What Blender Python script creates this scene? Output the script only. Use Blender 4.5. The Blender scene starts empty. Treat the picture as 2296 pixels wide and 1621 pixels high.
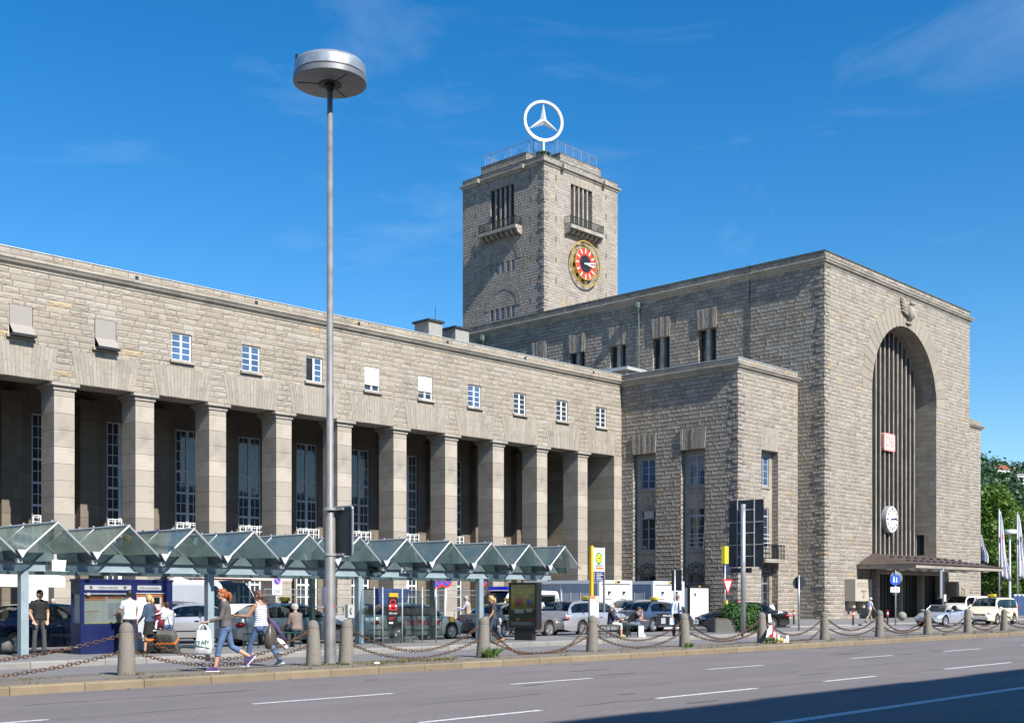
import bpy, bmesh, math, random
from math import sin, cos, pi, radians, sqrt, atan2, floor
from mathutils import Vector, Matrix, Euler, Quaternion
random.seed(7)
D = bpy.data
SC = bpy.context.scene
COL = SC.collection

# ---------------------------------------------------------------- metric frame
# X runs along the street, Y from the street towards the station, Z up; metres.
YAW = radians(43.32); EYE = 1.6; FPX = 2685.0; CX = 1148.0; HY = 1341.0
def ray(px):
    l = (px-CX)/FPX
    return cos(YAW)+l*sin(YAW), sin(YAW)-l*cos(YAW)
def gp(px, py, z=0.15):          # surveyed ground point
    d = (EYE-z)*FPX/(py-HY); a, b = ray(px); return a*d, b*d
def onv(px, v):                  # point of the line of sight on the vertical plane Y = v
    a, b = ray(px); return a*v/b

# ---------------------------------------------------------------- materials
class NT:
    def __init__(s, name):
        s.mat = D.materials.new(name); s.mat.use_nodes = True
        s.t = s.mat.node_tree; s.t.nodes.clear()
        s.out = s.t.nodes.new('ShaderNodeOutputMaterial')
    def n(s, typ, **kw):
        nd = s.t.nodes.new('ShaderNode'+typ)
        for k, v in kw.items():
            if k in nd.inputs: s.put(nd.inputs[k], v)
            else: setattr(nd, k, v)
        return nd
    def put(s, sock, v):
        if hasattr(v, 'is_linked') or hasattr(v, 'links'): s.t.links.new(v, sock)
        elif isinstance(v, (tuple, list)) and sock.type == 'RGBA' and len(v) == 3: sock.default_value = (*v, 1)
        else: sock.default_value = v
    def m(s, op, a, b=0.0, c=0.0):
        nd = s.t.nodes.new('ShaderNodeMath'); nd.operation = op
        for i, v in enumerate((a, b, c)): s.put(nd.inputs[i], v)
        return nd.outputs[0]
    def mix(s, f, a, b, mode='MIX'):
        nd = s.t.nodes.new('ShaderNodeMix'); nd.data_type = 'RGBA'; nd.blend_type = mode
        s.put(nd.inputs[0], f); s.put(nd.inputs[6], a); s.put(nd.inputs[7], b); return nd.outputs[2]
    def ramp(s, f, lo, hi, a=0.0, b=1.0):
        nd = s.t.nodes.new('ShaderNodeMapRange'); nd.clamp = True
        for i, v in enumerate((f, lo, hi, a, b)): s.put(nd.inputs[i], v)
        return nd.outputs[0]
    def noise(s, vec, scale, detail=3.0, rough=0.55, dim='3D'):
        nd = s.n('TexNoise', noise_dimensions=dim); s.put(nd.inputs['Vector'], vec)
        nd.inputs['Scale'].default_value = scale; nd.inputs['Detail'].default_value = detail; nd.inputs['Roughness'].default_value = rough
        return nd.outputs[0]
    def xyz(s, x, y, z=0.0):
        nd = s.t.nodes.new('ShaderNodeCombineXYZ')
        for i, v in enumerate((x, y, z)): s.put(nd.inputs[i], v)
        return nd.outputs[0]
    def scale(s, vec, sx, sy, sz):
        nd = s.t.nodes.new('ShaderNodeMapping'); s.put(nd.inputs[0], vec); nd.inputs['Scale'].default_value = (sx, sy, sz); return nd.outputs[0]
    def coord(s, which='Object'):
        return s.n('TexCoord').outputs[which]
    def bsdf(s, col, rough=0.6, metal=0.0, bump=None, bs=0.5, bd=0.02, **kw):
        b = s.n('BsdfPrincipled'); s.put(b.inputs['Base Color'], col); s.put(b.inputs['Roughness'], rough); s.put(b.inputs['Metallic'], metal)
        for k, v in kw.items(): s.put(b.inputs[k.replace('_', ' ')], v)
        if bump is not None:
            bn = s.n('Bump'); bn.inputs['Strength'].default_value = bs; bn.inputs['Distance'].default_value = bd
            s.put(bn.inputs['Height'], bump); s.t.links.new(bn.outputs[0], b.inputs['Normal'])
        s.t.links.new(b.outputs[0], s.out.inputs[0]); return b
    def end(s): return s.mat

MATS = {}
def mat(name, col, rough=0.6, metal=0.0, var=0.12, vs=3.0, bump=0.0, bscale=40.0, **kw):
    """plain material with slight mottling so that no surface is one flat tone"""
    if name in MATS: return MATS[name]
    t = NT(name); c = t.coord()
    nz = t.noise(c, vs, 4.0)
    k = t.ramp(nz, 0.3, 0.7, 1-var, 1+var)
    cc = t.mix(1.0, col, t.xyz(k, k, k), 'MULTIPLY')
    bp = t.noise(c, bscale, 3.0) if bump else None
    rr = t.ramp(nz, 0.3, 0.7, max(0.02, rough*0.85), min(1, rough*1.15))
    t.bsdf(cc, rr, metal, bp, bump, 0.01, **kw)
    MATS[name] = t.end(); return MATS[name]

def ashlar(name, h=0.30, L=0.85, cols=((0.358, 0.313, 0.252), (0.29, 0.252, 0.203)), warm=(0.42, 0.32, 0.18), amp=1.0, rough_amt=1.0, joint=0.42, seed=0.0, soot_amt=0.4):
    """rusticated limestone in courses with varying block lengths; UVs are metres"""
    t = NT(name); uv = t.coord('UV')
    sp = t.n('SeparateXYZ'); t.put(sp.inputs[0], uv); u, v = sp.outputs[0], sp.outputs[1]
    vv = t.m('DIVIDE', v, h); row = t.m('FLOOR', vv); fv = t.m('FRACT', vv)
    wr = t.n('TexWhiteNoise', noise_dimensions='2D'); t.put(wr.inputs['Vector'], t.xyz(row, seed+3.7))
    wc = t.n('SeparateColor'); t.put(wc.inputs[0], wr.outputs['Color'])
    lrow = t.m('MULTIPLY_ADD', wc.outputs[0], 0.5*L, 0.72*L)
    uu = t.m('DIVIDE', t.m('MULTIPLY_ADD', wc.outputs[1], 9.0, u), lrow)
    uu = t.m('ADD', uu, t.m('MULTIPLY', t.m('SINE', t.m('MULTIPLY_ADD', uu, 1.9, t.m('MULTIPLY', row, 2.4))), 0.3))
    cl = t.m('FLOOR', uu); fu = t.m('FRACT', uu)
    wb = t.n('TexWhiteNoise', noise_dimensions='3D'); t.put(wb.inputs['Vector'], t.xyz(cl, row, seed))
    bc = t.n('SeparateColor'); t.put(bc.inputs[0], wb.outputs['Color'])
    r1, r2, r3 = bc.outputs[0], bc.outputs[1], bc.outputs[2]
    dx = t.m('MULTIPLY', t.m('MINIMUM', fu, t.m('SUBTRACT', 1.0, fu)), lrow)
    dz = t.m('MULTIPLY', t.m('MINIMUM', fv, t.m('SUBTRACT', 1.0, fv)), h)
    dm = t.m('MINIMUM', dx, dz)
    jm = t.ramp(dm, 0.004, 0.016)
    edge = t.ramp(dm, 0.006, 0.075)
    off = t.m('MULTIPLY', r3, 37.0)
    p1 = t.xyz(t.m('MULTIPLY_ADD', u, 3.5, off), t.m('MULTIPLY', v, 5.0), off)
    n1 = t.noise(p1, 1.0, 4.0, 0.62)                      # broad broken face of each block
    n2 = t.noise(t.xyz(t.m('MULTIPLY', u, 8.0), t.m('MULTIPLY', v, 13.0), off), 1.0, 3.0, 0.6)
    scarp = t.ramp(t.m('ADD', n1, t.m('MULTIPLY', t.m('SUBTRACT', fv, 0.42), 0.30)), 0.44, 0.54)   # chipped scarps near the lower edge
    bossed = t.ramp(r1, 0.15, 0.75, 0.12, 1.0)            # some blocks flat, some strongly bossed
    pil = t.m('POWER', t.ramp(dm, 0.004, 0.085), 0.6)
    hgt = t.m('ADD', t.m('MULTIPLY', t.m('MULTIPLY', scarp, bossed), 0.62*rough_amt), t.m('MULTIPLY', t.ramp(n1, 0.25, 0.75), t.m('MULTIPLY_ADD', bossed, 0.45*rough_amt, 0.06)))
    hgt = t.m('ADD', hgt, t.m('MULTIPLY', n2, 0.16*rough_amt))
    hgt = t.m('ADD', t.m('MULTIPLY', pil, t.m('ADD', hgt, 0.25*rough_amt)), t.m('MULTIPLY', jm, 0.18))
    base = t.mix(r2, cols[0], cols[1])
    base = t.mix(t.ramp(r1, 0.975, 0.99, 0, 0.7), base, warm)
    base = t.mix(t.ramp(r3, 0.84, 0.95, 0, 0.5), base, (0.385, 0.36, 0.325))
    base = t.mix(t.m('MULTIPLY', t.ramp(n2, 0.5, 0.75, 0.0, 0.4), bossed), base, (0.2, 0.17, 0.14))
    soot = t.noise(t.xyz(t.m('MULTIPLY', u, 0.5), t.m('MULTIPLY', v, 0.12), 0.0), 1.0, 4.0, 0.6)
    base = t.mix(t.ramp(soot, 0.52, 0.8, 0.0, soot_amt), base, (0.15, 0.13, 0.112))
    rain = t.noise(t.xyz(t.m('MULTIPLY', u, 2.2), t.m('MULTIPLY', v, 0.09), 3.0), 1.0, 3.0, 0.6); base = t.mix(t.ramp(rain, 0.56, 0.78, 0.0, soot_amt*0.8), base, (0.17, 0.15, 0.13))
    base = t.mix(t.m('SUBTRACT', 1.0, t.m('MAXIMUM', jm, 1-joint)), base, (0.08, 0.068, 0.055))
    t.bsdf(base, 0.9, 0.0, hgt, 1.0, 0.05*amp)
    return t.end()

def dressed(name, h=0.8, col=(0.40, 0.345, 0.275), L=30.0, streak=True, dirt=0.5):
    """smooth sawn limestone with thin course joints"""
    t = NT(name); uv = t.coord('UV'); sp = t.n('SeparateXYZ'); t.put(sp.inputs[0], uv); u, v = sp.outputs[0], sp.outputs[1]
    vv = t.m('DIVIDE', v, h); row = t.m('FLOOR', vv); fv = t.m('FRACT', vv)
    wr = t.n('TexWhiteNoise', noise_dimensions='2D'); t.put(wr.inputs['Vector'], t.xyz(row, 1.3))
    uu = t.m('DIVIDE', t.m('MULTIPLY_ADD', wr.outputs['Value'], 5.0, u), L); fu = t.m('FRACT', uu)
    wb = t.n('TexWhiteNoise', noise_dimensions='2D'); t.put(wb.inputs['Vector'], t.xyz(t.m('FLOOR', uu), row))
    dz = t.m('MULTIPLY', t.m('MINIMUM', fv, t.m('SUBTRACT', 1.0, fv)), h)
    dx = t.m('MULTIPLY', t.m('MINIMUM', fu, t.m('SUBTRACT', 1.0, fu)), L)
    jm = t.ramp(t.m('MINIMUM', dx, dz), 0.004, 0.014)
    ob = t.coord('Object')
    n1 = t.noise(t.xyz(t.m('MULTIPLY', u, 1.5), t.m('MULTIPLY', v, 14.0), t.m('MULTIPLY', row, 3.1)), 1.0, 4.0)
    n2 = t.noise(ob, 0.9, 4.0)
    pit = t.noise(ob, 22.0, 2.0)
    k = t.ramp(wb.outputs['Value'], 0, 1, 0.80, 1.10)
    c = t.mix(1.0, col, t.xyz(k, k, k), 'MULTIPLY')
    c = t.mix(t.ramp(n1, 0.35, 0.7, 0, 0.3), c, (0.26, 0.22, 0.17))
    c = t.mix(t.ramp(n2, 0.5, 0.75, 0, dirt), c, (0.17, 0.15, 0.125))
    c = t.mix(t.ramp(pit, 0.68, 0.74, 0, 0.6), c, (0.1, 0.08, 0.06))
    c = t.mix(t.m('SUBTRACT', 1.0, jm), c, (0.075, 0.065, 0.055))
    t.bsdf(c, 0.85, 0.0, t.m('ADD', jm, t.m('MULTIPLY', n1, 0.15)), 0.6, 0.012)
    return t.end()

def islands(name, col, dark, amp=0.03, rough=0.9):
    """loose stones: tone varies from stone to stone (random per mesh island)"""
    t = NT(name); g = t.n('NewGeometry'); ob = t.coord('Object')
    r = g.outputs['Random Per Island']
    n1 = t.noise(t.scale(ob, 3, 3, 1.2), 2.2, 4.0, 0.6); n2 = t.noise(ob, 1.1, 3.0)
    c = t.mix(r, col, dark)
    c = t.mix(t.ramp(n1, 0.45, 0.7, 0, 0.4), c, (0.19, 0.165, 0.135))
    c = t.mix(t.ramp(n2, 0.55, 0.75, 0, 0.4), c, (0.14, 0.12, 0.1))
    t.bsdf(c, rough, 0.0, n1, 0.9, amp); return t.end()

# ---------------------------------------------------------------- mesh builder
class MB:
    def __init__(s): s.v = []; s.f = []; s.mi = []; s.cur = 0
    def add(s, vs, fs):
        o = len(s.v); s.v += [tuple(p) for p in vs]
        for f in fs: s.f.append(tuple(i+o for i in f)); s.mi.append(s.cur)
        return s
    def quad(s, a, b, c, d): return s.add([a, b, c, d], [(0, 1, 2, 3)])
    def poly(s, pts): return s.add(pts, [tuple(range(len(pts)))])
    def box(s, x0, x1, y0, y1, z0, z1):
        return s.add([(x0, y0, z0), (x1, y0, z0), (x1, y1, z0), (x0, y1, z0), (x0, y0, z1), (x1, y0, z1), (x1, y1, z1), (x0, y1, z1)],
                     [(0, 3, 2, 1), (4, 5, 6, 7), (0, 1, 5, 4), (1, 2, 6, 5), (2, 3, 7, 6), (3, 0, 4, 7)])
    def cbox(s, c, d, rz=0.0, rx=0.0, ry=0.0):          # centred box with rotation
        m = Matrix.Translation(c) @ Euler((rx, ry, rz)).to_matrix().to_4x4()
        vs = [m @ Vector((sx*d[0]/2, sy*d[1]/2, sz*d[2]/2)) for sz in (-1, 1) for sx, sy in ((-1, -1), (1, -1), (1, 1), (-1, 1))]
        return s.add(vs, [(0, 3, 2, 1), (4, 5, 6, 7), (0, 1, 5, 4), (1, 2, 6, 5), (2, 3, 7, 6), (3, 0, 4, 7)])
    def prism(s, pts, ext):                              # polygon (3d pts) extruded by vector ext
        n = len(pts); e = Vector(ext); a = [Vector(p) for p in pts]
        return s.add(a+[p+e for p in a], [tuple(range(n))[::-1], tuple(range(n, 2*n))]+[(i, (i+1) % n, n+(i+1) % n, n+i) for i in range(n)])
    def tube(s, pts, r, n=8, caps=True, sq=(1.0, 1.0)):
        pts = [Vector(p) for p in pts]; rs = r if isinstance(r, (list, tuple)) else [r]*len(pts)
        rings = []; up = None
        for i, p in enumerate(pts):
            t = (pts[min(i+1, len(pts)-1)]-pts[max(i-1, 0)]).normalized()
            if up is None: up = Vector((0, 0, 1)) if abs(t.z) < 0.9 else Vector((1, 0, 0))
            x = t.cross(up); 
            if x.length < 1e-6: x = t.orthogonal()
            x.normalize(); y = x.cross(t).normalized(); up = y
            rings.append([p+(x*cos(2*pi*k/n)*sq[0]+y*sin(2*pi*k/n)*sq[1])*rs[i] for k in range(n)])
        return s.loft(rings, caps)
    def loft(s, rings, caps=True, closed=True):
        n = len(rings[0]); vs = [p for r in rings for p in r]; fs = []
        for i in range(len(rings)-1):
            for k in range(n if closed else n-1):
                fs.append((i*n+k, i*n+(k+1) % n, (i+1)*n+(k+1) % n, (i+1)*n+k))
        if caps: fs.append(tuple(range(n))[::-1]); fs.append(tuple((len(rings)-1)*n+k for k in range(n)))
        return s.add(vs, fs)
    def lathe(s, prof, n=20, c=(0, 0, 0), axis='z'):
        rings = []
        for r, h in prof:
            ring = []
            for k in range(n):
                a = 2*pi*k/n; p = (r*cos(a), r*sin(a), h)
                if axis == 'y': p = (p[0], p[2], p[1])
                if axis == 'x': p = (p[2], p[0], p[1])
                ring.append((c[0]+p[0], c[1]+p[1], c[2]+p[2]))
            rings.append(ring)
        return s.loft(rings)
    def ball(s, c, r, n=12, m=8):
        if not isinstance(r, (list, tuple)): r = (r, r, r)
        rings = []
        for i in range(m+1):
            t = pi*i/m; q = max(sin(t), 1e-3)
            rings.append([(c[0]+r[0]*q*cos(2*pi*k/n), c[1]+r[1]*q*sin(2*pi*k/n), c[2]-r[2]*cos(t)) for k in range(n)])
        return s.loft(rings)
    def xf(s, M):
        s.v = [tuple(M @ Vector(p)) for p in s.v]; return s
    def join(s, o):
        k = len(s.v); s.v += o.v; s.f += [tuple(i+k for i in f) for f in o.f]; s.mi += o.mi; return s
    def mesh(s, name, mats, smooth=False, uv=False):
        me = D.meshes.new(name); me.from_pydata(s.v, [], s.f)
        ms = mats if isinstance(mats, (list, tuple)) else [mats]
        for m in ms: me.materials.append(m)
        if len(ms) > 1: me.polygons.foreach_set('material_index', s.mi)
        if smooth:
            me.polygons.foreach_set('use_smooth', [True]*len(me.polygons))
            if smooth != 'all':
                try: me.set_sharp_from_angle(angle=radians(smooth if smooth is not True and isinstance(smooth, (int, float)) else 40))
                except Exception: pass
        if uv:
            l = me.uv_layers.new(name='UVMap').data
            for p in me.polygons:
                nx, ny, nz = (abs(q) for q in p.normal)
                for li in p.loop_indices:
                    co = me.vertices[me.loops[li].vertex_index].co
                    l[li].uv = (co.x, co.y) if nz > 0.75 else ((co.y, co.z) if nx > ny else (co.x, co.z))
        return me
    def build(s, name, mats, parent=None, smooth=False, uv=False, loc=None, rz=0.0):
        o = D.objects.new(name, s.mesh(name, mats, smooth, uv)); COL.objects.link(o)
        if parent is not None: o.parent = parent
        if loc is not None: o.location = loc
        if rz: o.rotation_euler = (0, 0, rz)
        return o

def tag(o, label=None, cat=None, group=None, kind=None):
    for k, v in (('label', label), ('category', cat), ('group', group), ('kind', kind)):
        if v: o[k] = v
    return o
def thing(name, label, cat, loc=(0, 0, 0), rz=0.0, group=None):
    o = D.objects.new(name, None); COL.objects.link(o); o.location = loc; o.rotation_euler = (0, 0, rz)
    o.empty_display_size = 0.2
    return tag(o, label, cat, group)
def kids(o): return [c for c in o.children]
def copy_tree(o, parent=None):
    c = o.copy(); COL.objects.link(c)
    if parent is not None: c.parent = parent
    for ch in kids(o): copy_tree(ch, c)
    return c

# lettering: every string is converted to a mesh once, before the scene fills up
TXT = {}
def text_mesh(s, bold=False):
    if s in TXT: return TXT[s]
    cu = D.curves.new('lettering', 'FONT'); cu.body = s; cu.size = 1.0; cu.align_x = 'CENTER'; cu.align_y = 'CENTER'; cu.extrude = 0.01
    cu.resolution_u = 3
    if bold: cu.offset = 0.015
    o = D.objects.new('lettering', cu); COL.objects.link(o)
    dg = bpy.context.evaluated_depsgraph_get(); dg.update()
    me = D.meshes.new_from_object(o.evaluated_get(dg)); me.name = 'lettering'
    D.objects.remove(o); D.curves.remove(cu)
    TXT[s] = me; return me
def lettering(s, size, m, parent, loc, rot, sx=1.0, name='lettering'):
    me = text_mesh(s).copy(); me.materials.clear(); me.materials.append(m)
    o = D.objects.new(name, me); COL.objects.link(o); o.parent = parent; o.location = loc; o.rotation_euler = rot; o.scale = (size*sx, size, size)
    return o
FRONT = (pi/2, 0, 0)          # text facing -Y
LEFT = (pi/2, 0, -pi/2)       # text facing -X
RIGHT = (pi/2, 0, pi/2)
for w in ('i', 'Information', 'Fahrausweise', 'TAXI', 'hofmeister', 'Erlebniswohnzentrum', 'SMS mich!', 'H', 'Hauptbahnhof', 'Arnulf-Klett-Platz', 'DB', 'HOTEL', 'POLIZEI',
          'Schau mal: Ohne', 'Vorab-Tipps', 'Ohne-aroma.de', 'XII', 'I', 'II', 'III', 'IIII', 'V', 'VI', 'VII', 'VIII', 'IX', 'X', 'XI', 'TAXI-ZENTRALE', 'S-HD 3804', 'www.taxi.de', 'ETAJV'):
    text_mesh(w, w in ('H', 'DB', 'hofmeister', 'TAXI'))
# ---------------------------------------------------------------- material library
STONE = ashlar('rusticated_limestone', seed=1.0, amp=0.8, rough_amt=0.85)
STONE2 = ashlar('rusticated_limestone_grey', h=0.29, L=0.70, cols=((0.35, 0.309, 0.256), (0.28, 0.246, 0.205)), seed=5.0, amp=2.1, soot_amt=0.5)
STONE_F = ashlar('rusticated_limestone_front', h=0.29, L=0.70, cols=((0.35, 0.309, 0.256), (0.28, 0.246, 0.205)), seed=5.0, amp=0.95, rough_amt=0.85, soot_amt=0.5)
COLUMN = dressed('sawn_limestone', 0.81, (0.40, 0.352, 0.29), dirt=0.5)
PORTICO = dressed('shade_toned_portico_stone', 0.75, (0.155, 0.128, 0.096), 1.6)  # stone colour darkened to carry the shade behind the piers
TRIM = dressed('cornice_stone', 0.6, (0.37, 0.335, 0.28), 1.5, dirt=0.8)
VOUS = islands('voussoir_stone', (0.355, 0.315, 0.26), (0.285, 0.252, 0.21), 0.025)
VOUS2 = islands('voussoir_stone_bossed', (0.335, 0.295, 0.245), (0.26, 0.228, 0.19), 0.12)
VOUS3 = islands('arch_stone', (0.33, 0.29, 0.235), (0.27, 0.235, 0.19), 0.02)
FRAME_W = mat('white_window_paint', (0.78, 0.78, 0.76), 0.4, var=0.05)
FRAME_P = mat('pale_grey_window_paint', (0.5, 0.52, 0.54), 0.45)
FRAME_G = mat('grey_window_paint', (0.34, 0.36, 0.38), 0.5)
COPPER = mat('green_copper', (0.075, 0.12, 0.10), 0.7, var=0.4, vs=2.0)
ZINC = mat('zinc_sheet', (0.55, 0.57, 0.58), 0.45, 0.4, var=0.1)
DARKMETAL = mat('dark_metal', (0.025, 0.026, 0.028), 0.5, 0.3)
BLACK = mat('black_plastic', (0.012, 0.012, 0.013), 0.5)
GALV = mat('galvanised_steel', (0.42, 0.43, 0.44), 0.45, 0.6, var=0.12, vs=6.0)
STEELBLUE = mat('shelter_paint', (0.25, 0.32, 0.355), 0.45, var=0.1)
STEELDARK = mat('shelter_paint_dark', (0.09, 0.125, 0.13), 0.4, var=0.15)
ALU = mat('aluminium', (0.42, 0.43, 0.44), 0.55, 0.35, var=0.08)
WHITE = mat('white_enamel', (0.8, 0.8, 0.79), 0.35, var=0.04)
YELLOW = mat('yellow_paint', (0.8, 0.47, 0.02), 0.4, var=0.08)
YELLOWLT = mat('bright_yellow', (0.85, 0.68, 0.05), 0.4, var=0.05)
ORANGE = mat('orange_print', (0.8, 0.2, 0.03), 0.5)
RED = mat('red_paint', (0.62, 0.03, 0.03), 0.4, var=0.06)
BLUE = mat('kiosk_blue', (0.009, 0.015, 0.075), 0.35, var=0.12)
SIGNBLUE = mat('sign_blue', (0.02, 0.1, 0.5), 0.4)
GREENP = mat('sign_green', (0.01, 0.22, 0.09), 0.4)
PAPER = mat('paper', (0.72, 0.72, 0.66), 0.7, var=0.04)
GREYP = mat('print_grey', (0.36, 0.37, 0.4), 0.7)
NAVY = mat('navy_print', (0.02, 0.03, 0.1), 0.5)
CREAMCLOTH = mat('parasol_cloth', (0.72, 0.67, 0.58), 0.9)
PINKCLOTH = mat('faded_parasol_cloth', (0.66, 0.52, 0.46), 0.9)
SIGNBACK = mat('sign_back_grey', (0.035, 0.043, 0.05), 0.5, 0.2)
GOLD = mat('gilded_metal', (0.55, 0.35, 0.06), 0.45, 0.5)
CLOCKRED = mat('clock_red', (0.62, 0.055, 0.02), 0.5)
GREENWIRE = mat('green_bench_wire', (0.015, 0.06, 0.045), 0.5)
LAMPGLASS = mat('lamp_lens', (0.045, 0.05, 0.05), 0.15, var=0.3, vs=9.0)
WOOD = mat('door_oak', (0.02, 0.017, 0.014), 0.5)
BLIND = mat('grey_blind_cloth', (0.29, 0.265, 0.235), 0.9, var=0.05)

def glass_dark(name, col=(0.02, 0.027, 0.035), rough=0.04):
    t = NT(name); c = t.coord('Object'); n = t.noise(t.scale(c, 1, 1, 1), 0.6, 2.0)
    cc = t.mix(t.ramp(n, 0.3, 0.7), col, tuple(q*2.2 for q in col))
    t.bsdf(cc, rough, 0.0, t.noise(c, 0.8, 2.0), 0.12, 0.05, Specular_IOR_Level=0.8); return t.end()
GLASS = glass_dark('window_glass'); CARGLASS = None
GLASSB = glass_dark('window_glass_sky_tint', (0.035, 0.065, 0.12), 0.05)  # blue base colour stands in for reflected sky

def sheet_glass(name, tint=(0.66, 0.78, 0.76), dirt=0.25, dcol=(0.30, 0.37, 0.33), refl=0.8):
    t = NT(name); c = t.coord('Object')
    tr = t.n('BsdfTransparent'); t.put(tr.inputs[0], tint)
    gl = t.n('BsdfGlossy'); t.put(gl.inputs['Color'], (0.9, 0.95, 1.0)); gl.inputs['Roughness'].default_value = 0.05
    df_ = t.n('BsdfDiffuse'); t.put(df_.inputs[0], dcol); tl = t.n('BsdfTranslucent'); t.put(tl.inputs[0], dcol); df = t.n('MixShader'); df.inputs[0].default_value = 0.55; t.t.links.new(df_.outputs[0], df.inputs[1]); t.t.links.new(tl.outputs[0], df.inputs[2])
    n = t.noise(t.scale(c, 1.2, 0.5, 1.2), 1.6, 5.0, 0.65)
    m1 = t.n('MixShader'); t.put(m1.inputs[0], t.ramp(n, 0.3, 0.75, dirt*0.4, dirt*1.9)); t.t.links.new(tr.outputs[0], m1.inputs[1]); t.t.links.new(df.outputs[0], m1.inputs[2])
    fr = t.n('Fresnel'); fr.inputs['IOR'].default_value = 1.5
    m2 = t.n('MixShader'); t.put(m2.inputs[0], t.m('MINIMUM', t.m('MULTIPLY', fr.outputs[0], refl), 0.7)); t.t.links.new(m1.outputs[0], m2.inputs[1]); t.t.links.new(gl.outputs[0], m2.inputs[2])
    t.t.links.new(m2.outputs[0], t.out.inputs[0]); return t.end()
ROOFGLASS = sheet_glass('dirty_roof_glass', (0.84, 0.92, 0.88), 0.27, (0.36, 0.42, 0.37), 0.45)
CARGLASS = sheet_glass('car_glass', (0.42, 0.47, 0.46), 0.02, (0.1, 0.1, 0.1), 0.9)
CLEARGLASS = sheet_glass('screen_glass', (0.93, 0.97, 0.96), 0.03, refl=0.45)

def carpaint(name, col, metal=0.5, rough=0.3):
    t = NT(name); c = t.coord('Object'); fl = t.noise(c, 350.0, 1.0); du = t.noise(c, 2.0, 3.0)
    sp = t.n('SeparateXYZ'); t.put(sp.inputs[0], c)
    k = t.ramp(fl, 0.3, 0.7, 0.93, 1.07); cc = t.mix(1.0, col, t.xyz(k, k, k), 'MULTIPLY')
    cc = t.mix(t.m('MULTIPLY', t.ramp(sp.outputs[2], 0.55, 0.15), t.ramp(du, 0.3, 0.8, 0.1, 0.5)), cc, (0.2, 0.19, 0.17))
    t.bsdf(cc, t.ramp(du, 0.3, 0.7, rough*0.8, rough*1.3), metal, Coat_Weight=0.7, Coat_Roughness=0.05); return t.end()
TYRE = mat('tyre_rubber', (0.018, 0.018, 0.018), 0.85)
RIM = mat('alloy_rim', (0.62, 0.63, 0.65), 0.28, 0.85, var=0.05)
CHROME = mat('chrome', (0.75, 0.76, 0.78), 0.12, 1.0, var=0.02)
TAIL = mat('tail_lamp_red', (0.28, 0.008, 0.01), 0.15, var=0.2, vs=25.0)
HEADL = mat('head_lamp_glass', (0.6, 0.63, 0.66), 0.1, 0.3, var=0.25, vs=20.0)
PLATE = mat('number_plate_white', (0.7, 0.7, 0.68), 0.5)

def asphalt(name, col, wear=0.25, seed=0.0, speck=1.0):
    t = NT(name); c = t.coord('Object')
    a = t.noise(c, 55.0, 2.0, 0.7); b = t.noise(t.scale(c, 0.035, 0.42, 1), 2.0, 5.0, 0.6); g = t.noise(c, 0.35, 5.0, 0.6)
    vo = t.n('TexVoronoi', feature='F1'); t.put(vo.inputs['Vector'], c); vo.inputs['Scale'].default_value = 60.0
    a2 = t.noise(c, 19.0, 3.0, 0.75); k = t.ramp(t.m('MULTIPLY_ADD', a2, 0.6, t.m('MULTIPLY', a, 0.5)), 0.36, 0.74, 1-0.36*speck, 1+0.38*speck); cc = t.mix(1.0, col, t.xyz(k, k, k), 'MULTIPLY')
    cc = t.mix(t.ramp(b, 0.35, 0.7, 0, wear), cc, tuple(q*0.62 for q in col))
    cc = t.mix(t.ramp(g, 0.5, 0.75, 0, wear), cc, tuple(min(1, q*1.3) for q in col))
    cc = t.mix(t.ramp(vo.outputs['Color'], 0.93, 0.98, 0, 0.5), cc, (0.4, 0.38, 0.36))
    t.bsdf(cc, 0.85, 0.0, a, 0.5, 0.006); return t.end()
ROAD = asphalt('worn_asphalt', (0.172, 0.150, 0.149), 0.42)
LANE = asphalt('bus_lane_asphalt', (0.18, 0.17, 0.174), 0.3)
FORE = asphalt('forecourt_asphalt', (0.15, 0.146, 0.146), 0.35)
PAVE = asphalt('median_paving', (0.19, 0.165, 0.137), 0.5)
ISLE = asphalt('island_paving', (0.195, 0.19, 0.185), 0.4)

def granite(name, col, speck=0.5, joints=None):
    t = NT(name); c = t.coord('Object'); a = t.noise(c, 60.0, 3.0, 0.7); b = t.noise(c, 2.2, 4.0, 0.6); g = t.n('NewGeometry')
    k = t.ramp(a, 0.32, 0.7, 1-speck*0.5, 1+speck*0.5); cc = t.mix(1.0, col, t.xyz(k, k, k), 'MULTIPLY')
    cc = t.mix(t.ramp(b, 0.45, 0.75, 0, 0.45), cc, tuple(q*0.55 for q in col))
    r = t.ramp(g.outputs['Random Per Island'], 0, 1, 0.85, 1.12); cc = t.mix(1.0, cc, t.xyz(r, r, r), 'MULTIPLY')
    t.bsdf(cc, 0.85, 0.0, a, 0.5, 0.006); return t.end()
KERB = granite('yellow_granite_kerb', (0.225, 0.178, 0.115), 0.45)
KERBG = granite('grey_kerb', (0.26, 0.25, 0.235), 0.3)
BOLL = granite('granite_bollard', (0.2, 0.183, 0.157), 0.75)
CONC = granite('concrete', (0.30, 0.29, 0.27), 0.3)

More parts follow.
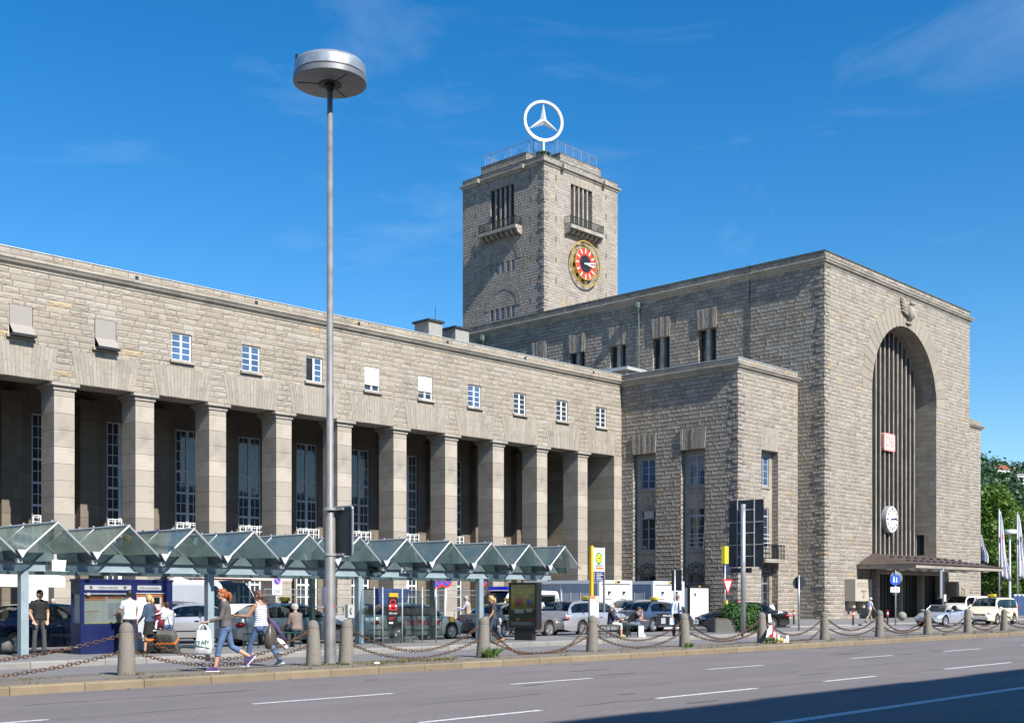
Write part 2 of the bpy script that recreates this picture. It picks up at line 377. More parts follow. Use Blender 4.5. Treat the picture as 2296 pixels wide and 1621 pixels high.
def _unused(): pass
def roadpaint():
    t = NT('worn_road_paint'); c = t.coord('Object'); a = t.noise(c, 14.0, 5.0, 0.7); b = t.noise(c, 90.0, 2.0)
    cc = t.mix(t.ramp(t.m('ADD', a, t.m('MULTIPLY', b, 0.25)), 0.62, 0.78), (0.66, 0.66, 0.65), (0.24, 0.215, 0.21))
    t.bsdf(cc, 0.7); return t.end()
PAINT = roadpaint()
def rust():
    t = NT('rusty_iron'); c = t.coord('Object'); a = t.noise(c, 7.0, 5.0, 0.65)
    cc = t.mix(t.ramp(a, 0.4, 0.62), (0.17, 0.085, 0.045), (0.06, 0.05, 0.045)); cc = t.mix(t.ramp(a, 0.6, 0.72), cc, (0.28, 0.25, 0.22))
    t.bsdf(cc, 0.75, 0.35, a, 0.4, 0.004); return t.end()
RUST = rust()
def leafmat(name, a, b, trans=0.35):
    t = NT(name); g = t.n('NewGeometry'); ob = t.coord('Object'); n = t.noise(ob, 0.55, 2.0)
    c = t.mix(g.outputs['Random Per Island'], a, b); c = t.mix(t.ramp(n, 0.4, 0.65, 0, 0.5), c, tuple(q*1.35 for q in b))
    df = t.n('BsdfPrincipled'); t.put(df.inputs['Base Color'], c); df.inputs['Roughness'].default_value = 0.5
    tl = t.n('BsdfTranslucent'); t.put(tl.inputs[0], t.mix(1.0, c, (1.3, 1.5, 0.6), 'MULTIPLY'))
    m = t.n('MixShader'); m.inputs[0].default_value = trans; t.t.links.new(df.outputs[0], m.inputs[1]); t.t.links.new(tl.outputs[0], m.inputs[2]); t.t.links.new(m.outputs[0], t.out.inputs[0]); return t.end()
LEAF = leafmat('plane_tree_leaves', (0.055, 0.12, 0.013), (0.11, 0.175, 0.026))
LEAFB = leafmat('shrub_leaves', (0.028, 0.09, 0.016), (0.06, 0.145, 0.035), 0.25)
LEAFF = leafmat('far_leaves', (0.022, 0.055, 0.024), (0.04, 0.08, 0.03), 0.2)
BARK = mat('bark', (0.11, 0.085, 0.06), 0.9, var=0.3, vs=8.0)
DRY = leafmat('dry_grass', (0.16, 0.125, 0.05), (0.10, 0.11, 0.03), 0.2)
WEED = leafmat('weed_leaves', (0.05, 0.11, 0.02), (0.09, 0.15, 0.04), 0.25)
# ---------------------------------------------------------------- camera, sky, sun
SUN_EL = radians(41.5); SUN_A = radians(6.5)       # sunlight travels towards +Y, turned 8 degrees to +X
cam = D.cameras.new('camera'); co = D.objects.new('camera', cam); COL.objects.link(co); SC.camera = co
co.location = (0, 0, EYE); co.rotation_euler = (pi/2, 0, YAW-pi/2)
cam.sensor_width = 36; cam.lens = FPX/2296*36; cam.shift_y = 0.2311; cam.clip_end = 6000
w = D.worlds.new('World'); SC.world = w; w.use_nodes = True
nt = w.node_tree; nt.nodes.clear()
wo = nt.nodes.new('ShaderNodeOutputWorld'); bg = nt.nodes.new('ShaderNodeBackground'); sky = nt.nodes.new('ShaderNodeTexSky')
sky.sky_type = 'NISHITA'; sky.sun_disc = False; sky.sun_elevation = SUN_EL; sky.sun_rotation = pi+SUN_A
sky.altitude = 250; sky.air_density = 1.0; sky.dust_density = 0.35; sky.ozone_density = 3.0
tc = nt.nodes.new('ShaderNodeTexCoord'); mp = nt.nodes.new('ShaderNodeMapping'); mp.inputs['Scale'].default_value = (1.6, 3.2, 9.0); mp.inputs['Rotation'].default_value = (0.25, 0.0, 0.9)
nz = nt.nodes.new('ShaderNodeTexNoise'); nz.inputs['Scale'].default_value = 1.7; nz.inputs['Detail'].default_value = 7; nz.inputs['Roughness'].default_value = 0.62; nz.inputs['Distortion'].default_value = 0.6
rg = nt.nodes.new('ShaderNodeMapRange'); rg.inputs[1].default_value = 0.54; rg.inputs[2].default_value = 0.86; rg.inputs[3].default_value = 0.0; rg.inputs[4].default_value = 0.16
mx = nt.nodes.new('ShaderNodeMix'); mx.data_type = 'RGBA'; mx.inputs[7].default_value = (5.2, 6.2, 7.4, 1)
hs = nt.nodes.new('ShaderNodeHueSaturation'); hs.inputs['Saturation'].default_value = 1.40
L = nt.links.new
L(tc.outputs['Generated'], mp.inputs[0]); L(mp.outputs[0], nz.inputs[0]); L(nz.outputs[0], rg.inputs[0]); L(rg.outputs[0], mx.inputs[0])
L(sky.outputs[0], hs.inputs['Color']); L(hs.outputs[0], mx.inputs[6]); L(mx.outputs[2], bg.inputs[0]); L(bg.outputs[0], wo.inputs[0])
bg.inputs[1].default_value = 0.097
sl = D.lights.new('sun', 'SUN'); sl.energy = 4.6; sl.angle = radians(0.53); sl.color = (1.0, 0.955, 0.88)
so = D.objects.new('sun', sl); COL.objects.link(so)
so.rotation_euler = Vector((sin(SUN_A)*cos(SUN_EL), cos(SUN_A)*cos(SUN_EL), -sin(SUN_EL))).to_track_quat('-Z', 'Y').to_euler()
SC.view_settings.view_transform = 'Standard'; SC.view_settings.look = 'None'; SC.view_settings.exposure = 0.80; SC.view_settings.gamma = 1.0
SC.render.engine = 'CYCLES'; SC.cycles.max_bounces = 8; SC.cycles.diffuse_bounces = 2; SC.cycles.transparent_max_bounces = 24; SC.cycles.use_denoising = True
SC.cycles.caustics_reflective = False; SC.cycles.caustics_refractive = False

# ---------------------------------------------------------------- ground
def sheet(name, x0, x1, y0, y1, z, m):
    return tag(MB().quad((x0, y0, z), (x1, y0, z), (x1, y1, z), (x0, y1, z)).build(name, m), kind='structure')
GR = asphalt('town_ground', (0.14, 0.135, 0.12), 0.3)
sheet('ground', -1500, 2500, -1500, 2500, -0.06, GR)
sheet('road', -60, 260, -3.0, 19.55, 0.0, ROAD)
sheet('bus_lane', -60, 260, 21.95, 26.8, 0.0, LANE)
sheet('forecourt', -60, 260, 30.95, 75.0, 0.0, FORE)
sheet('side_road', 56.0, 260, 26.8, 31.0, 0.0, LANE)
def kerbed(name, x0, x1, y0, y1, z, m, km, step, kw=0.3, near=True):
    """a raised paved strip with real kerb stones along its street side"""
    mb = MB(); mb.box(x0, x1, y0+kw, y1, -0.05, z-0.004); o = tag(mb.build(name, m), kind='structure')
    kb = MB(); x = x0; r = random.Random(3)
    while x < x1:
        l = step*r.uniform(0.85, 1.15); e = min(x+l, x1)
        kb.add([(x+0.006, y0+0.012*0, -0.05), (e-0.006, y0, -0.05), (e-0.006, y0+kw, -0.05), (x+0.006, y0+kw, -0.05),
                (x+0.006, y0, z-0.03), (e-0.006, y0, z-0.03), (e-0.006, y0+0.03, z), (x+0.006, y0+0.03, z), (e-0.006, y0+kw, z), (x+0.006, y0+kw, z)],
               [(0, 1, 5, 4), (4, 5, 6, 7), (7, 6, 8, 9), (1, 2, 8, 6, 5), (3, 0, 4, 7, 9), (2, 3, 9, 8)]); x = e
    k = kb.build('kerb', km, None); tag(k, kind='structure'); return o
kerbed('median', -60, 240, 19.55, 21.95, 0.15, PAVE, KERB, 1.25, 0.34)
kerbed('bus_island', -60, 53.5, 26.8, 30.95, 0.15, ISLE, KERBG, 1.0, 0.4)
kerbed('station_pavement', 57.0, 105.0, 33.2, 44.0, 0.1, ISLE, KERBG, 1.0, 0.3)
# lane markings (thin sheets just above the asphalt)
mk = MB(); Z = 0.004
def stripe(x0, x1, y, wd=0.12): mk.quad((x0, y-wd/2, Z), (x1, y-wd/2, Z), (x1, y+wd/2, Z), (x0, y+wd/2, Z))
stripe(-60, 200, 8.05, 0.2)
for a, b in ((10.4, 12.75), (15.5, 18.5), (20.9, 23.05), (26.4, 30.3), (32.4, 35.6), (38.2, 41.2), (44, 47), (50, 53), (56, 59)): stripe(a, b, 11.45)
for a, b in ((4.5, 7.3), (10.5, 13.3), (16.2, 18.55), (22.6, 25.0), (29.4, 31.8), (35.2, 38.0), (41.5, 44.2), (47.6, 50.4), (53.6, 56.4)): stripe(a, b, 15.3)
stripe(-60, 46, 23.3, 0.12); stripe(5, 15.4, 22.35, 0.12); stripe(19, 27.5, 23.9, 0.3)
stripe(58, 74, 28.2, 0.35); stripe(60, 75, 30.4, 0.25); stripe(46, 56, 27.6, 0.2)
for k in range(7): mk.quad((55+k*1.6, 31.2, Z), (55.6+k*1.6, 31.2, Z), (56.6+k*1.6, 32.9, Z), (56+k*1.6, 32.9, Z))
tag(mk.build('road_markings', PAINT), kind='structure')
tag(MB().quad((55, 25.4, Z), (66, 25.4, Z), (66, 25.7, Z), (55, 25.7, Z)).build('yellow_road_marking', mat('yellow_road_paint', (0.55, 0.42, 0.08), 0.7)), kind='structure')
# worn repair patches and cracks in the asphalt
pm = MB(); r = random.Random(5)
for k in range(26):
    x = r.uniform(5, 48); y = r.uniform(9.8, 19.0); l = r.uniform(0.2, 0.9); hh = r.uniform(0.03, 0.1)
    pm.poly([(x+l*cos(q)*r.uniform(.7, 1.1), y+hh*sin(q)*r.uniform(.7, 1.1), 0.0035) for q in [i*pi/5 for i in range(10)]])
for y0c, a0, a1 in ((15.25, 6, 34), (11.5, 10, 52), (17.6, 8, 40), (13.4, 12, 46), (9.6, 14, 48), (19.2, 9, 55)):
    x = a0
    while x < a1:
        l = r.uniform(1.0, 4.5); pts = [(x+l*q/6, y0c+0.05*sin(x*3+q*1.7)+r.uniform(-0.03, 0.03)) for q in range(7)]
        for (xa, ya), (xb, yb) in zip(pts[:-1], pts[1:]): wq = r.uniform(0.006, 0.016); pm.quad((xa, ya-wq, 0.0035), (xb, yb-wq, 0.0035), (xb, yb+wq, 0.0035), (xa, ya+wq, 0.0035))
        x += l+r.uniform(0.2, 3.5)
tag(pm.build('asphalt_patches', asphalt('tar_patch', (0.10, 0.09, 0.088), 0.2)), kind='structure')

# ---------------------------------------------------------------- wall helper
def wall(mb, a0, a1, z0, z1, holes, P, depth, back=None, floorless=False):
    """wall face in the plane given by P(a, z, d) (d = distance into the wall) with rectangular holes and their reveals"""
    As = sorted({a0, a1, *[h[0] for h in holes], *[h[1] for h in holes]}); Zs = sorted({z0, z1, *[h[2] for h in holes], *[h[3] for h in holes]})
    As = [a for a in As if a0 <= a <= a1]; Zs = [z for z in Zs if z0 <= z <= z1]
    for i in range(len(As)-1):
        for j in range(len(Zs)-1):
            ca, cz = (As[i]+As[i+1])/2, (Zs[j]+Zs[j+1])/2
            if any(h[0] < ca < h[1] and h[2] < cz < h[3] for h in holes): continue
            mb.quad(P(As[i], Zs[j], 0), P(As[i+1], Zs[j], 0), P(As[i+1], Zs[j+1], 0), P(As[i], Zs[j+1], 0))
    for h in holes:
        d = h[4] if len(h) > 4 else depth
        mb.quad(P(h[0], h[2], 0), P(h[0], h[3], 0), P(h[0], h[3], d), P(h[0], h[2], d))
        mb.quad(P(h[1], h[3], 0), P(h[1], h[2], 0), P(h[1], h[2], d), P(h[1], h[3], d))
        mb.quad(P(h[0], h[3], 0), P(h[1], h[3], 0), P(h[1], h[3], d), P(h[0], h[3], d))
        if h[2] > z0+0.01: mb.quad(P(h[1], h[2], 0), P(h[0], h[2], 0), P(h[0], h[2], d), P(h[1], h[2], d))
def fan(mb, a0, a1, zb, zt, n, P, proud=0.03, spread=0.35, key=None, split=True):
    """flat arch of upright wedge stones over an opening"""
    r = random.Random(int(a0*100)); wb = a1-a0; c = (a0+a1)/2; wt = wb+2*spread
    for k in range(n):
        f0, f1 = k/n, (k+1)/n; g = 0.006
        def pt(f, z): t = (z-zb)/(zt-zb); ww = wb+(wt-wb)*t; return c-ww/2+ww*f
        top = zt+(r.uniform(-0.03, 0.03) if key is None else key*(0.5-abs((k+.5)/n-.5)))
        cuts = [zb, top]
        if split and r.random() < 0.75: cuts = [zb, zb+(top-zb)*r.choice((0.32, 0.45, 0.6, 0.7)), top]
        pr = proud*r.uniform(0.55, 1.3)
        for q in range(len(cuts)-1):
            z0, z1 = cuts[q]+0.005, cuts[q+1]-0.005
            p = [P(pt(f0, z0)+g, z0, -pr), P(pt(f1, z0)-g, z0, -pr), P(pt(f1, z1)-g, z1, -pr), P(pt(f0, z1)+g, z1, -pr)]
            e = Vector(P(0, 0, 0.02))-Vector(P(0, 0, -pr)); mb.prism(p, e)
def moulding(mb, path, prof, closed=False):
    """sweep a cornice profile [(out, z)] along a plan polyline of (x, y, nx, ny) corners (n = outward mitre direction)"""
    rings = [[(x+nx*o, y+ny*o, z) for o, z in prof] for x, y, nx, ny in path]
    mb.loft(rings, caps=True, closed=True)
def pane_window(parent, name, P, a0, a1, z0, z1, cols, rows, fm, gm, fw=0.06, mw=0.03, d=0.0, mull=None, sill=None, trans=None):
    """window part: frame mesh with glazing bars; pane and sill as sub-parts"""
    f = MB(); t = 0.05
    def bar(x0, x1, y0, y1, dd=0.0, tt=t):
        a = [P(x0, y0, d-tt+dd), P(x1, y0, d-tt+dd), P(x1, y1, d-tt+dd), P(x0, y1, d-tt+dd)]; f.prism(a, Vector(P(0, 0, d))-Vector(P(0, 0, d-tt)))
    bar(a0, a0+fw, z0, z1); bar(a1-fw, a1, z0, z1); bar(a0+fw, a1-fw, z0, z0+fw); bar(a0+fw, a1-fw, z1-fw, z1)
    xs = []
    if mull: bar((a0+a1)/2-mull/2, (a0+a1)/2+mull/2, z0+fw, z1-fw, -0.004, t); halves = [(a0+fw, (a0+a1)/2-mull/2), ((a0+a1)/2+mull/2, a1-fw)]
    else: halves = [(a0+fw, a1-fw)]
    zt = sorted(trans or []); segs = [z0+fw]+zt+[z1-fw]
    for z in zt: bar(a0+fw, a1-fw, z-0.06, z+0.06, -0.008)
    for (h0, h1) in halves:
        n = max(1, cols//len(halves))
        for k in range(1, n): x = h0+(h1-h0)*k/n; bar(x-mw/2, x+mw/2, z0+fw, z1-fw, 0.012, t*0.6)
        for i in range(len(segs)-1):
            rr = rows[i] if isinstance(rows, (list, tuple)) else rows
            for k in range(1, rr): z = segs[i]+(segs[i+1]-segs[i])*k/rr; bar(h0, h1, z-mw/2, z+mw/2, 0.015, t*0.6)
    fo = f.build(name, fm, parent)
    g = MB(); g.prism([P(a0+fw/2, z0+fw/2, d-0.012), P(a1-fw/2, z0+fw/2, d-0.012), P(a1-fw/2, z1-fw/2, d-0.012), P(a0+fw/2, z1-fw/2, d-0.012)], Vector(P(0, 0, 0.01))-Vector(P(0, 0, 0)))
    g.build('pane', gm, fo)
    if sill:
        s = MB(); s.prism([P(a0-0.12, z0-0.11, -sill), P(a1+0.12, z0-0.11, -sill), P(a1+0.12, z0-0.01, -sill), P(a0-0.12, z0-0.01, -sill)], Vector(P(0, 0, d))-Vector(P(0, 0, -sill)))
        s.build('sill', TRIM, fo, uv=True)
    return fo
CORN = lambda z: [(-0.1, z), (0.04, z), (0.07, z+0.12), (0.2, z+0.2), (0.24, z+0.3), (0.3, z+0.36), (0.3, z+0.44), (0.02, z+0.5), (-0.1, z+0.5)]

# ---------------------------------------------------------------- arcade wing (its own slightly turned frame; x runs back along the street, y into the building)
WING = thing('arcade_wing', 'long low limestone station wing with a colonnade of square piers and small upper windows', 'station wing', (69.76, 54.67, 0), radians(-1.1))
PW = lambda a, z, d: (a, d, z)
X0 = -66.0
wins = [(-2.93+0.02-4.228*k, -1.75-4.228*k) for k in range(15)]
cols_x = [-4.88-4.235*k for k in range(15)]
mb = MB(); wall(mb, X0, -0.02, 12.02, 17.12, [(a, b, 13.95, 15.40) for a, b in wins], PW, 0.28)
mb.quad((X0, 0, 12.02), (-0.02, 0, 12.02), (-0.02, 1.42, 12.02), (X0, 1.42, 12.02))          # soffit of the architrave
mb.quad((X0, 1.42, 12.02), (-0.02, 1.42, 12.02), (-0.02, 1.42, 13.2), (X0, 1.42, 13.2))
mb.box(X0, -0.02, 0.34, 16.0, 17.0, 17.6)                                                      # roof slab
mb.box(X0, -0.05, -0.02, 0.42, 17.62, 18.02)
for k in range(4): pass
mb.build('wall', STONE, WING, uv=True)
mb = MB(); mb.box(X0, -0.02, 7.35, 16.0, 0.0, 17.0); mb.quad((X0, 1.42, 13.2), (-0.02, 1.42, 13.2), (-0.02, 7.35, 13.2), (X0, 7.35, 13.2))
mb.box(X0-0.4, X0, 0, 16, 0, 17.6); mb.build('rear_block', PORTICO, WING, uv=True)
mb = MB(); moulding(mb, [(X0, 0, 0, -1), (-0.3, 0, 0, -1)], CORN(17.13)); mb.build('cornice', TRIM, WING, uv=True)
mb = MB(); mb.box(X0, -0.02, -0.06, 0.5, 18.02, 18.06); mb.build('coping', ZINC, WING)
for k in range(9): x = -3.2-7.1*k; MB().box(x-0.09, x+0.09, -0.03, 0.06, 17.72, 17.9).build('gutter_spout', DARKMETAL, WING)
                                                                                       # flat arches: fans between plain courses above the piers
for k in range(15):
    c = cols_x[k]; nx = cols_x[k]+4.235 if k else -0.87
    mb = MB(); fan(mb, c+1.02+0.12, nx-0.1, 12.04, 13.6, 17, PW, 0.02, 0.3); mb.build('flat_arch', VOUS, WING, uv=True)
pier = MB(); pier.box(0, 1.02, 0.0, 1.4, 0.0, 11.64)
pmesh = pier.mesh('pier', COLUMN, uv=True)
cap = MB(); cap.box(-0.06, 1.08, -0.06, 1.46, 11.64, 11.84); cap.box(-0.19, 1.21, -0.19, 1.59, 11.84, 12.02); cmesh = cap.mesh('capital', TRIM, uv=True)
for k, x in enumerate(cols_x):
    o = D.objects.new('pier', pmesh); COL.objects.link(o); o.parent = WING; o.location = (x, 0, 0)
    c = D.objects.new('capital', cmesh); COL.objects.link(c); c.parent = o
mb = MB(); mb.box(-0.87, 0.0, 0.0, 1.42, 0, 12.02); mb.box(-0.87, 0, 1.42, 7.3, 0, 13.2); mb.build('end_pier', COLUMN, WING, uv=True)
# wall behind the piers
holes = []
for k in range(15):
    c = cols_x[k]+1.02+ (4.235-1.02)/2
    holes += [(c-0.82, c+0.82, 4.5, 11.45), (c-0.82, c+0.82, 0.05, 3.1)]
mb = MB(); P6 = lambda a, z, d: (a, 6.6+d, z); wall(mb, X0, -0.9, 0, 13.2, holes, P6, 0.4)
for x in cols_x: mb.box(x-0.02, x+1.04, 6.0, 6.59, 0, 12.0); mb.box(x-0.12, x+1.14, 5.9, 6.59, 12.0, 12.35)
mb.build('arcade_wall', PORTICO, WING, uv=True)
PB = lambda a, z, d: (a, 6.74+d, z)
for k in range(13):
    c = cols_x[k]+1.02+(4.235-1.02)/2
    w_ = pane_window(WING, 'tall_window', PB, c-0.80, c+0.80, 4.55, 11.42, 4, [3, 2, 2, 4], FRAME_P, GLASS, 0.08, 0.042, mull=0.2, trans=[6.55, 7.75, 9.0])
    g = MB()
    for q in range(5): z = 4.7+q*0.32; g.box(c-0.86, c+0.86, 6.46, 6.49, z, z+0.035)
    for q in (-0.8, -0.4, 0.0, 0.4, 0.8): g.tube([(c+q, 6.475, 4.55), (c+q, 6.475, 5.0), (c+q, 6.475, 5.5), (c+q, 6.475, 6.0)], [0.035, 0.07, 0.035, 0.05] if q else [0.05, 0.1, 0.05, 0.08], 6)
    g.build('window_railing', FRAME_W, w_)
    pane_window(WING, 'ground_window', PB, c-0.80, c+0.80, 0.1, 3.08, 4, [3, 1], FRAME_W, GLASS, 0.09, 0.05, mull=0.2, trans=[2.45])
# small upper windows: open casements, blinds and awnings
for k, (a, b) in enumerate(wins[:13]):
    PWi = lambda a_, z_, d_: (a_, 0.14+d_, z_)
    f = pane_window(WING, 'upper_window', PWi, a, b, 13.96, 15.38, 4 if 0 else 2, [4], FRAME_W, GLASSB if k in (3, 7, 8, 6) else GLASS, 0.07, 0.035, mull=0.12)
    s = MB(); s.box(a-0.12, b+0.12, -0.16, 0.14, 13.82, 13.95); s.build('sill', TRIM, f, uv=True)
    if k in (4, 5):
        h_ = 0.55 if k == 4 else 0.4
        q = MB(); q.box(a+0.03, b-0.03, 0.02, 0.06, 13.96+h_*1.42*0.62, 15.36); q.build('roller_shutter', WHITE, f)
    if k in (9, 10, 11):
        q = MB(); q.box(a+0.04, b-0.04, -0.02, 0.0, 14.45, 15.38)
        q.prism([(a+0.04, -0.02, 14.45), (b-0.04, -0.02, 14.45), (b-0.04, -0.42, 13.98), (a+0.04, -0.42, 13.98)], (0, -0.015, 0.015))
        q.build('awning_blind', BLIND, f); q = MB(); q.box(a, b, -0.46, -0.1, 13.86, 13.97); q.box(a+0.02, a+0.05, -0.4, 0.0, 13.9, 13.95); q.build('awning_box', DARKMETAL, f)
    if k in (3, 2, 6, 7):                                                    # a casement standing ajar
        q = MB(); x = (a+b)/2-0.02
        ex = -0.5 if k != 6 else -0.3
        for z0_, z1_ in ((14.0, 14.06), (14.68, 14.71), (15.3, 15.35)): q.prism([(x, 0.1, z0_), (x+ex, 0.28, z0_), (x+ex, 0.28, z1_), (x, 0.1, z1_)], (0.03, 0.04, 0))
        q.prism([(x+ex, 0.28, 14.0), (x+ex-0.05, 0.29, 14.0), (x+ex-0.05, 0.29, 15.35), (x+ex, 0.28, 15.35)], (0.0, 0.04, 0)); q.build('casement', FRAME_W, f)
        if k == 6: MB().box(a+0.07, (a+b)/2-0.06, 0.10, 0.115, 14.02, 15.32).build('room_shade_sheet', BLACK, f)  # black sheet stands in for the unlit room behind the open casement
for (x0, x1, zt) in ((-10.17, -8.68, 22.15), (-7.5, -5.94, 22.05)):
    q = MB(); q.box(x0+0.08, x1-0.08, 10.0, 11.6, 17.6, zt-0.15); ch = q.build('chimney', CONC, WING)
    q = MB(); q.box(x0-0.06, x1+0.06, 9.86, 11.74, zt-0.14, zt); q.build('chimney_cap', SIGNBACK, ch)
q = MB(); q.tube([(-9.0, 10.5, 22.1), (-9.0, 10.5, 23.3)], 0.02, 5); q.build('aerial', DARKMETAL, WING)
# globe lamps on the piers
for k, x in enumerate(cols_x[3:12]):
    q = MB(); q.ball((x-0.5, 1.1, 3.1), 0.19, 14, 10); g = q.build('globe_lamp', WHITE, WING, smooth='all')
    q = MB(); q.tube([(x, 1.1, 3.4), (x-0.5, 1.1, 3.4), (x-0.5, 1.1, 3.25)], 0.025, 6); q.build('bracket', DARKMETAL, g)

# ---------------------------------------------------------------- corner block between wing and entrance hall
AV = thing('corner_block', 'low limestone corner block with tall window recesses between the colonnade and the arched hall', 'station block', (69.76, 44.66, 0))
PL = lambda a, z, d: (d, a, z)                       # left face: a along +Y
PF = lambda a, z, d: (a, d, z)
RL = [(2.68, 4.71, 0.0, 12.02, 0.5), (6.93, 8.97, 0.0, 12.05, 0.5)]; RF = [(2.97, 5.18, 0.0, 11.97, 0.5)]
mb = MB(); wall(mb, 0, 10.0, 0, 17.14, RL, PL, 0.5); mb.cur = 1; wall(mb, 0, 7.9, 0, 17.14, RF, PF, 0.5)
mb.box(0.3, 7.9, 0.3, 18.0, 16.9, 17.6)
mb.box(0.0, 7.9, -0.02, 0.4, 17.62, 17.98); mb.box(-0.02, 0.4, 0.4, 10.2, 17.62, 17.98)
mb.build('wall', [STONE2, STONE_F], AV, uv=True)
mb = MB(); moulding(mb, [(0, 10.2, -1, 0), (0, 0, -1, -1), (7.9, 0, 0, -1)], CORN(17.13)); mb.build('cornice', TRIM, AV, uv=True)
mb = MB(); mb.box(-0.06, 7.95, -0.06, 0.45, 17.98, 18.02); mb.box(-0.06, 0.45, 0.45, 10.2, 17.98, 18.02); mb.build('coping', ZINC, AV)
for a0, a1, z0, z1, d in RL: mb = MB(); fan(mb, a0, a1, z1+0.02, 13.5, 9, PL, 0.07, 0.08, None, False); mb.build('flat_arch', VOUS2, AV, uv=True)
mb = MB(); fan(mb, 2.97, 5.18, 12.0, 13.6, 9, PF, 0.02, 0.1); mb.build('flat_arch', VOUS, AV, uv=True)
RECESS = dressed('recess_stone', 0.95, (0.36, 0.32, 0.27), 1.3)
def recess(a0, a1, P, top, frontal, ac=False, open_lo=False):
    b = MB(); c = (a0+a1)/2; wx0, wx1 = c-0.75, c+0.68
    hs_ = [(wx0+0.1, wx1, 9.55, top-0.3), (wx0+0.1, wx1, 5.05, 8.0), (wx0+0.1, wx1, 0.1, 3.3)]
    wall(b, a0, a1, 0, top, hs_, lambda a, z, d: P(a, z, 0.5+d), 0.2)
    rb = b.build('recess_panel', RECESS, AV, uv=True)
    b = MB(); c = (hs_[0][0]+hs_[0][1])/2
    for rr, dd in ((0.62, 0.03), (0.5, 0.05), (0.12, 0.1)):
        ring = [P(c+rr*cos(2*pi*k/24), 8.77+rr*sin(2*pi*k/24), 0.5-dd) for k in range(24)]; b.prism(ring, Vector(P(0, 0, 0.02))-Vector(P(0, 0, -dd+0.0)))
    b.build('medallion', TRIM, AV, smooth=True, uv=True)
    Pd = lambda a, z, d: P(a, z, 0.62+d)
    for q, (h0, h1, z0, z1) in enumerate(hs_):
        f = pane_window(AV, 'recessed_window', Pd, h0, h1, z0, z1, 2, [4] if q == 0 else ([3, 1] if q == 1 else [4, 1]), FRAME_G, GLASS if q else GLASSB, 0.09, 0.04, mull=0.1, trans=([] if q == 0 else [z0+(z1-z0)*0.8]))
        s = MB(); s.prism([P(h0-0.1, z0-0.2, 0.4), P(h1+0.1, z0-0.2, 0.4), P(h1+0.1, z0-0.03, 0.4), P(h0-0.1, z0-0.03, 0.4)], Vector(P(0, 0, 0.2))-Vector(P(0, 0, 0))); s.build('sill', TRIM, f, uv=True)
        if q == 1 and not ac:
            s = MB()
            for k in range(4): z = z0+0.15+k*0.3; s.prism([P(h0, z, 0.42), P(h1, z, 0.42), P(h1, z+0.03, 0.42), P(h0, z+0.03, 0.42)], Vector(P(0, 0, 0.03))-Vector(P(0, 0, 0)))
            s.prism([P(h0-0.04, z0, 0.3), P(h0+0.02, z0, 0.3), P(h0+0.02, z1-0.7, 0.55), P(h0-0.04, z1-0.7, 0.55)], Vector(P(0.03, 0, 0.04))-Vector(P(0, 0, 0)))
            s.build('window_railing', FRAME_W, f)
        if q == 1 and ac:
            s = MB(); s.prism([P(h0-0.05, z1-0.6, 0.2), P(h0+0.8, z1-0.6, 0.2), P(h0+0.8, z1-0.1, 0.2), P(h0-0.05, z1-0.1, 0.2)], Vector(P(0, 0, 0.5))-Vector(P(0, 0, 0))); s.build('air_conditioner', ALU, f)
        if q == 2:
            s = MB(); n = 9
            for k in range(n): x = h0+(h1-h0)*(k+.5)/n; s.tube([P(x, 0.1, 0.36), P(x, 3.4, 0.36)], 0.018, 5)
            for z in (0.2, 1.2, 2.3, 3.4): s.tube([P(h0-0.2, z, 0.36), P(h1+0.2, z, 0.36)], 0.022, 5)
            for sg in (-1, 1):                                               # scrolled top
                pts = []
                for k in range(22): t_ = k/21; ang = 2.6*pi*t_; rr = 0.36*(1-0.72*t_); pts.append(P(c+sg*(0.36-rr*cos(ang)), 3.75+rr*sin(ang), 0.36))
                s.tube(pts, 0.03, 5); s.tube([P(c+sg*0.7, 3.45, 0.36), P(c+sg*0.85, 3.75, 0.36), P(c+sg*1.05, 3.72, 0.36)], 0.02, 5)
            s.ball(P(c, 4.15, 0.36), 0.06, 8, 6); s.build('iron_grille', DARKMETAL, f)
recess(2.68, 4.71, PL, 12.02, False); recess(6.93, 8.97, PL, 12.05, False, ac=True); recess(2.97, 5.18, PF, 11.97, True)
mb = MB(); mb.box(2.6, 5.2, -0.55, 0.9, 4.1, 4.35); b = mb.build('balcony', TRIM, AV, uv=True)
mb = MB()
for k in range(15): x = 2.65+k*0.18; mb.box(x, x+0.025, -0.52, -0.49, 4.35, 5.3)
for k in range(7): y = -0.5+k*0.2; mb.box(2.63, 2.66, y, y+0.025, 4.35, 5.3); mb.box(5.14, 5.17, y, y+0.025, 4.35, 5.3)
mb.box(2.6, 5.2, -0.55, -0.47, 5.3, 5.36); mb.box(2.6, 2.68, -0.47, 0.9, 5.3, 5.36); mb.box(5.12, 5.2, -0.47, 0.9, 5.3, 5.36); mb.build('balcony_rail', DARKMETAL, b)
mb = MB(); mb.box(5.6, 7.85, 13.9, 18.0, 17.6, 19.7); rh = mb.build('roof_hut', CONC, AV)
mb = MB(); mb.box(5.3, 7.85, 13.6, 18.2, 19.7, 19.95); mb.build('hut_roof', ZINC, rh)

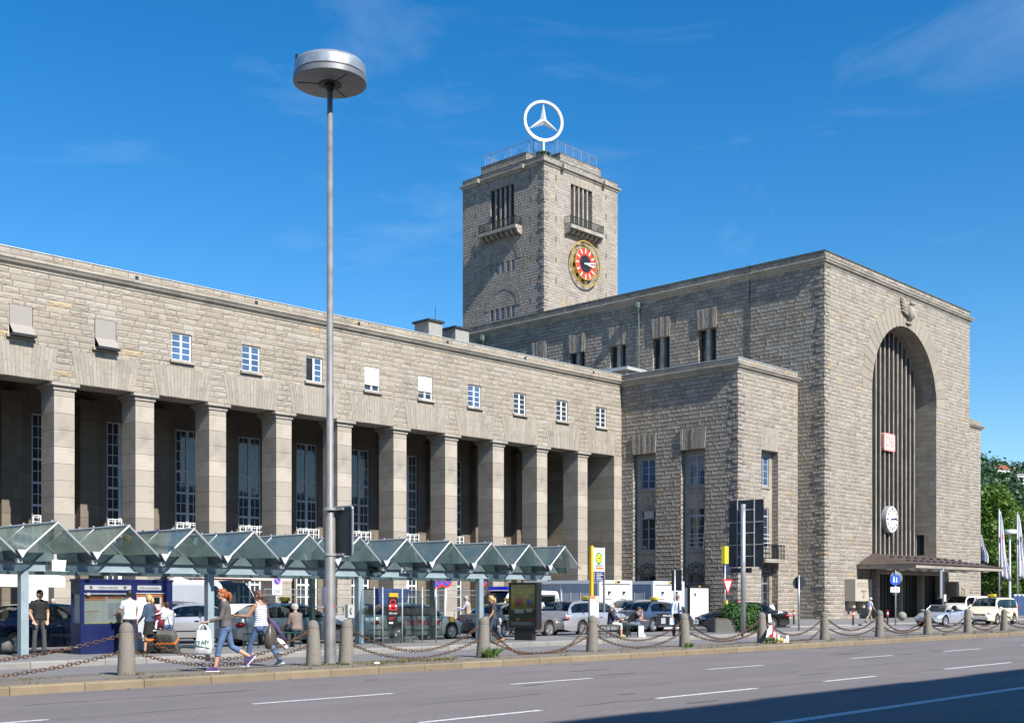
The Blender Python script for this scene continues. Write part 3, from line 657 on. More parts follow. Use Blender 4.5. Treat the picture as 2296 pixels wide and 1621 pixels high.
# ---------------------------------------------------------------- entrance hall with the great arch
HA = thing('entrance_hall', 'tall cubic limestone entrance hall with a great round arch, ribbed window and low canopy', 'entrance hall', (77.67, 42.5, 0))
Wd = 25.43; Dp = 46.0; AC = 12.93; AR = 5.72; SZ = 17.4; RD = 1.95; BZ = 0.1
SW = [(10.83+4.38*k-1.67/2-0.83+0.83, 10.83+4.38*k+1.67/2, 19.3, 22.38, 0.5) for k in range(5)]
SW = [(9.17+4.38*k, 10.83+4.38*k, 19.2, 22.38, 0.55) for k in range(5)]
mb = MB(); PHL = lambda a, z, d: (d, a, z)
wall(mb, 0, Dp, BZ, 25.47, SW, PHL, 0.5)
N = 40
arc = [(AC-AR*cos(pi*k/N), SZ+AR*sin(pi*k/N)) for k in range(N+1)]
mb.cur = 1; mb.quad((0, 0, BZ), (AC-AR, 0, BZ), (AC-AR, 0, SZ), (0, 0, SZ)); mb.quad((AC+AR, 0, BZ), (Wd, 0, BZ), (Wd, 0, SZ), (AC+AR, 0, SZ))
mb.quad((0, 0, SZ), (AC-AR, 0, SZ), (AC-AR, 0, 25.47), (0, 0, 25.47)); mb.quad((AC+AR, 0, SZ), (Wd, 0, SZ), (Wd, 0, 25.47), (AC+AR, 0, 25.47))
for k in range(N): (xa, za), (xb, zb) = arc[k], arc[k+1]; mb.quad((xa, 0, za), (xb, 0, zb), (xb, 0, 25.47), (xa, 0, 25.47))
mb.cur = 0; mb.quad((Wd, 0, BZ), (Wd, Dp, BZ), (Wd, Dp, 25.47), (Wd, 0, 25.47)); mb.quad((Wd, Dp, BZ), (0, Dp, BZ), (0, Dp, 25.47), (Wd, Dp, 25.47))
mb.box(0.35, Wd-0.35, 0.35, Dp, 25.3, 26.0)
PH = 26.48
mb.box(0.0, Wd, -0.02, 0.4, 25.98, PH); mb.box(0.0, 0.4, 0.4, Dp, 25.98, PH); mb.box(Wd-0.4, Wd, 0.4, Dp, 25.98, PH)
mb.build('wall', [STONE2, STONE_F], HA, uv=True)
mb = MB(); RV = dressed('reveal_stone', 0.42, (0.36, 0.315, 0.26), 0.9)
rev = [(AC-AR, BZ)]+arc+[(AC+AR, BZ)]
for (xa, za), (xb, zb) in zip(rev[:-1], rev[1:]):
    if abs(xa-(AC+AR)) < 1e-3 and zb < za:                                    # right reveal has a narrow dark window
        wall(mb, 0, RD, BZ, SZ, [(1.05, 1.75, 5.2, 6.9, 0.3)], lambda a, z, d: (AC+AR+d, a, z), 0.3)
    else: mb.quad((xa, 0, za), (xb, 0, zb), (xb, RD, zb), (xa, RD, za))
mb.build('arch_reveal', RV, HA, uv=True)
mb = MB(); mb.box(AC+AR+0.28, AC+AR+0.3, 1.0, 1.8, 5.1, 7.0); mb.build('slit_window', GLASS, HA)
mb = MB()
for k in range(27):                                                            # ring of voussoirs
    a0, a1 = pi*k/27+0.004, pi*(k+1)/27-0.004; r0 = AR+0.0; r1 = AR+1.35+0.45*abs(cos((a0+a1)/2))*(1 if k % 2 else 0.5)
    p = [(AC-r*cos(a), -0.03, SZ+r*sin(a)) for r, a in ((r0, a0), (r0, a1), (r1, a1), (r1, a0))]; mb.prism(p, (0, 0.05, 0))
mb.build('arch_ring', VOUS3, HA, uv=True)
mb = MB(); mb.box(AC-AR-0.2, AC+AR+0.2, RD+0.02, RD+0.3, 5.0, 24.0); mb.build('arch_backing', mat('bronze_glazing', (0.045, 0.042, 0.038), 0.5), HA)
RIBD = mat('shade_toned_rib_stone', (0.13, 0.115, 0.1), 0.85, var=0.3, vs=0.8)  # dark tone puts the shade of the rib sides into the colour
for k in range(1, 15):
    x = AC-AR+AR*2*k/15; hgt = SZ+sqrt(max(0, AR*AR-(x-AC)**2))+0.2
    mb = MB(); mb.box(x-0.11, x+0.11, RD-0.38, RD+0.02, 4.9, hgt); rb_ = mb.build('stone_rib', RIBD, HA); MB().box(x-0.065, x+0.065, RD-0.42, RD-0.38, 4.9, hgt).build('rib_lit_edge', TRIM, rb_, uv=True)  # pale strip added to imitate the sunlit front edge of each rib
mb = MB(); moulding(mb, [(0, Dp, -1, 0), (0, 0, -1, -1), (Wd, 0, 1, -1), (Wd, Dp, 1, 0)], CORN(25.47)); mb.build('cornice', TRIM, HA, uv=True)
mb = MB()
mb.box(-0.05, Wd+0.05, -0.07, 0.45, PH, PH+0.05); mb.box(-0.05, 0.45, 0.45, Dp, PH, PH+0.05); mb.box(Wd-0.45, Wd+0.05, 0.45, Dp, PH, PH+0.05); mb.build('coping', COPPER, HA)
for h in SW: mb = MB(); fan(mb, h[0], h[1], 22.42, 24.0, 9, PHL, 0.08, 0.1, None, False); mb.build('flat_arch', VOUS2, HA, uv=True)
for h in SW:
    pane_window(HA, 'hall_window', lambda a, z, d: PHL(a, z, 0.5+d), h[0], h[1], 19.2, 22.38, 2, [3], DARKMETAL, GLASS, 0.05, 0.04)
    mb = MB(); c = (h[0]+h[1])/2; mb.box(0.12, 0.5, c-0.17, c+0.17, 19.2, 22.38); mb.build('stone_mullion', TRIM, HA, uv=True)
for y in (16.55, 34.2):
    mb = MB(); mb.tube([(-0.12, y, 25.0), (-0.12, y, 17.7)], 0.085, 8); mb.lathe([(0.1, 24.75), (0.28, 25.05), (0.28, 25.45), (0.2, 25.5)], 8, (-0.3, y, 0)); mb.build('downpipe', COPPER, HA)
mb = MB(); mb.tube([(-0.04, 6.2, 18.0), (-0.04, 6.2, 26.6)], 0.03, 5); mb.build('lightning_rod', DARKMETAL, HA)
# relief emblem of an eagle under the cornice
mb = MB(); ex = AC+0.35
mb.tube([(ex, -0.16, 23.55), (ex, -0.3, 24.2), (ex, -0.3, 24.75)], [0.12, 0.34, 0.2], 10); mb.ball((ex, -0.42, 24.95), (0.2, 0.24, 0.22), 10, 7); mb.tube([(ex, -0.55, 24.92), (ex-0.02, -0.78, 24.82)], [0.08, 0.02], 6)
for sg in (-1, 1):
    for k in range(5):
        t_ = k/4; mb.tube([(ex+sg*0.2, -0.15, 24.0+0.1*k), (ex+sg*(0.75+0.15*t_), -0.18, 24.15+0.22*k), (ex+sg*(1.25+0.1*t_), -0.12, 24.3+0.25*k)], [0.12, 0.13, 0.05], 7)
mb.tube([(ex-0.4, -0.12, 23.45), (ex+0.4, -0.12, 23.45)], 0.1, 8); mb.build('eagle_relief', TRIM, HA, smooth='all', uv=True)
# canopy
cx0, cx1, cy = 4.85, 20.9, -4.6
mb = MB(); mb.add([(cx0, 0, 3.8), (cx0, cy, 3.8), (cx1, cy, 3.8), (cx1, 0, 3.8), (cx0, 0, 4.08), (cx0, cy, 4.08), (cx1, cy, 4.08), (cx1, 0, 4.08)],
                  [(0, 1, 2, 3), (0, 4, 5, 1), (1, 5, 6, 2), (2, 6, 7, 3)]); cn = mb.build('canopy', TRIM, HA, uv=True)
mb = MB(); a, b, c, d = (cx0-0.1, cy-0.1, 4.09), (cx1+0.1, cy-0.1, 4.09), (cx1+0.1, 0.0, 4.09), (cx0-0.1, 0.0, 4.09); e, f = (cx0+2.4, 0.0, 5.0), (cx1-2.4, 0.0, 5.0)
mb.add([a, b, c, d, e, f], [(0, 1, 5, 4), (3, 0, 4), (1, 2, 5), (0, 3, 2, 1)]); mb.add([(a[0], a[1], 4.081), (b[0], b[1], 4.081), (b[0], b[1], 4.13), (a[0], a[1], 4.13)], [(0, 1, 2, 3)])
mb.build('canopy_roof', mat('brown_roofing', (0.085, 0.06, 0.05), 0.6, var=0.25), cn)
mb = MB()
for row, (t_, n_) in enumerate(((0.25, 12), (0.6, 10))):
    for k in range(n_): x = cx0+1.2+(cx1-cx0-2.4)*(k+.5*(row))/n_; y = cy*(1-t_); z = 4.09+0.91*t_; mb.box(x-0.25, x+0.25, y-0.05, y+0.05, z, z+0.12)
mb.build('snow_guard', DARKMETAL, cn)
for k in range(16):
    mb = MB(); mb.ball((cx0+1.2+(k % 8)*1.95, cy+0.9+(k//8)*1.7, 3.8), (0.3, 0.3, 0.12), 12, 6); mb.build('canopy_lamp', mat('lamp_bowl', (0.6, 0.6, 0.57), 0.4), cn, smooth='all')
# portal under the canopy: three doorways between fluted piers
mb = MB(); prs = [(7.0, 7.62), (11.05, 11.47), (14.85, 15.27), (18.3, 18.9)]
dx = [(7.62, 11.05), (11.47, 14.85), (15.27, 18.3)]
for x0_, x1_ in prs:
    mb.box(x0_, x1_, -0.45, -0.05, 0.1, 3.45)
    for k in range(2): w_ = (x1_-x0_)*(0.36-0.16*k); c_ = (x0_+x1_)/2; mb.box(c_-w_, c_+w_, -0.5-0.05*k, -0.45-0.05*k, 0.1, 3.45)
mb.box(7.0, 18.9, -0.5, -0.05, 3.45, 3.62); mb.box(7.1, 18.8, -0.45, -0.05, 3.62, 3.8); mb.box(AC-AR, AC+AR, -0.04, RD, 3.6, 4.9)
mb.build('portal', RV, HA, uv=True)
for x0_, x1_ in dx:
    mb = MB(); mb.box(x0_, x1_, 0.02, 0.1, 0.1, 3.45); dr = mb.build('door', WOOD, HA)
    mb = MB()
    for k in range(7): x = x0_+(x1_-x0_)*k/6; mb.box(x-0.03, x+0.03, -0.04, 0.02, 0.1, 3.45)
    for k in range(8): z = 0.5+k*0.37; mb.box(x0_, x1_, -0.035, 0.015, z, z+0.04)
    mb.build('door_grid', DARKMETAL, dr)
# stone relief boxes on the wall
for x0_, x1_ in ((2.95, 5.55), (20.7, 23.2)):
    mb = MB(); mb.box(x0_, x1_, -0.85, -0.02, 1.4, 3.0); mb.box(x0_+0.35, x0_+0.7, -0.5, -0.02, 0.9, 1.4); mb.box(x1_-0.7, x1_-0.35, -0.5, -0.02, 0.9, 1.4); rb = mb.build('relief_box', dressed('relief_stone'+str(int(x0_)), 3.0, (0.42, 0.38, 0.31), 9.0, dirt=0.3), HA, uv=True)
    mb = MB()
    for k in range(3): mb.box(x0_+0.3, x1_-0.3, -0.87, -0.85, 2.72-k*0.14, 2.77-k*0.14)
    if x0_ < 10:
        mb.tube([(x0_+1.3, -0.87, 1.6), (x0_+1.3, -0.87, 2.3)], 0.05, 6); mb.tube([(x0_+0.9, -0.87, 2.15), (x0_+1.7, -0.87, 2.15)], 0.05, 6); mb.tube([(x0_+1.1, -0.87, 1.75), (x0_+1.5, -0.87, 1.75)], 0.04, 6)
    else:
        mb.tube([(x0_+1.0, -0.87, 1.55), (x0_+0.95, -0.89, 1.9), (x0_+1.05, -0.9, 2.3)], [0.06, 0.14, 0.09], 7); mb.tube([(x0_+1.5, -0.87, 1.55), (x0_+1.55, -0.89, 1.9), (x0_+1.45, -0.9, 2.2)], [0.06, 0.13, 0.08], 7); mb.ball((x0_+1.06, -0.92, 2.45), 0.1, 8, 6); mb.ball((x0_+1.44, -0.92, 2.32), 0.09, 8, 6)
    mb.build('carved_relief', TRIM, rb, smooth=True, uv=True)

# mirror block to the right of the hall
RB = thing('far_corner_block', 'narrow lower limestone block with a cornice right of the arched hall before the trees', 'station block', (103.12, 44.7, 0))
mb = MB(); wall(mb, 0, 7.8, 0.0, 17.14, [], PF, 0.5); mb.quad((7.8, 0, 0), (7.8, 14, 0), (7.8, 14, 17.14), (7.8, 0, 17.14)); mb.box(0, 7.5, 0.3, 14, 17.0, 17.5); mb.box(0, 7.8, -0.02, 0.4, 17.62, 17.98); mb.box(7.4, 7.8, 0.4, 14, 17.62, 17.98); mb.build('wall', STONE_F, RB, uv=True)
mb = MB(); moulding(mb, [(0, 0, 0, -1), (7.8, 0, 1, -1), (7.8, 14, 1, 0)], CORN(17.13)); mb.build('cornice', TRIM, RB, uv=True)
mb = MB(); mb.box(0, 7.85, -0.06, 0.45, 17.98, 18.02); mb.build('coping', ZINC, RB)

# ---------------------------------------------------------------- clock tower
TO = thing('clock_tower', 'square rusticated limestone clock tower with railed roof behind the entrance hall', 'clock tower', (111.88, 100.0, 0))
TW, TD = 14.82, 14.55; TZ = 56.0
PTR = lambda a, z, d: (a, d, z); PTL = lambda a, z, d: (d, a, z)
STONE3 = ashlar('rusticated_limestone_tower', h=0.36, L=0.85, cols=((0.37, 0.325, 0.275), (0.29, 0.255, 0.22)), seed=9.0, amp=1.8, soot_amt=0.5)
STONE4 = ashlar('rusticated_limestone_tower_front', h=0.36, L=0.85, cols=((0.37, 0.325, 0.275), (0.29, 0.255, 0.22)), seed=9.0, amp=0.9, rough_amt=0.85, soot_amt=0.5)
slits_r = [(x-0.09, x+0.09, z-0.35, z+0.35, 0.4) for x in (2.29, 12.36) for z in (54.8, 52.2, 49.6, 47.0, 44.4, 41.8)]
slits_l = [(x-0.09, x+0.09, z-0.35, z+0.35, 0.4) for x in (2.41, 12.22) for z in (54.8, 52.2, 49.6, 47.0, 44.4, 41.8, 39.2)]
smallw = [(4.97+0.95*k, 4.97+0.95*k+0.62, z, z+1.42, 0.3) for k in range(5) for z in (43.65, 37.72)]
mb = MB(); mb.cur = 1; wall(mb, 0, TW, 0, TZ, slits_r+[(5.16, 9.49, 49.3, 54.8, 0.8)], PTR, 0.5); mb.cur = 0; wall(mb, 0, TD, 0, TZ, slits_l+[(5.14, 9.36, 49.1, 54.7, 0.8)]+smallw, PTL, 0.5)
mb.quad((TW, 0, 0), (TW, TD, 0), (TW, TD, TZ), (TW, 0, TZ)); mb.quad((TW, TD, 0), (0, TD, 0), (0, TD, TZ), (TW, TD, TZ)); mb.box(0.3, TW-0.3, 0.3, TD-0.3, 56.2, 56.9)
for x0_, x1_, y0_, y1_ in ((0, TW, -0.0, 0.5), (0, 0.5, 0.5, TD), (TW-0.5, TW, 0.5, TD), (0.5, TW-0.5, TD-0.5, TD)): mb.box(x0_, x1_, y0_, y1_, 56.5, 57.15)
mb.box(3.25, 11.4, 0.12, TD-0.12, 57.16, 58.25); mb.box(0.12, 3.25, 3.1, 11.2, 57.16, 58.25); mb.box(11.4, TW-0.12, 3.1, 11.2, 57.16, 58.25)
mb.build('wall', [STONE3, STONE4], TO, uv=True)
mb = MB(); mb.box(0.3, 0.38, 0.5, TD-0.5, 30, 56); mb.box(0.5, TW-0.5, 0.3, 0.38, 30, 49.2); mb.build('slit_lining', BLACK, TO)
mb = MB(); moulding(mb, [(0, TD, -1, 1), (0, 0, -1, -1), (TW, 0, 1, -1), (TW, TD, 1, 1)], [(-0.1, 56.0), (0.1, 56.0), (0.2, 56.25), (0.36, 56.3), (0.36, 56.48), (0.1, 56.5), (-0.1, 56.5)]); mb.build('cornice', TRIM, TO, uv=True)
mb = MB()
for x0_, x1_, y0_, y1_ in ((-0.05, TW+.05, -0.05, 0.55), (-.05, 0.55, 0.55, TD)): mb.box(x0_, x1_, y0_, y1_, 57.15, 57.22)
mb.box(3.2, 11.45, 0.07, TD-0.07, 58.25, 58.32); mb.box(0.07, 3.2, 3.05, 11.25, 58.25, 58.32); mb.box(11.45, TW-0.07, 3.05, 11.25, 58.25, 58.32); mb.build('coping', COPPER, TO)
mb = MB()
for x in (3.3, 11.6): mb.cbox((x, -0.4, 56.35), (0.5, 0.6, 0.5))
for y in (3.3, 11.3): mb.cbox((-0.4, y, 56.35), (0.6, 0.5, 0.5))
mb.build('gargoyle', TRIM, TO, uv=True)
mb = MB(); fan(mb, 5.16, 9.49, 54.82, 56.0, 15, PTR, 0.02, 0.2, None, False); mb.build('flat_arch', VOUS, TO, uv=True); mb = MB(); fan(mb, 5.14, 9.36, 54.72, 55.9, 15, PTL, 0.06, 0.2, None, False)
mb.build('flat_arch', VOUS2, TO, uv=True)
for zc in (41.0, 47.0):
    mb = MB() #                                                        # relieving arches over the small windows
    for k in range(17):
        a0, a1 = pi*k/17+0.01, pi*(k+1)/17-0.01; c = 7.1; r0, r1 = (2.4, 3.25)
        zz = zc-1.9
        mb.prism([(-0.03, c-r*cos(a), zz+r*sin(a)) for r, a in ((r0, a0), (r0, a1), (r1, a1), (r1, a0))], (0.05, 0, 0))
    mb.build('relieving_arch', VOUS2, TO, uv=True)
for P, a0, a1, z0, z1 in ((PTR, 5.16, 9.49, 49.2, 54.8), (PTL, 5.14, 9.36, 49.1, 54.7)):
    mb = MB(); mb.prism([P(a0, z0, 0.78), P(a1, z0, 0.78), P(a1, z1, 0.78), P(a0, z1, 0.78)], Vector(P(0, 0, 0.1))-Vector(P(0, 0, 0))); lw = mb.build('louvre_window', GLASS, TO)
    for k in range(1, 5): x = a0+(a1-a0)*k/5; mb = MB(); mb.prism([P(x-0.13, z0, 0.1), P(x+0.13, z0, 0.1), P(x+0.13, z1, 0.1), P(x-0.13, z1, 0.1)], Vector(P(0, 0, 0.66))-Vector(P(0, 0, 0))); mb.build('stone_mullion', TRIM, lw, uv=True)
    mb = MB(); c = (a0+a1)/2; b0, b1 = c-3.45, c+3.2
    mb.prism([P(b0, z0-0.5, -1.2), P(b1, z0-0.5, -1.2), P(b1, z0-0.05, -1.2), P(b0, z0-0.05, -1.2)], Vector(P(0, 0, 0.02))-Vector(P(0, 0, -1.2)))
    for k in range(8): x = b0+0.2+(b1-b0-0.4)*k/7; mb.prism([P(x-0.2, z0-0.52, -0.95), P(x-0.2, z0-0.52, 0), P(x-0.2, z0-1.2, 0), P(x-0.2, z0-0.95, -0.7)], Vector(P(0.4, 0, 0))-Vector(P(0, 0, 0)))
    bl = mb.build('balcony', TRIM, TO, uv=True); mb = MB()
    for k in range(34): x = b0+0.05+(b1-b0-0.1)*k/33; mb.tube([P(x, z0-0.05, -1.1), P(x, z0+1.0, -1.1)], 0.045, 4, False)
    for k in range(5):
        for xx in (b0+0.05, b1-0.05): mb.tube([P(xx, z0-0.05, -1.0+0.25*k), P(xx, z0+1.0, -1.0+0.25*k)], 0.045, 4, False)
    for z in (z0+0.1, z0+1.0): mb.tube([P(b0+0.05, z, 0), P(b0+0.05, z, -1.1), P(b1-0.05, z, -1.1), P(b1-0.05, z, 0)], 0.05, 5)
    mb.build('balcony_rail', DARKMETAL, bl)
for h in smallw: pane_window(TO, 'small_window', lambda a, z, d: PTL(a, z, 0.28+d), h[0], h[1], h[2], h[3], 2, [4], FRAME_W, GLASSB, 0.05, 0.035)
mb = MB(); rail = [(3.4, 0.8), (11.3, 0.8), (11.3, 3.2), (14.0, 3.2), (14.0, 11.1), (11.3, 11.1), (11.3, 13.7), (3.4, 13.7), (3.4, 11.1), (0.8, 11.1), (0.8, 3.3), (3.4, 3.3), (3.4, 0.8)]
rail2 = []
for (xa, ya), (xb, yb) in zip(rail[:-1], rail[1:]):
    n_ = max(1, round(sqrt((xb-xa)**2+(yb-ya)**2)/1.7))
    for k in range(n_): x, y = xa+(xb-xa)*k/n_, ya+(yb-ya)*k/n_; mb.tube([(x, y, 58.15), (x, y, 60.0)], 0.045, 5)
    for z in (58.5, 59.98): mb.tube([(xa, ya, z), (xb, yb, z)], 0.04, 5)
    for k in range(int(sqrt((xb-xa)**2+(yb-ya)**2)/0.35)):
        L_ = sqrt((xb-xa)**2+(yb-ya)**2); f0 = k*0.35/L_; x, y = xa+(xb-xa)*f0, ya+(yb-ya)*f0; mb.tube([(x, y, 58.5), (x, y, 59.98)], 0.012, 3, False)
mb.build('roof_railing', GALV, TO)
mb = MB(); mb.box(4.5, 7.5, 10.0, 12.8, 58.2, 59.3); mb.build('roof_light', GLASSB, TO)

# rough corner stones so that the arrises are not ruler straight
def quoins(parent, x, y, sy, z0, z1, h, m, seed, pmax=0.05):
    r = random.Random(seed); mb = MB(); z = z0; k = 0
    while z < z1-0.05:
        e = min(z+h, z1); p, q = r.uniform(0.006, pmax), r.uniform(0.006, pmax); a, b = ((0.75, 0.4) if k % 2 else (0.4, 0.75)); a *= r.uniform(0.8, 1.2); b *= r.uniform(0.8, 1.2)
        c = r.uniform(0.01, 0.05); mb.prism([(x-p+c, y-q, z+0.008), (x+a, y-q, z+0.008), (x+a, y+0.05, z+0.008), (x+0.05, y+0.05, z+0.008), (x+0.05, y+b, z+0.008), (x-p, y+b, z+0.008), (x-p, y-q+c, z+0.008)], (0, 0, e-z-0.016)); z = e; k += 1
    return mb.build('corner_stones', m, parent, uv=True)
quoins(HA, 0, 0, 1, 0.12, 25.4, 0.29, STONE2, 1); quoins(AV, 0, 0, 1, 0.02, 17.1, 0.29, STONE2, 2); quoins(TO, 0, 0, 1, 25.2, 55.9, 0.42, STONE3, 3, 0.09)
# ---------------------------------------------------------------- clocks, emblem, signs on the buildings
def disc(mb, c, r, y0, y1, n=36, ax='y'):
    mb.prism([(c[0]+r*cos(2*pi*k/n), y0, c[1]+r*sin(2*pi*k/n)) for k in range(n)], (0, y1-y0, 0))
TC = thing('tower_clock', 'gilded skeleton clock with red and black face on the clock tower wall', 'wall clock', (119.45, 99.9, 44.9))
R = 2.95
mb = MB()
for r0, r1 in ((2.82, 2.98), (2.02, 2.12)):
    n = 48
    for k in range(n): a0, a1 = 2*pi*k/n, 2*pi*(k+1)/n; mb.prism([(r*cos(a), -0.45, r*sin(a)) for r, a in ((r0, a0), (r0, a1), (r1, a1), (r1, a0))], (0, 0.12, 0))
for k in range(12): a = 2*pi*k/12; mb.tube([(2.0*cos(a), -0.4, 2.0*sin(a)), (2.0*cos(a), 0.1, 2.0*sin(a))], 0.04, 5)
rg_ = mb.build('clock_ring', GOLD, TC)
for k, s in enumerate(('XII', 'I', 'II', 'III', 'IIII', 'V', 'VI', 'VII', 'VIII', 'IX', 'X', 'XI')):
    a = pi/2-2*pi*k/12; lettering(s, 0.72, GOLD, TC, (2.46*cos(a), -0.42, 2.46*sin(a)), Euler((pi/2, 0, 0)).to_matrix().to_4x4().to_euler() if k == 0 else (Matrix.Rotation(-(a-pi/2)*-1, 3, 'Y').inverted() @ Euler((pi/2, 0, 0)).to_matrix()).to_euler(), 0.95, 'numeral')
mb = MB(); disc(mb, (0, 0), 2.06, -0.36, -0.3); fc = mb.build('clock_face', CLOCKRED, TC)
mb = MB(); disc(mb, (0, 0), 1.14, -0.37, -0.361); mb.build('centre_disc', BLACK, fc)
mb = MB()
for k in range(12): a = pi/2-2*pi*k/12; mb.cbox((1.68*cos(a), -0.38, 1.68*sin(a)), (0.6, 0.03, 0.17), ry=-a)
mb.build('hour_mark', WHITE, fc)
mb = MB(); am = pi/2-2*pi*(13.2/60); ah = pi/2-2*pi*((2+13.2/60)/12)
mb.cbox((0.75*cos(am), -0.5, 0.75*sin(am)), (2.3, 0.04, 0.16), ry=-am); mb.cbox((0.55*cos(ah+0.62), -0.46, 0.55*sin(ah+0.62)), (1.5, 0.04, 0.2), ry=-(ah+0.62)) if False else mb.cbox((0.75*cos(-0.12), -0.46, 0.75*sin(-0.12)), (1.5, 0.04, 0.2), ry=0.12)
mb.build('clock_hand', WHITE, fc)

HC = thing('hall_clock', 'round white station clock with black bars in front of the ribbed arch window', 'wall clock', (onv(1992.3, 44.0), 44.0, 7.93))
mb = MB(); disc(mb, (0, 0), 1.08, -0.3, 0.1); mb.build('clock_case', ALU, HC, smooth=30)
mb = MB(); disc(mb, (0, 0), 1.0, -0.32, -0.301); fc = mb.build('clock_face', WHITE, HC)
mb = MB()
for k in range(12): a = pi/2-2*pi*k/12; mb.cbox((0.8*cos(a), -0.33, 0.8*sin(a)), (0.26, 0.02, 0.09 if k % 3 else 0.12), ry=-a)
mb.build('hour_mark', BLACK, fc)
mb = MB(); mb.cbox((0.3*cos(am), -0.35, 0.3*sin(am)), (1.1, 0.02, 0.07), ry=-am); mb.cbox((0.2, -0.34, 0.02), (0.8, 0.02, 0.12), ry=-0.06); mb.build('clock_hand', NAVY, fc)
DBS = thing('railway_sign', 'square pale red railway sign with two letters in front of the ribbed arch window', 'sign', (onv(1989.5, 44.05), 44.05, 14.1))
FADED = mat('faded_red_panel', (0.78, 0.30, 0.27), 0.5); PINKW = mat('faded_white_panel', (0.78, 0.62, 0.60), 0.5)
def rrect(w, h, r, n=5):
    p = []
    for cx_, cz_, a0 in ((w/2-r, h/2-r, 0), (-w/2+r, h/2-r, pi/2), (-w/2+r, -h/2+r, pi), (w/2-r, -h/2+r, 1.5*pi)):
        for k in range(n+1): a = a0+pi/2*k/n; p.append((cx_+r*cos(a), cz_+r*sin(a)))
    return p
def plate(w, h, r, y0, y1): return MB().prism([(x, y0, z) for x, z in rrect(w, h, r)], (0, y1-y0, 0))
plate(1.95, 1.4, 0.16, -0.2, 0.05).build('sign_case', FADED, DBS); plate(1.65, 1.14, 0.1, -0.21, -0.201).build('sign_face', PINKW, DBS); lettering('DB', 1.15, FADED, DBS, (0, -0.215, 0), FRONT)
ST = thing('ring_emblem', 'huge white ring with a three pointed star on top of the clock tower', 'rooftop emblem', (113.9, 101.9, 57.2))
M = Matrix.Translation((0, 0, 5.2)) @ Matrix.Rotation(radians(-46.7+14), 4, 'Z')
mb = MB(); n = 56
mb.loft([[(r*cos(2*pi*k/n), y, r*sin(2*pi*k/n)) for r, y in ((2.28, -0.14), (2.28, 0.14), (2.62, 0.2), (2.66, 0.0), (2.62, -0.2))] for k in range(n+1)], caps=False); mb.xf(M)
WSTAR = mat('emblem_white', (0.58, 0.59, 0.6), 0.35, 0.1)
mb.build('ring', WSTAR, ST, smooth=30)
mb = MB()
for k in range(3):
    a = pi/2+2*pi*k/3; tip = (2.34*cos(a), 0, 2.34*sin(a)); s0 = (0.46*cos(a+pi/3), 0, 0.46*sin(a+pi/3)); s1 = (0.46*cos(a-pi/3), 0, 0.46*sin(a-pi/3))
    for q in (-0.34, 0.34): mb.add([tip, s0, (0, q, 0), s1], [(0, 1, 2), (0, 2, 3)] if q < 0 else [(0, 2, 1), (0, 3, 2)])
mb.xf(M); mb.build('star', WSTAR, ST)
mb = MB(); mb.tube([(0, 0, 0.2), (0, 0, 2.65)], 0.17, 10); mb.build('mast', WSTAR, ST, smooth=True)
mb = MB(); mb.lathe([(0.2, 0.75), (0.7, 0.85), (0.95, 1.05), (0.95, 1.15), (0.25, 1.25)], 18)
for k in range(6): a = 2*pi*k/6; mb.tube([(0.8*cos(a), 0.8*sin(a), 0.95), (1.0*cos(a), 1.3*sin(a), 0.0)], 0.06, 5)
mb.build('mast_base', COPPER, ST)
mb = MB(); mb.tube([(-0.85, 0.9, 0), (-0.85, 0.9, 2.8)], 0.04, 5); mb.build('aerial', DARKMETAL, ST)

# ---------------------------------------------------------------- street lamp with disc head
lx, ly = 16.35, 20.9
LA = thing('street_lamp', 'tall grey street lamp with a wide disc head standing between two bollards', 'street lamp', (lx, ly, 0.15))
dl = lx*cos(YAW)+ly*sin(YAW); ztop = EYE+(HY-190)*dl/FPX-0.15
mb = MB(); mb.tube([(0, 0, 0), (0, 0, 0.05), (0, 0, 3.2), (0, 0, 3.25), (0, 0, ztop)], [0.135, 0.125, 0.118, 0.085, 0.058], 18); mb.build('pole', mat('weathered_galvanised_pole', (0.2, 0.197, 0.195), 0.55, 0.25, var=0.2, vs=3.0), LA, smooth='all')
hr = 0.80
mb = MB(); mb.lathe([(hr*0.93, ztop+0.16), (hr*0.97, ztop+0.18), (hr*0.97, ztop+0.38), (hr*0.9, ztop+0.45), (0.1, ztop+0.5), (0.01, ztop+0.5)], 48); mb.build('lamp_cover', mat('lamp_housing_aluminium', (0.42, 0.43, 0.44), 0.4, 0.6, var=0.12, vs=5.0), LA, smooth=35)
mb = MB(); mb.lathe([(hr*0.9, ztop), (hr, ztop+0.02), (hr, ztop+0.13), (hr*0.94, ztop+0.16), (hr*0.9, ztop+0.14)], 48); mb.build('lamp_rim', mat('lamp_rim_grey', (0.2, 0.2, 0.205), 0.45, 0.4), LA, smooth=35)
mb = MB(); mb.lathe([(0.01, ztop-0.01), (hr*0.91, ztop+0.03), (hr*0.9, ztop+0.1), (0.01, ztop+0.1)], 48)
ln = mb.build('lamp_lens', LAMPGLASS, LA, smooth=35)
mb = MB(); mb.lathe([(0.06, ztop-0.16), (0.12, ztop-0.06), (0.12, ztop-0.02), (0.25, ztop-0.015), (0.26, ztop+0.02)], 24)
for k in range(3): a = 0.4+2*pi*k/3; mb.cbox((0.47*cos(a), 0.47*sin(a), ztop+0.0), (0.48, 0.02, 0.02), a)
mb.build('lens_hub', BLACK, ln)
mb = MB(); mb.box(-0.62, -0.55, 0.35, 0.42, ztop+0.44, ztop+0.58); mb.build('sensor', SIGNBACK, LA)
mb = MB(); mb.cbox((-0.13, 0.05, 1.5), (0.005, 0.13, 0.4)); mb.build('sticker', GREYP, LA)
mb = MB(); mb.cbox((0.05, -0.121, 1.3), (0.04, 0.004, 0.05), 0.3, 0, 0.6); mb.build('sticker', RED, LA)
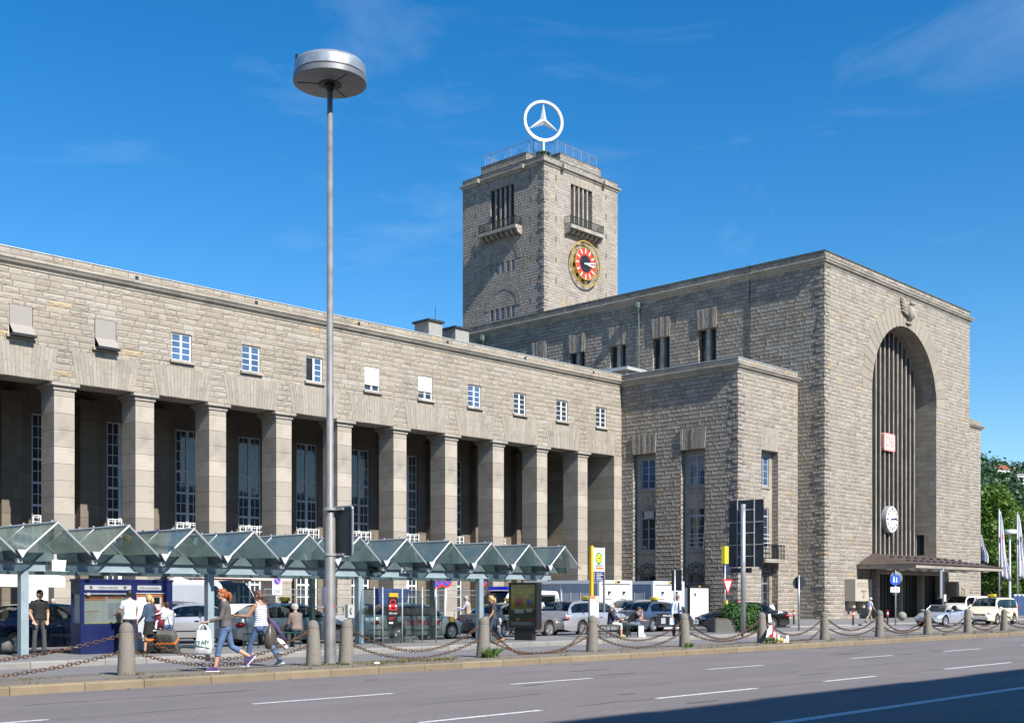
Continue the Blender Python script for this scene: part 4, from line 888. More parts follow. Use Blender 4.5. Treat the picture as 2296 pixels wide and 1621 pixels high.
# traffic sign seen from behind, clamped to the lamp pole
SB = thing('sign_panel', 'dark back of a tall rounded traffic sign clamped to the lamp pole', 'traffic sign', (lx, ly, 0))
zb, zt = EYE+(HY-1247)*dl/FPX, EYE+(HY-1137)*dl/FPX
pb = MB(); pts = [(x+0.05+0.39-0.26, 0.0, z+(zb+zt)/2) for x, z in rrect(0.78, zt-zb, 0.07)]; pb.prism(pts, (0, 0.03, 0)); PM = Matrix.Rotation(radians(-88), 4, 'Z'); PM = Matrix.Translation((0.0, 0.0, 0)) @ PM
pb.xf(Matrix.Translation((0.16, 0.0, 0)) @ Matrix.Rotation(radians(-90), 4, 'Z')); pb.build('panel', SIGNBACK, SB)
pb = MB(); w_ = 0.78
pp = [(x+0.18, z+(zb+zt)/2) for x, z in rrect(0.80, zt-zb+0.02, 0.08)]; 
for (xa, za), (xb, zb_) in zip(pp, pp[1:]+pp[:1]): pb.tube([(0.165, -xa, za), (0.165, -xb, zb_)], 0.022, 5)
pb.build('frame', GALV, SB)
pb = MB()
for z in (zb+0.04, zt-0.04): pb.lathe([(0.125, z-0.03), (0.14, z-0.03), (0.14, z+0.03), (0.125, z+0.03)], 18); pb.box(0.1, 0.16, -0.3, 0.0, z-0.025, z+0.025)
pb.build('clamp', GALV, SB)

# ---------------------------------------------------------------- granite bollards and rusty chains
BX = [(4.2, 21.3), (11.74, 21.3), (16.05-0.3, 21.0), (17.0, 20.95), (21.13, 20.9), (25.15, 20.75), (29.3, 20.65), (33.45, 20.7), (37.9, 20.8), (42.3, 20.85), (46.4, 20.8), (50.7, 20.95), (55.3, 21.1), (59.7, 21.1)]
BL = [None, 'large weathered granite bollard in front of the blue information kiosk', 'granite bollard close to the left side of the lamp pole', 'granite bollard right of the lamp pole with dry grass at its foot',
      'granite bollard with a big green weed tuft at its foot', 'granite bollard with a grooved collar in front of the yellow bus stop post', 'granite bollard in front of the man in shirt and tie',
      'dark granite bollard behind the red memorial cloth and flowers', 'granite bollard in front of the hall corner left of the relief box', 'granite bollard beside the walking man in the sun hat', 'granite bollard at the front end of the silver roadster',
      'granite bollard between the silver roadster and the cream taxi', 'granite bollard hiding the right headlamp side of the cream taxi', None]
BPX = [None, 284, 704, 776, 1083, 1328, 1536, 1709, 1849, 1972, 2080, 2170, 2251, None]
for k, px in enumerate(BPX):
    if px: BX[k] = (onv(px, 20.9), 20.9)
mb = MB(); mb.lathe([(0.172, 0.0), (0.17, 0.03), (0.128, 0.80), (0.126, 0.812), (0.131, 0.818), (0.129, 0.85), (0.114, 0.92), (0.085, 0.965), (0.045, 0.99), (0.005, 0.998)], 28)
bm_ = mb.mesh('bollard', BOLL, smooth=40)
mb = MB()
for z in (0.74, 0.42):
    for sg in (-1, 1):
        n = 10; rr = 0.15 if z < 0.5 else 0.132
        mb.tube([(sg*(rr+0.02+0.035*cos(2*pi*k/n)), 0, z+0.035*sin(2*pi*k/n)) for k in range(n+1)], 0.011, 5, False)
em_ = mb.mesh('ring_eye', RUST)
BO = []
for k, (x, y) in enumerate(BX):
    o = D.objects.new('bollard', bm_); COL.objects.link(o); o.location = (x, y, 0.15); o.rotation_euler = (radians(random.uniform(-2, 2)), radians(random.uniform(-2.2, 2.2)), random.uniform(0, 0))
    s_ = 1.0+random.uniform(-0.02, 0.03); o.scale = (s_*1.02, s_*1.02, s_)
    tag(o, BL[k] or ('granite bollard out of view past the left end of the chain row' if k == 0 else 'granite bollard out of view past the right end of the chain row'), 'bollard', 'granite bollards along the kerb')
    e = D.objects.new('ring_eye', em_); COL.objects.link(e); e.parent = o; BO.append(o)
def chain_mesh(p0, p1, sag, skew=0.0, link=0.112):
    p0, p1 = Vector(p0), Vector(p1); mb = MB(); N_ = 60; pts = []
    for k in range(N_+1):
        t_ = k/N_; f = 4*t_*(1-t_)*(1+skew*(t_-0.5)); p = p0.lerp(p1, t_); p.z -= sag*f; p.z = max(p.z, 0.165); p.y += 0.05*sin(t_*pi)*random.uniform(0.7, 1); pts.append(p)
    ln_ = [0.0]
    for a, b in zip(pts[:-1], pts[1:]): ln_.append(ln_[-1]+(b-a).length)
    n = max(3, int(ln_[-1]/(link*0.74))); j = 0
    for i in range(n):
        s_ = ln_[-1]*(i+0.5)/n
        while ln_[j+1] < s_: j += 1
        t_ = (s_-ln_[j])/(ln_[j+1]-ln_[j]); c = pts[j].lerp(pts[j+1], t_); d = (pts[j+1]-pts[j]).normalized()
        side = d.cross(Vector((0, 0, 1))).normalized(); up = side.cross(d); s1 = side if i % 2 else up
        s1 = (s1+0.25*(up if i % 2 else side)*random.uniform(-1, 1)).normalized(); h, w_, r_ = link/2, 0.029, 0.0095
        ring = []
        for q in range(10):
            a = 2*pi*q/10; ring.append(c+d*((h-w_)*(1 if cos(a) > 0.01 else (-1 if cos(a) < -0.01 else 0))+w_*cos(a))+s1*(w_*sin(a)))
        mb.tube(ring+[ring[0]], r_, 5, False)
    return mb.mesh('chain', RUST, smooth='all')
gapn = ['running in from the left picture edge', 'in front of the two walking women', None, 'in front of the glass wind screen', 'touching the ground beside the big weed tuft', 'in front of the bench by the bus stop',
        'in front of the green shrub', 'right of the memorial flowers', 'in front of the hall relief box', 'in front of the stone ball', 'in front of the silver roadster', 'in front of the cream taxi', 'running out at the right picture edge']
for k in range(len(BX)-1):
    if gapn[k] is None: continue
    for up_ in (1, 0):
        z = 0.15+(0.74 if up_ else 0.42); x0_, x1_ = BX[k][0]+(0.17 if up_ else 0.19), BX[k+1][0]-(0.17 if up_ else 0.19)
        sag = (0.52 if up_ else 0.36)*random.uniform(0.8, 1.12); 
        if k == 4 and up_: sag = 0.85
        if k == 4 and not up_: sag = 0.40
        if k == 7 and not up_: sag = 0.55
        o = D.objects.new('chain', chain_mesh((x0_, 20.9, z), (x1_, 20.9, z), sag, random.uniform(-0.15, 0.15))); COL.objects.link(o)
        tag(o, ('upper' if up_ else 'lower')+' rusty chain between bollards '+gapn[k], 'chain', 'rusty chains between the bollards')

# ---------------------------------------------------------------- bus shelter with folded glass roof
SH = thing('bus_shelter', 'long grey blue bus shelter with a zigzag glass roof on square posts', 'bus shelter', (0, 0, 0.15))
vf, vb = 28.9, 32.6; zp, zv = 3.33, 2.54
pk = [9.0+0.17+1.93*k for k in range(-2, 13)]; pk = [14.04-1.945*5+1.945*k for k in range(0, 16)]
pk = [p for p in pk if p < 33.6]
for i, p in enumerate(pk):
    x0_, x1_ = p-0.9, p+0.9
    for sg, xe in ((-1, x0_), (1, x1_)):
        mb = MB(); mb.prism([(xe, vf, zv+0.04), (p+0.0*sg, vf, zp-0.0), (p, vb, zp), (xe, vb, zv+0.04)], (0.012*sg, 0, 0.014)); mb.build('roof_glass', ROOFGLASS, SH)
    mb = MB()
    for y in (vf, (vf*0.5+vb*0.5), vb):
        r_ = 0.027 if y == vf else 0.02
        mb.tube([(x0_, y, zv), (p, y, zp+0.02)], r_, 6); mb.tube([(x1_, y, zv), (p, y, zp+0.02)], r_, 6)
    mb.tube([(p, vf-0.02, zp+0.03), (p, vb, zp+0.03)], 0.035, 6)
    for q in range(5): y = vf+0.3+q*0.8; mb.box(p-0.02, p+0.02, y, y+0.05, zp+0.05, zp+0.1)
    mb.tube([(x0_, vf+0.1, zv-0.02), ((x0_+p)/2, vf+1.5, zv+0.3), (p, vf+2.8, zp-0.1)], 0.016, 5)
    mb.build('rafter', ALU, SH)
    xv = p-0.972
    mb = MB(); mb.prism([(xv-0.13, vf-0.16, zv+0.10), (xv+0.13, vf-0.16, zv+0.10), (xv, vf-0.16, zv-0.10)], (0, 0.03, 0)); br = mb.build('gutter_bracket', WHITE if False else mat('bracket_white', (0.62, 0.63, 0.66), 0.4), SH)
    mb = MB(); mb.loft([[(xv-0.13, y, zv+0.1), (xv-0.0, y, zv-0.1), (xv+0.13, y, zv+0.1), (xv+0.11, y, zv+0.1), (xv, y, zv-0.07), (xv-0.11, y, zv+0.1)] for y in (vf-0.12, vb)]); mb.build('gutter', STEELDARK, br)
    mb = MB(); mb.box(xv-0.06, xv+0.06, vf-0.02, vf+0.1, zv-0.22, zv-0.1); mb.build('bracket_foot', ALU, br)
xa, xb = pk[0]-1.0, pk[-1]+0.95
mb = MB(); mb.box(xa, xb, 29.58, 29.62, zv-0.15, zv+0.07); mb.box(xa, xb, 29.62, 29.9, zv-0.15, zv-0.13); mb.build('gutter_fascia', STEELDARK, SH)
mb = MB(); mb.box(xa+0.2, xb-0.85, 29.68, 29.78, zv-0.38, zv-0.16); mb.box(xa+0.2, xb-0.85, 29.62, 29.84, zv-0.40, zv-0.38); mb.box(xa+0.2, xb-0.85, 29.63, 29.83, zv-0.16, zv-0.152); mb.build('front_beam', STEELBLUE, SH)
mb = MB(); mb.box(xa+0.2, xb-0.6, 32.1, 32.25, zv-0.44, zv-0.16); mb.build('rear_beam', STEELBLUE, SH)
for px in (8.35, onv(49, 29.8), onv(466, 29.8), onv(802, 29.8), onv(1072, 29.8)):
    mb = MB(); mb.box(px-0.1, px+0.1, 29.63, 29.83, 0, zv-0.40); p_ = mb.build('post', STEELBLUE, SH)
    mb = MB(); mb.box(px-0.2, px+0.2, 29.53, 29.93, 0.0, 0.02); mb.build('post_foot', STEELDARK, p_)
    mb = MB(); mb.box(px-0.07, px+0.07, 32.1, 32.24, 0, zv-0.44); mb.build('rear_post', STEELDARK, SH)
for px, v_ in ((1*180/2.70/1.367+290-48, 0),):
    pass
mb = MB()
for k in (2, 8): mb.cbox((pk[5]+0.3 if k == 2 else pk[13]-0.35, 30.6, 3.0), (0.13, 0.01, 0.05), 0, -0.8, 0)
mb.cbox((pk[6]+0.28, 29.5, zv+0.50), (0.14, 0.08, 0.012), 0, 0, radians(38)); mb.build('yellow_sticker', YELLOW, SH)

def onshelter(px, py): x = onv(px, 29.55); d = x*cos(YAW)+29.55*sin(YAW); return x, EYE+(HY-py)*d/FPX
x, z = onshelter(122, 1268)
MO = thing('display_monitor', 'boxy white display monitor hanging under the left end of the shelter beam', 'monitor', (x, 29.45, z))
MB().add([(-0.19, -0.16, 0.14), (-0.19, 0.17, 0.14), (-0.17, 0.15, -0.14), (-0.17, -0.13, -0.14), (0.19, -0.16, 0.14), (0.19, 0.17, 0.14), (0.17, 0.15, -0.14), (0.17, -0.13, -0.14)], [(0, 1, 2, 3), (4, 7, 6, 5), (0, 4, 5, 1), (3, 2, 6, 7), (0, 3, 7, 4), (1, 5, 6, 2)]).build('case', WHITE, MO)
MB().add([(-0.194, -0.12, 0.1), (-0.194, 0.13, 0.1), (-0.18, 0.12, -0.11), (-0.18, -0.11, -0.11)], [(0, 1, 2, 3)]).build('screen', CARGLASS, MO)
MB().box(-0.04, 0.04, 0.05, 0.13, 0.14, 0.3).build('hanger', ALU, MO)
x, z = onshelter(840, 1279)
LS = thing('loudspeaker', 'pair of dark horn loudspeakers on the shelter beam right of the lamp pole', 'loudspeaker', (x, 29.5, z))
for sg in (-1, 1):
    mb = MB(); mb.lathe([(0.03, 0), (0.05, 0.1), (0.1, 0.2), (0.11, 0.22), (0.09, 0.2), (0.02, 0.06)], 16, axis='x'); mb.xf(Matrix.Translation((sg*0.03, -0.08, 0)) @ Matrix.Rotation(0 if sg > 0 else pi, 4, 'Z') @ Matrix.Rotation(-0.15, 4, 'Z')); mb.build('horn', SIGNBACK, LS, smooth='all')
MB().box(-0.04, 0.04, -0.08, 0.12, -0.06, 0.14).build('bracket', DARKMETAL, LS)
x, z = onshelter(912, 1278)
LN = thing('line_sign', 'small dark blue and grey platform sign on the shelter beam', 'sign', (x, 29.55, z))
MB().box(-0.24, 0.24, 0, 0.05, -0.09, 0.1).build('panel', mat('sign_grey', (0.33, 0.36, 0.38), 0.5), LN); MB().box(-0.2, 0.2, -0.004, -0.001, -0.075, -0.0).build('name_field', NAVY, LN)
b = MB()
for k in range(3): b.box(-0.1, 0.15-0.05*k, -0.008, -0.005, -0.06+0.045*k+ (0.05 if k == 2 else 0), -0.05+0.045*k+(0.05 if k == 2 else 0))
b.build('text_line', WHITE, LN)

# ---------------------------------------------------------------- information kiosk with ticket machine
KI = thing('information_kiosk', 'dark blue information kiosk with timetable case and a ticket machine', 'kiosk', (14.9, 29.4, 0.15))
KW, KH, KD = 2.66, 1.93, 0.55
mb = MB(); PK = lambda a, z, d: (a, d, z)
wall(mb, 0, KW, 0.0, KH-0.03, [(0.10, 1.42, 0.78, 1.56, 0.09), (1.58, 2.4, 0.03, 1.56, 0.12)], PK, 0.1)
PS = lambda a, z, d: (d, a, z); wall(mb, 0, KD, 0, KH-0.03, [(0.06, KD-0.06, 0.8, 1.56, 0.05)], PS, 0.05)
mb.quad((KW, 0, 0), (KW, KD, 0), (KW, KD, KH-0.03), (KW, 0, KH-0.03)); mb.quad((KW, KD, 0), (0, KD, 0), (0, KD, KH-0.03), (KW, KD, KH-0.03)); mb.box(-0.02, KW+0.02, -0.02, KD+0.02, KH-0.03, KH+0.03)
mb.build('cabinet', BLUE, KI)
mb = MB(); mb.box(0.1, 1.42, 0.085, 0.1, 0.78, 1.56); mb.build('case_lining', mat('case_lining', (0.50, 0.53, 0.52), 0.5), KI); MB().box(0.05, 0.06, 0.06, KD-0.06, 0.8, 1.56).build('side_case', mat('side_case', (0.4, 0.43, 0.43), 0.3), KI)
po = MB().box(0.13, 1.2, 0.075, 0.083, 0.80, 1.53).build('timetable_poster', PAPER, KI)
mb = MB(); mb.box(0.14, 0.72, 0.07, 0.074, 1.44, 1.51); mb.box(0.79, 1.18, 0.07, 0.074, 1.44, 1.51); mb.box(0.14, 0.76, 0.07, 0.074, 1.4, 1.425); mb.box(0.14, 0.56, 0.07, 0.074, 1.1, 1.117); mb.build('poster_heading', ORANGE, po)
mb = MB(); r = random.Random(2)
for k in range(12): z = 1.36-0.045*k; mb.box(0.38, 0.38+0.1*r.random()+0.04, 0.072, 0.074, z, z+0.006); mb.box(0.16+0.1*r.random(), 0.3, 0.072, 0.074, z, z+0.005); mb.box(0.62, 0.72, 0.072, 0.074, z, z+0.005)
for k in range(3): mb.tube([(0.28+(0.13-0.035*k)*cos(2*pi*q/20), 0.072, 0.94+(0.13-0.035*k)*sin(2*pi*q/20)) for q in range(21)], 0.004, 4, False)
for k in range(2):
    for q in range(2): mb.box(0.79+0.2*q, 0.96+0.2*q, 0.072, 0.0735, 1.12-0.22*k, 1.33-0.22*k)
mb.build('poster_text', mat('pale_print', (0.46, 0.48, 0.56), 0.7), po)
mb = MB(); mb.box(1.19, 1.205, 0.07, 0.074, 0.8, 1.53); mb.box(0.13, 1.3, 0.07, 0.074, 0.785, 0.80); mb.build('poster_edge', YELLOWLT, po)
MB().box(0.1, 1.42, 0.004, 0.01, 0.78, 1.56).build('case_glass', sheet_glass('kiosk_glass', (0.93, 0.96, 0.95), 0.03), KI)
mb = MB(); mb.box(0.09, 1.43, -0.012, 0.0, 1.56, 1.585); mb.box(0.16, 0.25, -0.03, -0.012, 1.53, 1.6); mb.build('case_rail', ALU, KI)
for (x0_, x1_, s) in ((0.10, 1.42, 'Information'), (1.6, 2.32, 'Fahrausweise')):
    c = (x0_+x1_)/2; p_ = MB().prism([(c+x, -0.006, 1.735+z) for x, z in rrect(x1_-x0_, 0.125, 0.03)], (0, 0.005, 0)).build('name_plate', ALU, KI); lettering(s, 0.105 if s[0] == 'I' else 0.095, BLACK, p_, (c, -0.008, 1.73), FRONT, 1.12)
    if s[0] == 'I':
        for sg in (-1, 1): d_ = MB(); d_.prism([(c+sg*0.48+0.042*cos(2*pi*k/16), -0.009, 1.735+0.042*sin(2*pi*k/16)) for k in range(16)], (0, 0.002, 0)); d_.build('info_dot', BLACK, p_); lettering('i', 0.075, WHITE, p_, (c+sg*0.48, -0.012, 1.735), FRONT)
tm = MB().box(1.6, 2.38, 0.05, 0.12, 0.05, 1.53).build('ticket_machine', mat('machine_grey', (0.45, 0.47, 0.49), 0.4), KI)
mb = MB(); mb.box(1.585, 1.61, 0.02, 0.05, 0.05, 1.54); mb.box(2.36, 2.385, 0.02, 0.05, 0.05, 1.54); mb.box(1.61, 2.36, 0.02, 0.05, 1.515, 1.54); mb.build('orange_frame', ORANGE, tm)
MB().box(2.08, 2.3, 0.044, 0.05, 1.3, 1.48).build('machine_screen', CARGLASS, tm); MB().box(2.2, 2.3, 0.04, 0.05, 0.92, 1.08).build('coin_slot', BLACK, tm); MB().box(1.66, 1.98, 0.046, 0.05, 0.85, 1.48).build('tariff_board', PAPER, tm)
MB().box(1.56, 2.42, -0.015, 0.0, 1.57, 1.6).build('machine_awning', ALU, KI)

# ---------------------------------------------------------------- town map pillar behind the dark blue car
x = onv(86, 37.5)
MP = thing('map_pillar', 'white pillar with a town map and a red panel behind the dark blue car', 'information pillar', (x, 37.5, 0))
MB().box(-0.33, 0.33, 0, 0.4, 0, 2.75).build('pillar', mat('pillar_violet_grey', (0.2, 0.2, 0.25), 0.5), MP); MB().box(-0.32, 0.32, -0.02, 0, 2.02, 2.73).build('upper_panel', PAPER, MP); mp_ = MB().box(-0.32, 0.32, -0.02, 0, 1.1, 2.0).build('map_panel', WHITE, MP)
mb = MB(); r = random.Random(4)
for k in range(16): a, b = r.uniform(-0.26, 0.22), r.uniform(1.25, 1.85); mb.tube([(a, -0.022, b), (a+r.uniform(-.12, .12), -0.022, b+r.uniform(-.12, .12)), (a+r.uniform(-.2, .2), -0.022, b+r.uniform(-.1, .1))], 0.006, 4)
for k in range(4): mb.box(-0.02, 0.26-0.04*k, -0.024, -0.021, 1.93-0.03*k, 1.94-0.03*k)
mb.build('map_line', mat('map_line', (0.35, 0.4, 0.55), 0.7), mp_); MB().box(-0.32, 0.32, -0.02, 0, 0.2, 1.06).build('red_panel', RED, MP)

# ---------------------------------------------------------------- glass wind screen with the red car poster
GS = thing('wind_screen', 'clear glass wind screen on thin steel posts with a striped band at the bus stop', 'wind screen', (0, 0, 0.15))
gx = [onv(807, 29.75), onv(839, 28.75), onv(858, 29.25), onv(902, 29.25), onv(947, 29.25), onv(978, 29.0)]
gy = [29.75, 28.75, 29.25, 29.25, 29.25, 29.0]; gz = 1.82
for x, y in list(zip(gx, gy))[1:]: mb = MB(); mb.tube([(x, y, 0), (x, y, gz)], 0.022, 8); mb.ball((x, y, gz-0.35), 0.04, 8, 5); mb.build('post', ALU, GS, smooth='all')
def gpan(a, b, z0, z1, m, name, off=0.0, par=GS):
    mb = MB(); mb.prism([(a[0], a[1]-off, z0), (b[0], b[1]-off, z0), (b[0], b[1]-off, z1), (a[0], a[1]-off, z1)], (0, 0.008, 0)); return mb.build(name, m, par)
P_ = list(zip(gx, gy))
for a, b in ((P_[0], P_[1]), (P_[2], P_[3]), (P_[3], P_[4]), (P_[4], P_[5])): gpan(a, b, 0.08, 1.72, CLEARGLASS, 'glass_pane')
mb = MB()
for a, b in ((P_[0], P_[1]), (P_[2], P_[3]), (P_[3], P_[4]), (P_[4], P_[5])):
    L_ = sqrt((a[0]-b[0])**2+(a[1]-b[1])**2); n = int(L_/0.055)
    for k in range(n):
        t0, t1 = k/n, (k+0.5)/n; q0 = (a[0]+(b[0]-a[0])*t0, a[1]+(b[1]-a[1])*t0-0.006); q1 = (a[0]+(b[0]-a[0])*t1, a[1]+(b[1]-a[1])*t1-0.006)
        mb.quad((*q0, 0.93), (*q1, 0.93), (*q1, 1.13), (*q0, 1.13))
mb.build('striped_band', mat('band_dark', (0.03, 0.035, 0.035), 0.5), GS)
px_, pz_ = onv(881, 29.2), 1.02
PO = thing('car_poster', 'black poster with a red car and white lettering on the glass wind screen', 'poster', (px_, 29.2, 0.15+1.05))
MB().box(-0.19, 0.19, -0.004, 0.004, -0.45, 0.45).build('sheet', BLACK, PO)
mb = MB(); mb.prism([(q[0], -0.008, q[1]) for q in ((-0.17, 0.02), (0.17, 0.02), (0.18, 0.16), (0.13, 0.2), (0.11, 0.33), (0.06, 0.37), (-0.08, 0.37), (-0.12, 0.32), (-0.14, 0.2), (-0.18, 0.17))], (0, 0.003, 0)); cp_ = mb.build('printed_car', RED, PO)
mb = MB(); mb.prism([(q[0], -0.011, q[1]) for q in ((-0.11, 0.23), (0.1, 0.23), (0.06, 0.34), (-0.07, 0.34))], (0, 0.002, 0)); mb.prism([(q[0], -0.011, q[1]) for q in ((-0.08, 0.05), (0.1, 0.05), (0.08, 0.12), (-0.07, 0.12))], (0, 0.002, 0)); mb.build('printed_grille', BLACK, cp_)
mb = MB(); mb.ball((-0.13, -0.01, 0.16), (0.04, 0.004, 0.03), 8, 5); mb.ball((0.13, -0.01, 0.16), (0.04, 0.004, 0.03), 8, 5); mb.build('printed_lamp', WHITE, cp_)
lettering('SMS mich!', 0.085, WHITE, PO, (0, -0.006, -0.08), FRONT)
mb = MB()
for k in range(3): mb.box(-0.17, 0.1-0.06*k, -0.007, -0.005, -0.22-0.03*k, -0.21-0.03*k)
mb.build('small_print', RED, PO); MB().box(-0.17, 0.0, -0.007, -0.005, -0.41, -0.36).build('white_strip', WHITE, PO)
PHN = thing('pay_phone', 'small grey pay phone box on the post right of the lamp pole', 'phone', (onv(768, 29.6)+0.25, 29.55, 1.0)); MB().cbox((0, 0, 0.2), (0.26, 0.14, 0.42)).build('case', mat('phone_grey', (0.42, 0.42, 0.42), 0.5), PHN); MB().cbox((0, 0, -0.42), (0.08, 0.08, 0.84)).build('stand', GALV, PHN); mb = MB(); mb.tube([(0.0, -0.075, 0.1), (-0.05, -0.08, 0.2), (0.0, -0.075, 0.3)], 0.02, 6); mb.build('handset_symbol', BLACK, PHN)

# ---------------------------------------------------------------- bus stop sign
HS = thing('bus_stop_sign', 'yellow bus stop post with a white H panel and a timetable box', 'bus stop sign', (35.15, 29.0, 0.15))
MB().box(-0.06, 0.06, -0.05, 0.05, 0, 3.45).build('post', YELLOW, HS)
pn = MB().box(0.08, 0.74, -0.03, 0.03, 2.1, 3.38).build('panel', WHITE, HS); MB().box(0.74, 0.77, -0.04, 0.04, 0.9, 3.42).build('side_tube', ALU, HS)
mb = MB(); disc(mb, (0.41, 2.98), 0.22, -0.034, -0.031); rr_ = mb.build('green_ring', GREENP, pn); mb = MB(); disc(mb, (0.41, 2.98), 0.165, -0.038, -0.035); mb.build('yellow_field', YELLOWLT, rr_); lettering('H', 0.27, GREENP, rr_, (0.41, -0.045, 2.98), FRONT)
MB().box(0.08, 0.74, -0.034, -0.031, 2.1, 2.47).build('line_board', NAVY, pn); MB().box(0.2, 0.7, -0.034, -0.031, 2.56, 2.64).build('orange_strip', ORANGE, pn)
mb = MB()
for k in range(5): mb.box(0.26, 0.66-0.07*(k % 3), -0.037, -0.035, 2.15+0.06*k, 2.168+0.06*k); mb.box(0.11, 0.17, -0.037, -0.035, 2.15+0.06*k, 2.17+0.06*k)
mb.build('line_text', WHITE, pn); lettering('Hauptbahnhof', 0.085, NAVY, pn, (0.41, -0.036, 2.74), FRONT); lettering('Arnulf-Klett-Platz', 0.07, NAVY, pn, (0.41, -0.036, 2.68), FRONT)
tb = MB().box(-0.25, 0.3, -0.12, -0.05, 0.72, 1.55).build('timetable_box', ALU, HS); MB().box(-0.22, 0.27, -0.125, -0.121, 0.74, 1.53).build('timetable', PAPER, tb); mb = MB(); mb.box(-0.22, 0.1, -0.128, -0.126, 1.44, 1.53); mb.box(0.1, 0.25, -0.128, -0.126, 1.34, 1.38); mb.build('timetable_head', ORANGE, tb)
mb = MB()
for a in (-0.2, 0.04):
    for b in (0.78, 1.1): mb.box(a, a+0.2, -0.127, -0.126, b, b+0.27)
mb.build('timetable_text', mat('pale_print2', (0.55, 0.54, 0.62), 0.7), tb)

# ---------------------------------------------------------------- advertising pillar
AD = thing('advertising_pillar', 'black advertising pillar with a yellow poster behind glass beside the kerb', 'advertising pillar', (30.62, 28.25, 0.15), radians(-80))
MB().box(-0.36, 0.36, -0.12, 0.12, 0, 0.5).build('foot', BLACK, AD)
mb = MB(); PA = lambda a, z, d: (a, -0.16+d, z); wall(mb, -0.58, 0.58, 0.42, 2.0, [(-0.50, 0.50, 0.52, 1.92, 0.05)], PA, 0.05); mb.quad((-.58, .16, .42), (.58, .16, .42), (.58, .16, 2.0), (-.58, .16, 2.0)); 
for sg in (-.58, .58): mb.quad((sg, -.16, .42), (sg, .16, .42), (sg, .16, 2.0), (sg, -.16, 2.0))
mb.quad((-.58, -.16, 2.0), (.58, -.16, 2.0), (.58, .16, 2.0), (-.58, .16, 2.0)); mb.quad((-.58, -.16, .42), (.58, -.16, .42), (.58, .16, .42), (-.58, .16, .42)); mb.build('case', BLACK, AD)
po = MB().box(-0.5, 0.5, -0.115, -0.11, 0.52, 1.92).build('poster', mat('poster_yellow', (0.62, 0.46, 0.03), 0.5), AD)
MB().box(-0.5, 0.5, -0.12, -0.116, 0.62, 1.05).build('poster_dark_field', mat('poster_olive', (0.07, 0.08, 0.03), 0.5), po); MB().box(-0.5, 0.5, -0.121, -0.116, 0.52, 0.64).build('poster_foot', GREYP, po)
TAN = mat('poster_tan', (0.35, 0.24, 0.07), 0.5); MB().box(-0.36, 0.04, -0.12, -0.116, 1.1, 1.55).build('poster_card', TAN, po); MB().box(0.1, 0.38, -0.12, -0.116, 1.12, 1.48).build('poster_card', TAN, po)
mb = MB(); disc(mb, (-0.16, 1.35), 0.13, -0.125, -0.121); mb.build('red_seal', RED, po); mb = MB(); disc(mb, (0.24, 1.33), 0.09, -0.125, -0.121); mb.build('blue_seal', SIGNBLUE, po)
mb = MB(); mb.box(-0.36, 0.02, -0.125, -0.121, 0.94, 1.08); mb.box(0.12, 0.38, -0.125, -0.121, 0.98, 1.09); mb.build('price_tag', PAPER, po); MB().box(0.26, 0.48, -0.125, -0.121, 1.5, 1.62).build('green_tag', mat('poster_green', (0.02, 0.12, 0.08), .5), po)
DKP = mat('poster_ink', (0.12, 0.09, 0.02), 0.6)
for k, s in enumerate(('Schau mal: Ohne', 'Vorab-Tipps', 'Ohne-aroma.de')): lettering(s, 0.115, DKP, po, (-0.1 if k else -0.02, -0.122, 1.83-0.11*k), FRONT)
mb = MB(); mb.box(-0.3, -0.16, -0.125, -0.121, 0.68, 0.78); mb.build('orange_patch', ORANGE, po); mb = MB(); mb.box(0.25, 0.46, -0.125, -0.121, 0.67, 0.75); mb.build('red_patch', RED, po)
MB().box(-0.5, 0.5, -0.15, -0.146, 0.52, 1.92).build('case_glass', sheet_glass('ad_glass', (0.85, 0.88, 0.86), 0.03), AD)

# ---------------------------------------------------------------- tall direction sign seen from behind
DX = 42.16; 
GPAN = thing('direction_sign', 'large dark direction sign panel seen from behind on a tall grey pole', 'direction sign', (DX, 26.75, 0.15))
mb = MB(); mb.tube([(0, 0, 0), (0, 0, 5.3)], 0.105, 16); mb.build('pole', GALV, GPAN, smooth='all')
y0_, y1_ = 0.78, -0.86; z0_, z1_ = 2.72, 5.5
for k in range(3):
    a = z0_+(z1_-z0_)*k/3+0.02; b = z0_+(z1_-z0_)*(k+1)/3-0.02
    if k == 2: b += 0.0
    MB().prism([(0.16, (y0_+y1_)/2+x, (a+b)/2+z) for x, z in rrect(y0_-y1_, b-a, 0.05)], (0.02, 0, 0)).build('panel', SIGNBACK, GPAN)
MB().box(0.16, 0.18, -0.3, 0.7, 2.5, 2.7).build('lower_strip', SIGNBACK, GPAN)
mb = MB()
for y in (0.36, -0.44): mb.tube([(0.13, y, z0_), (0.13, y, z1_)], 0.026, 6)
for z in (z0_+0.45, z0_+1.4, z0_+2.35): mb.tube([(0.1, 0.36, z), (0.1, -0.44, z)], 0.022, 6)
for k in range(1, 3): mb.tube([(0.15, y0_, z0_+(z1_-z0_)*k/3), (0.15, y1_, z0_+(z1_-z0_)*k/3)], 0.018, 5)
mb.build('bracing', GALV, GPAN)

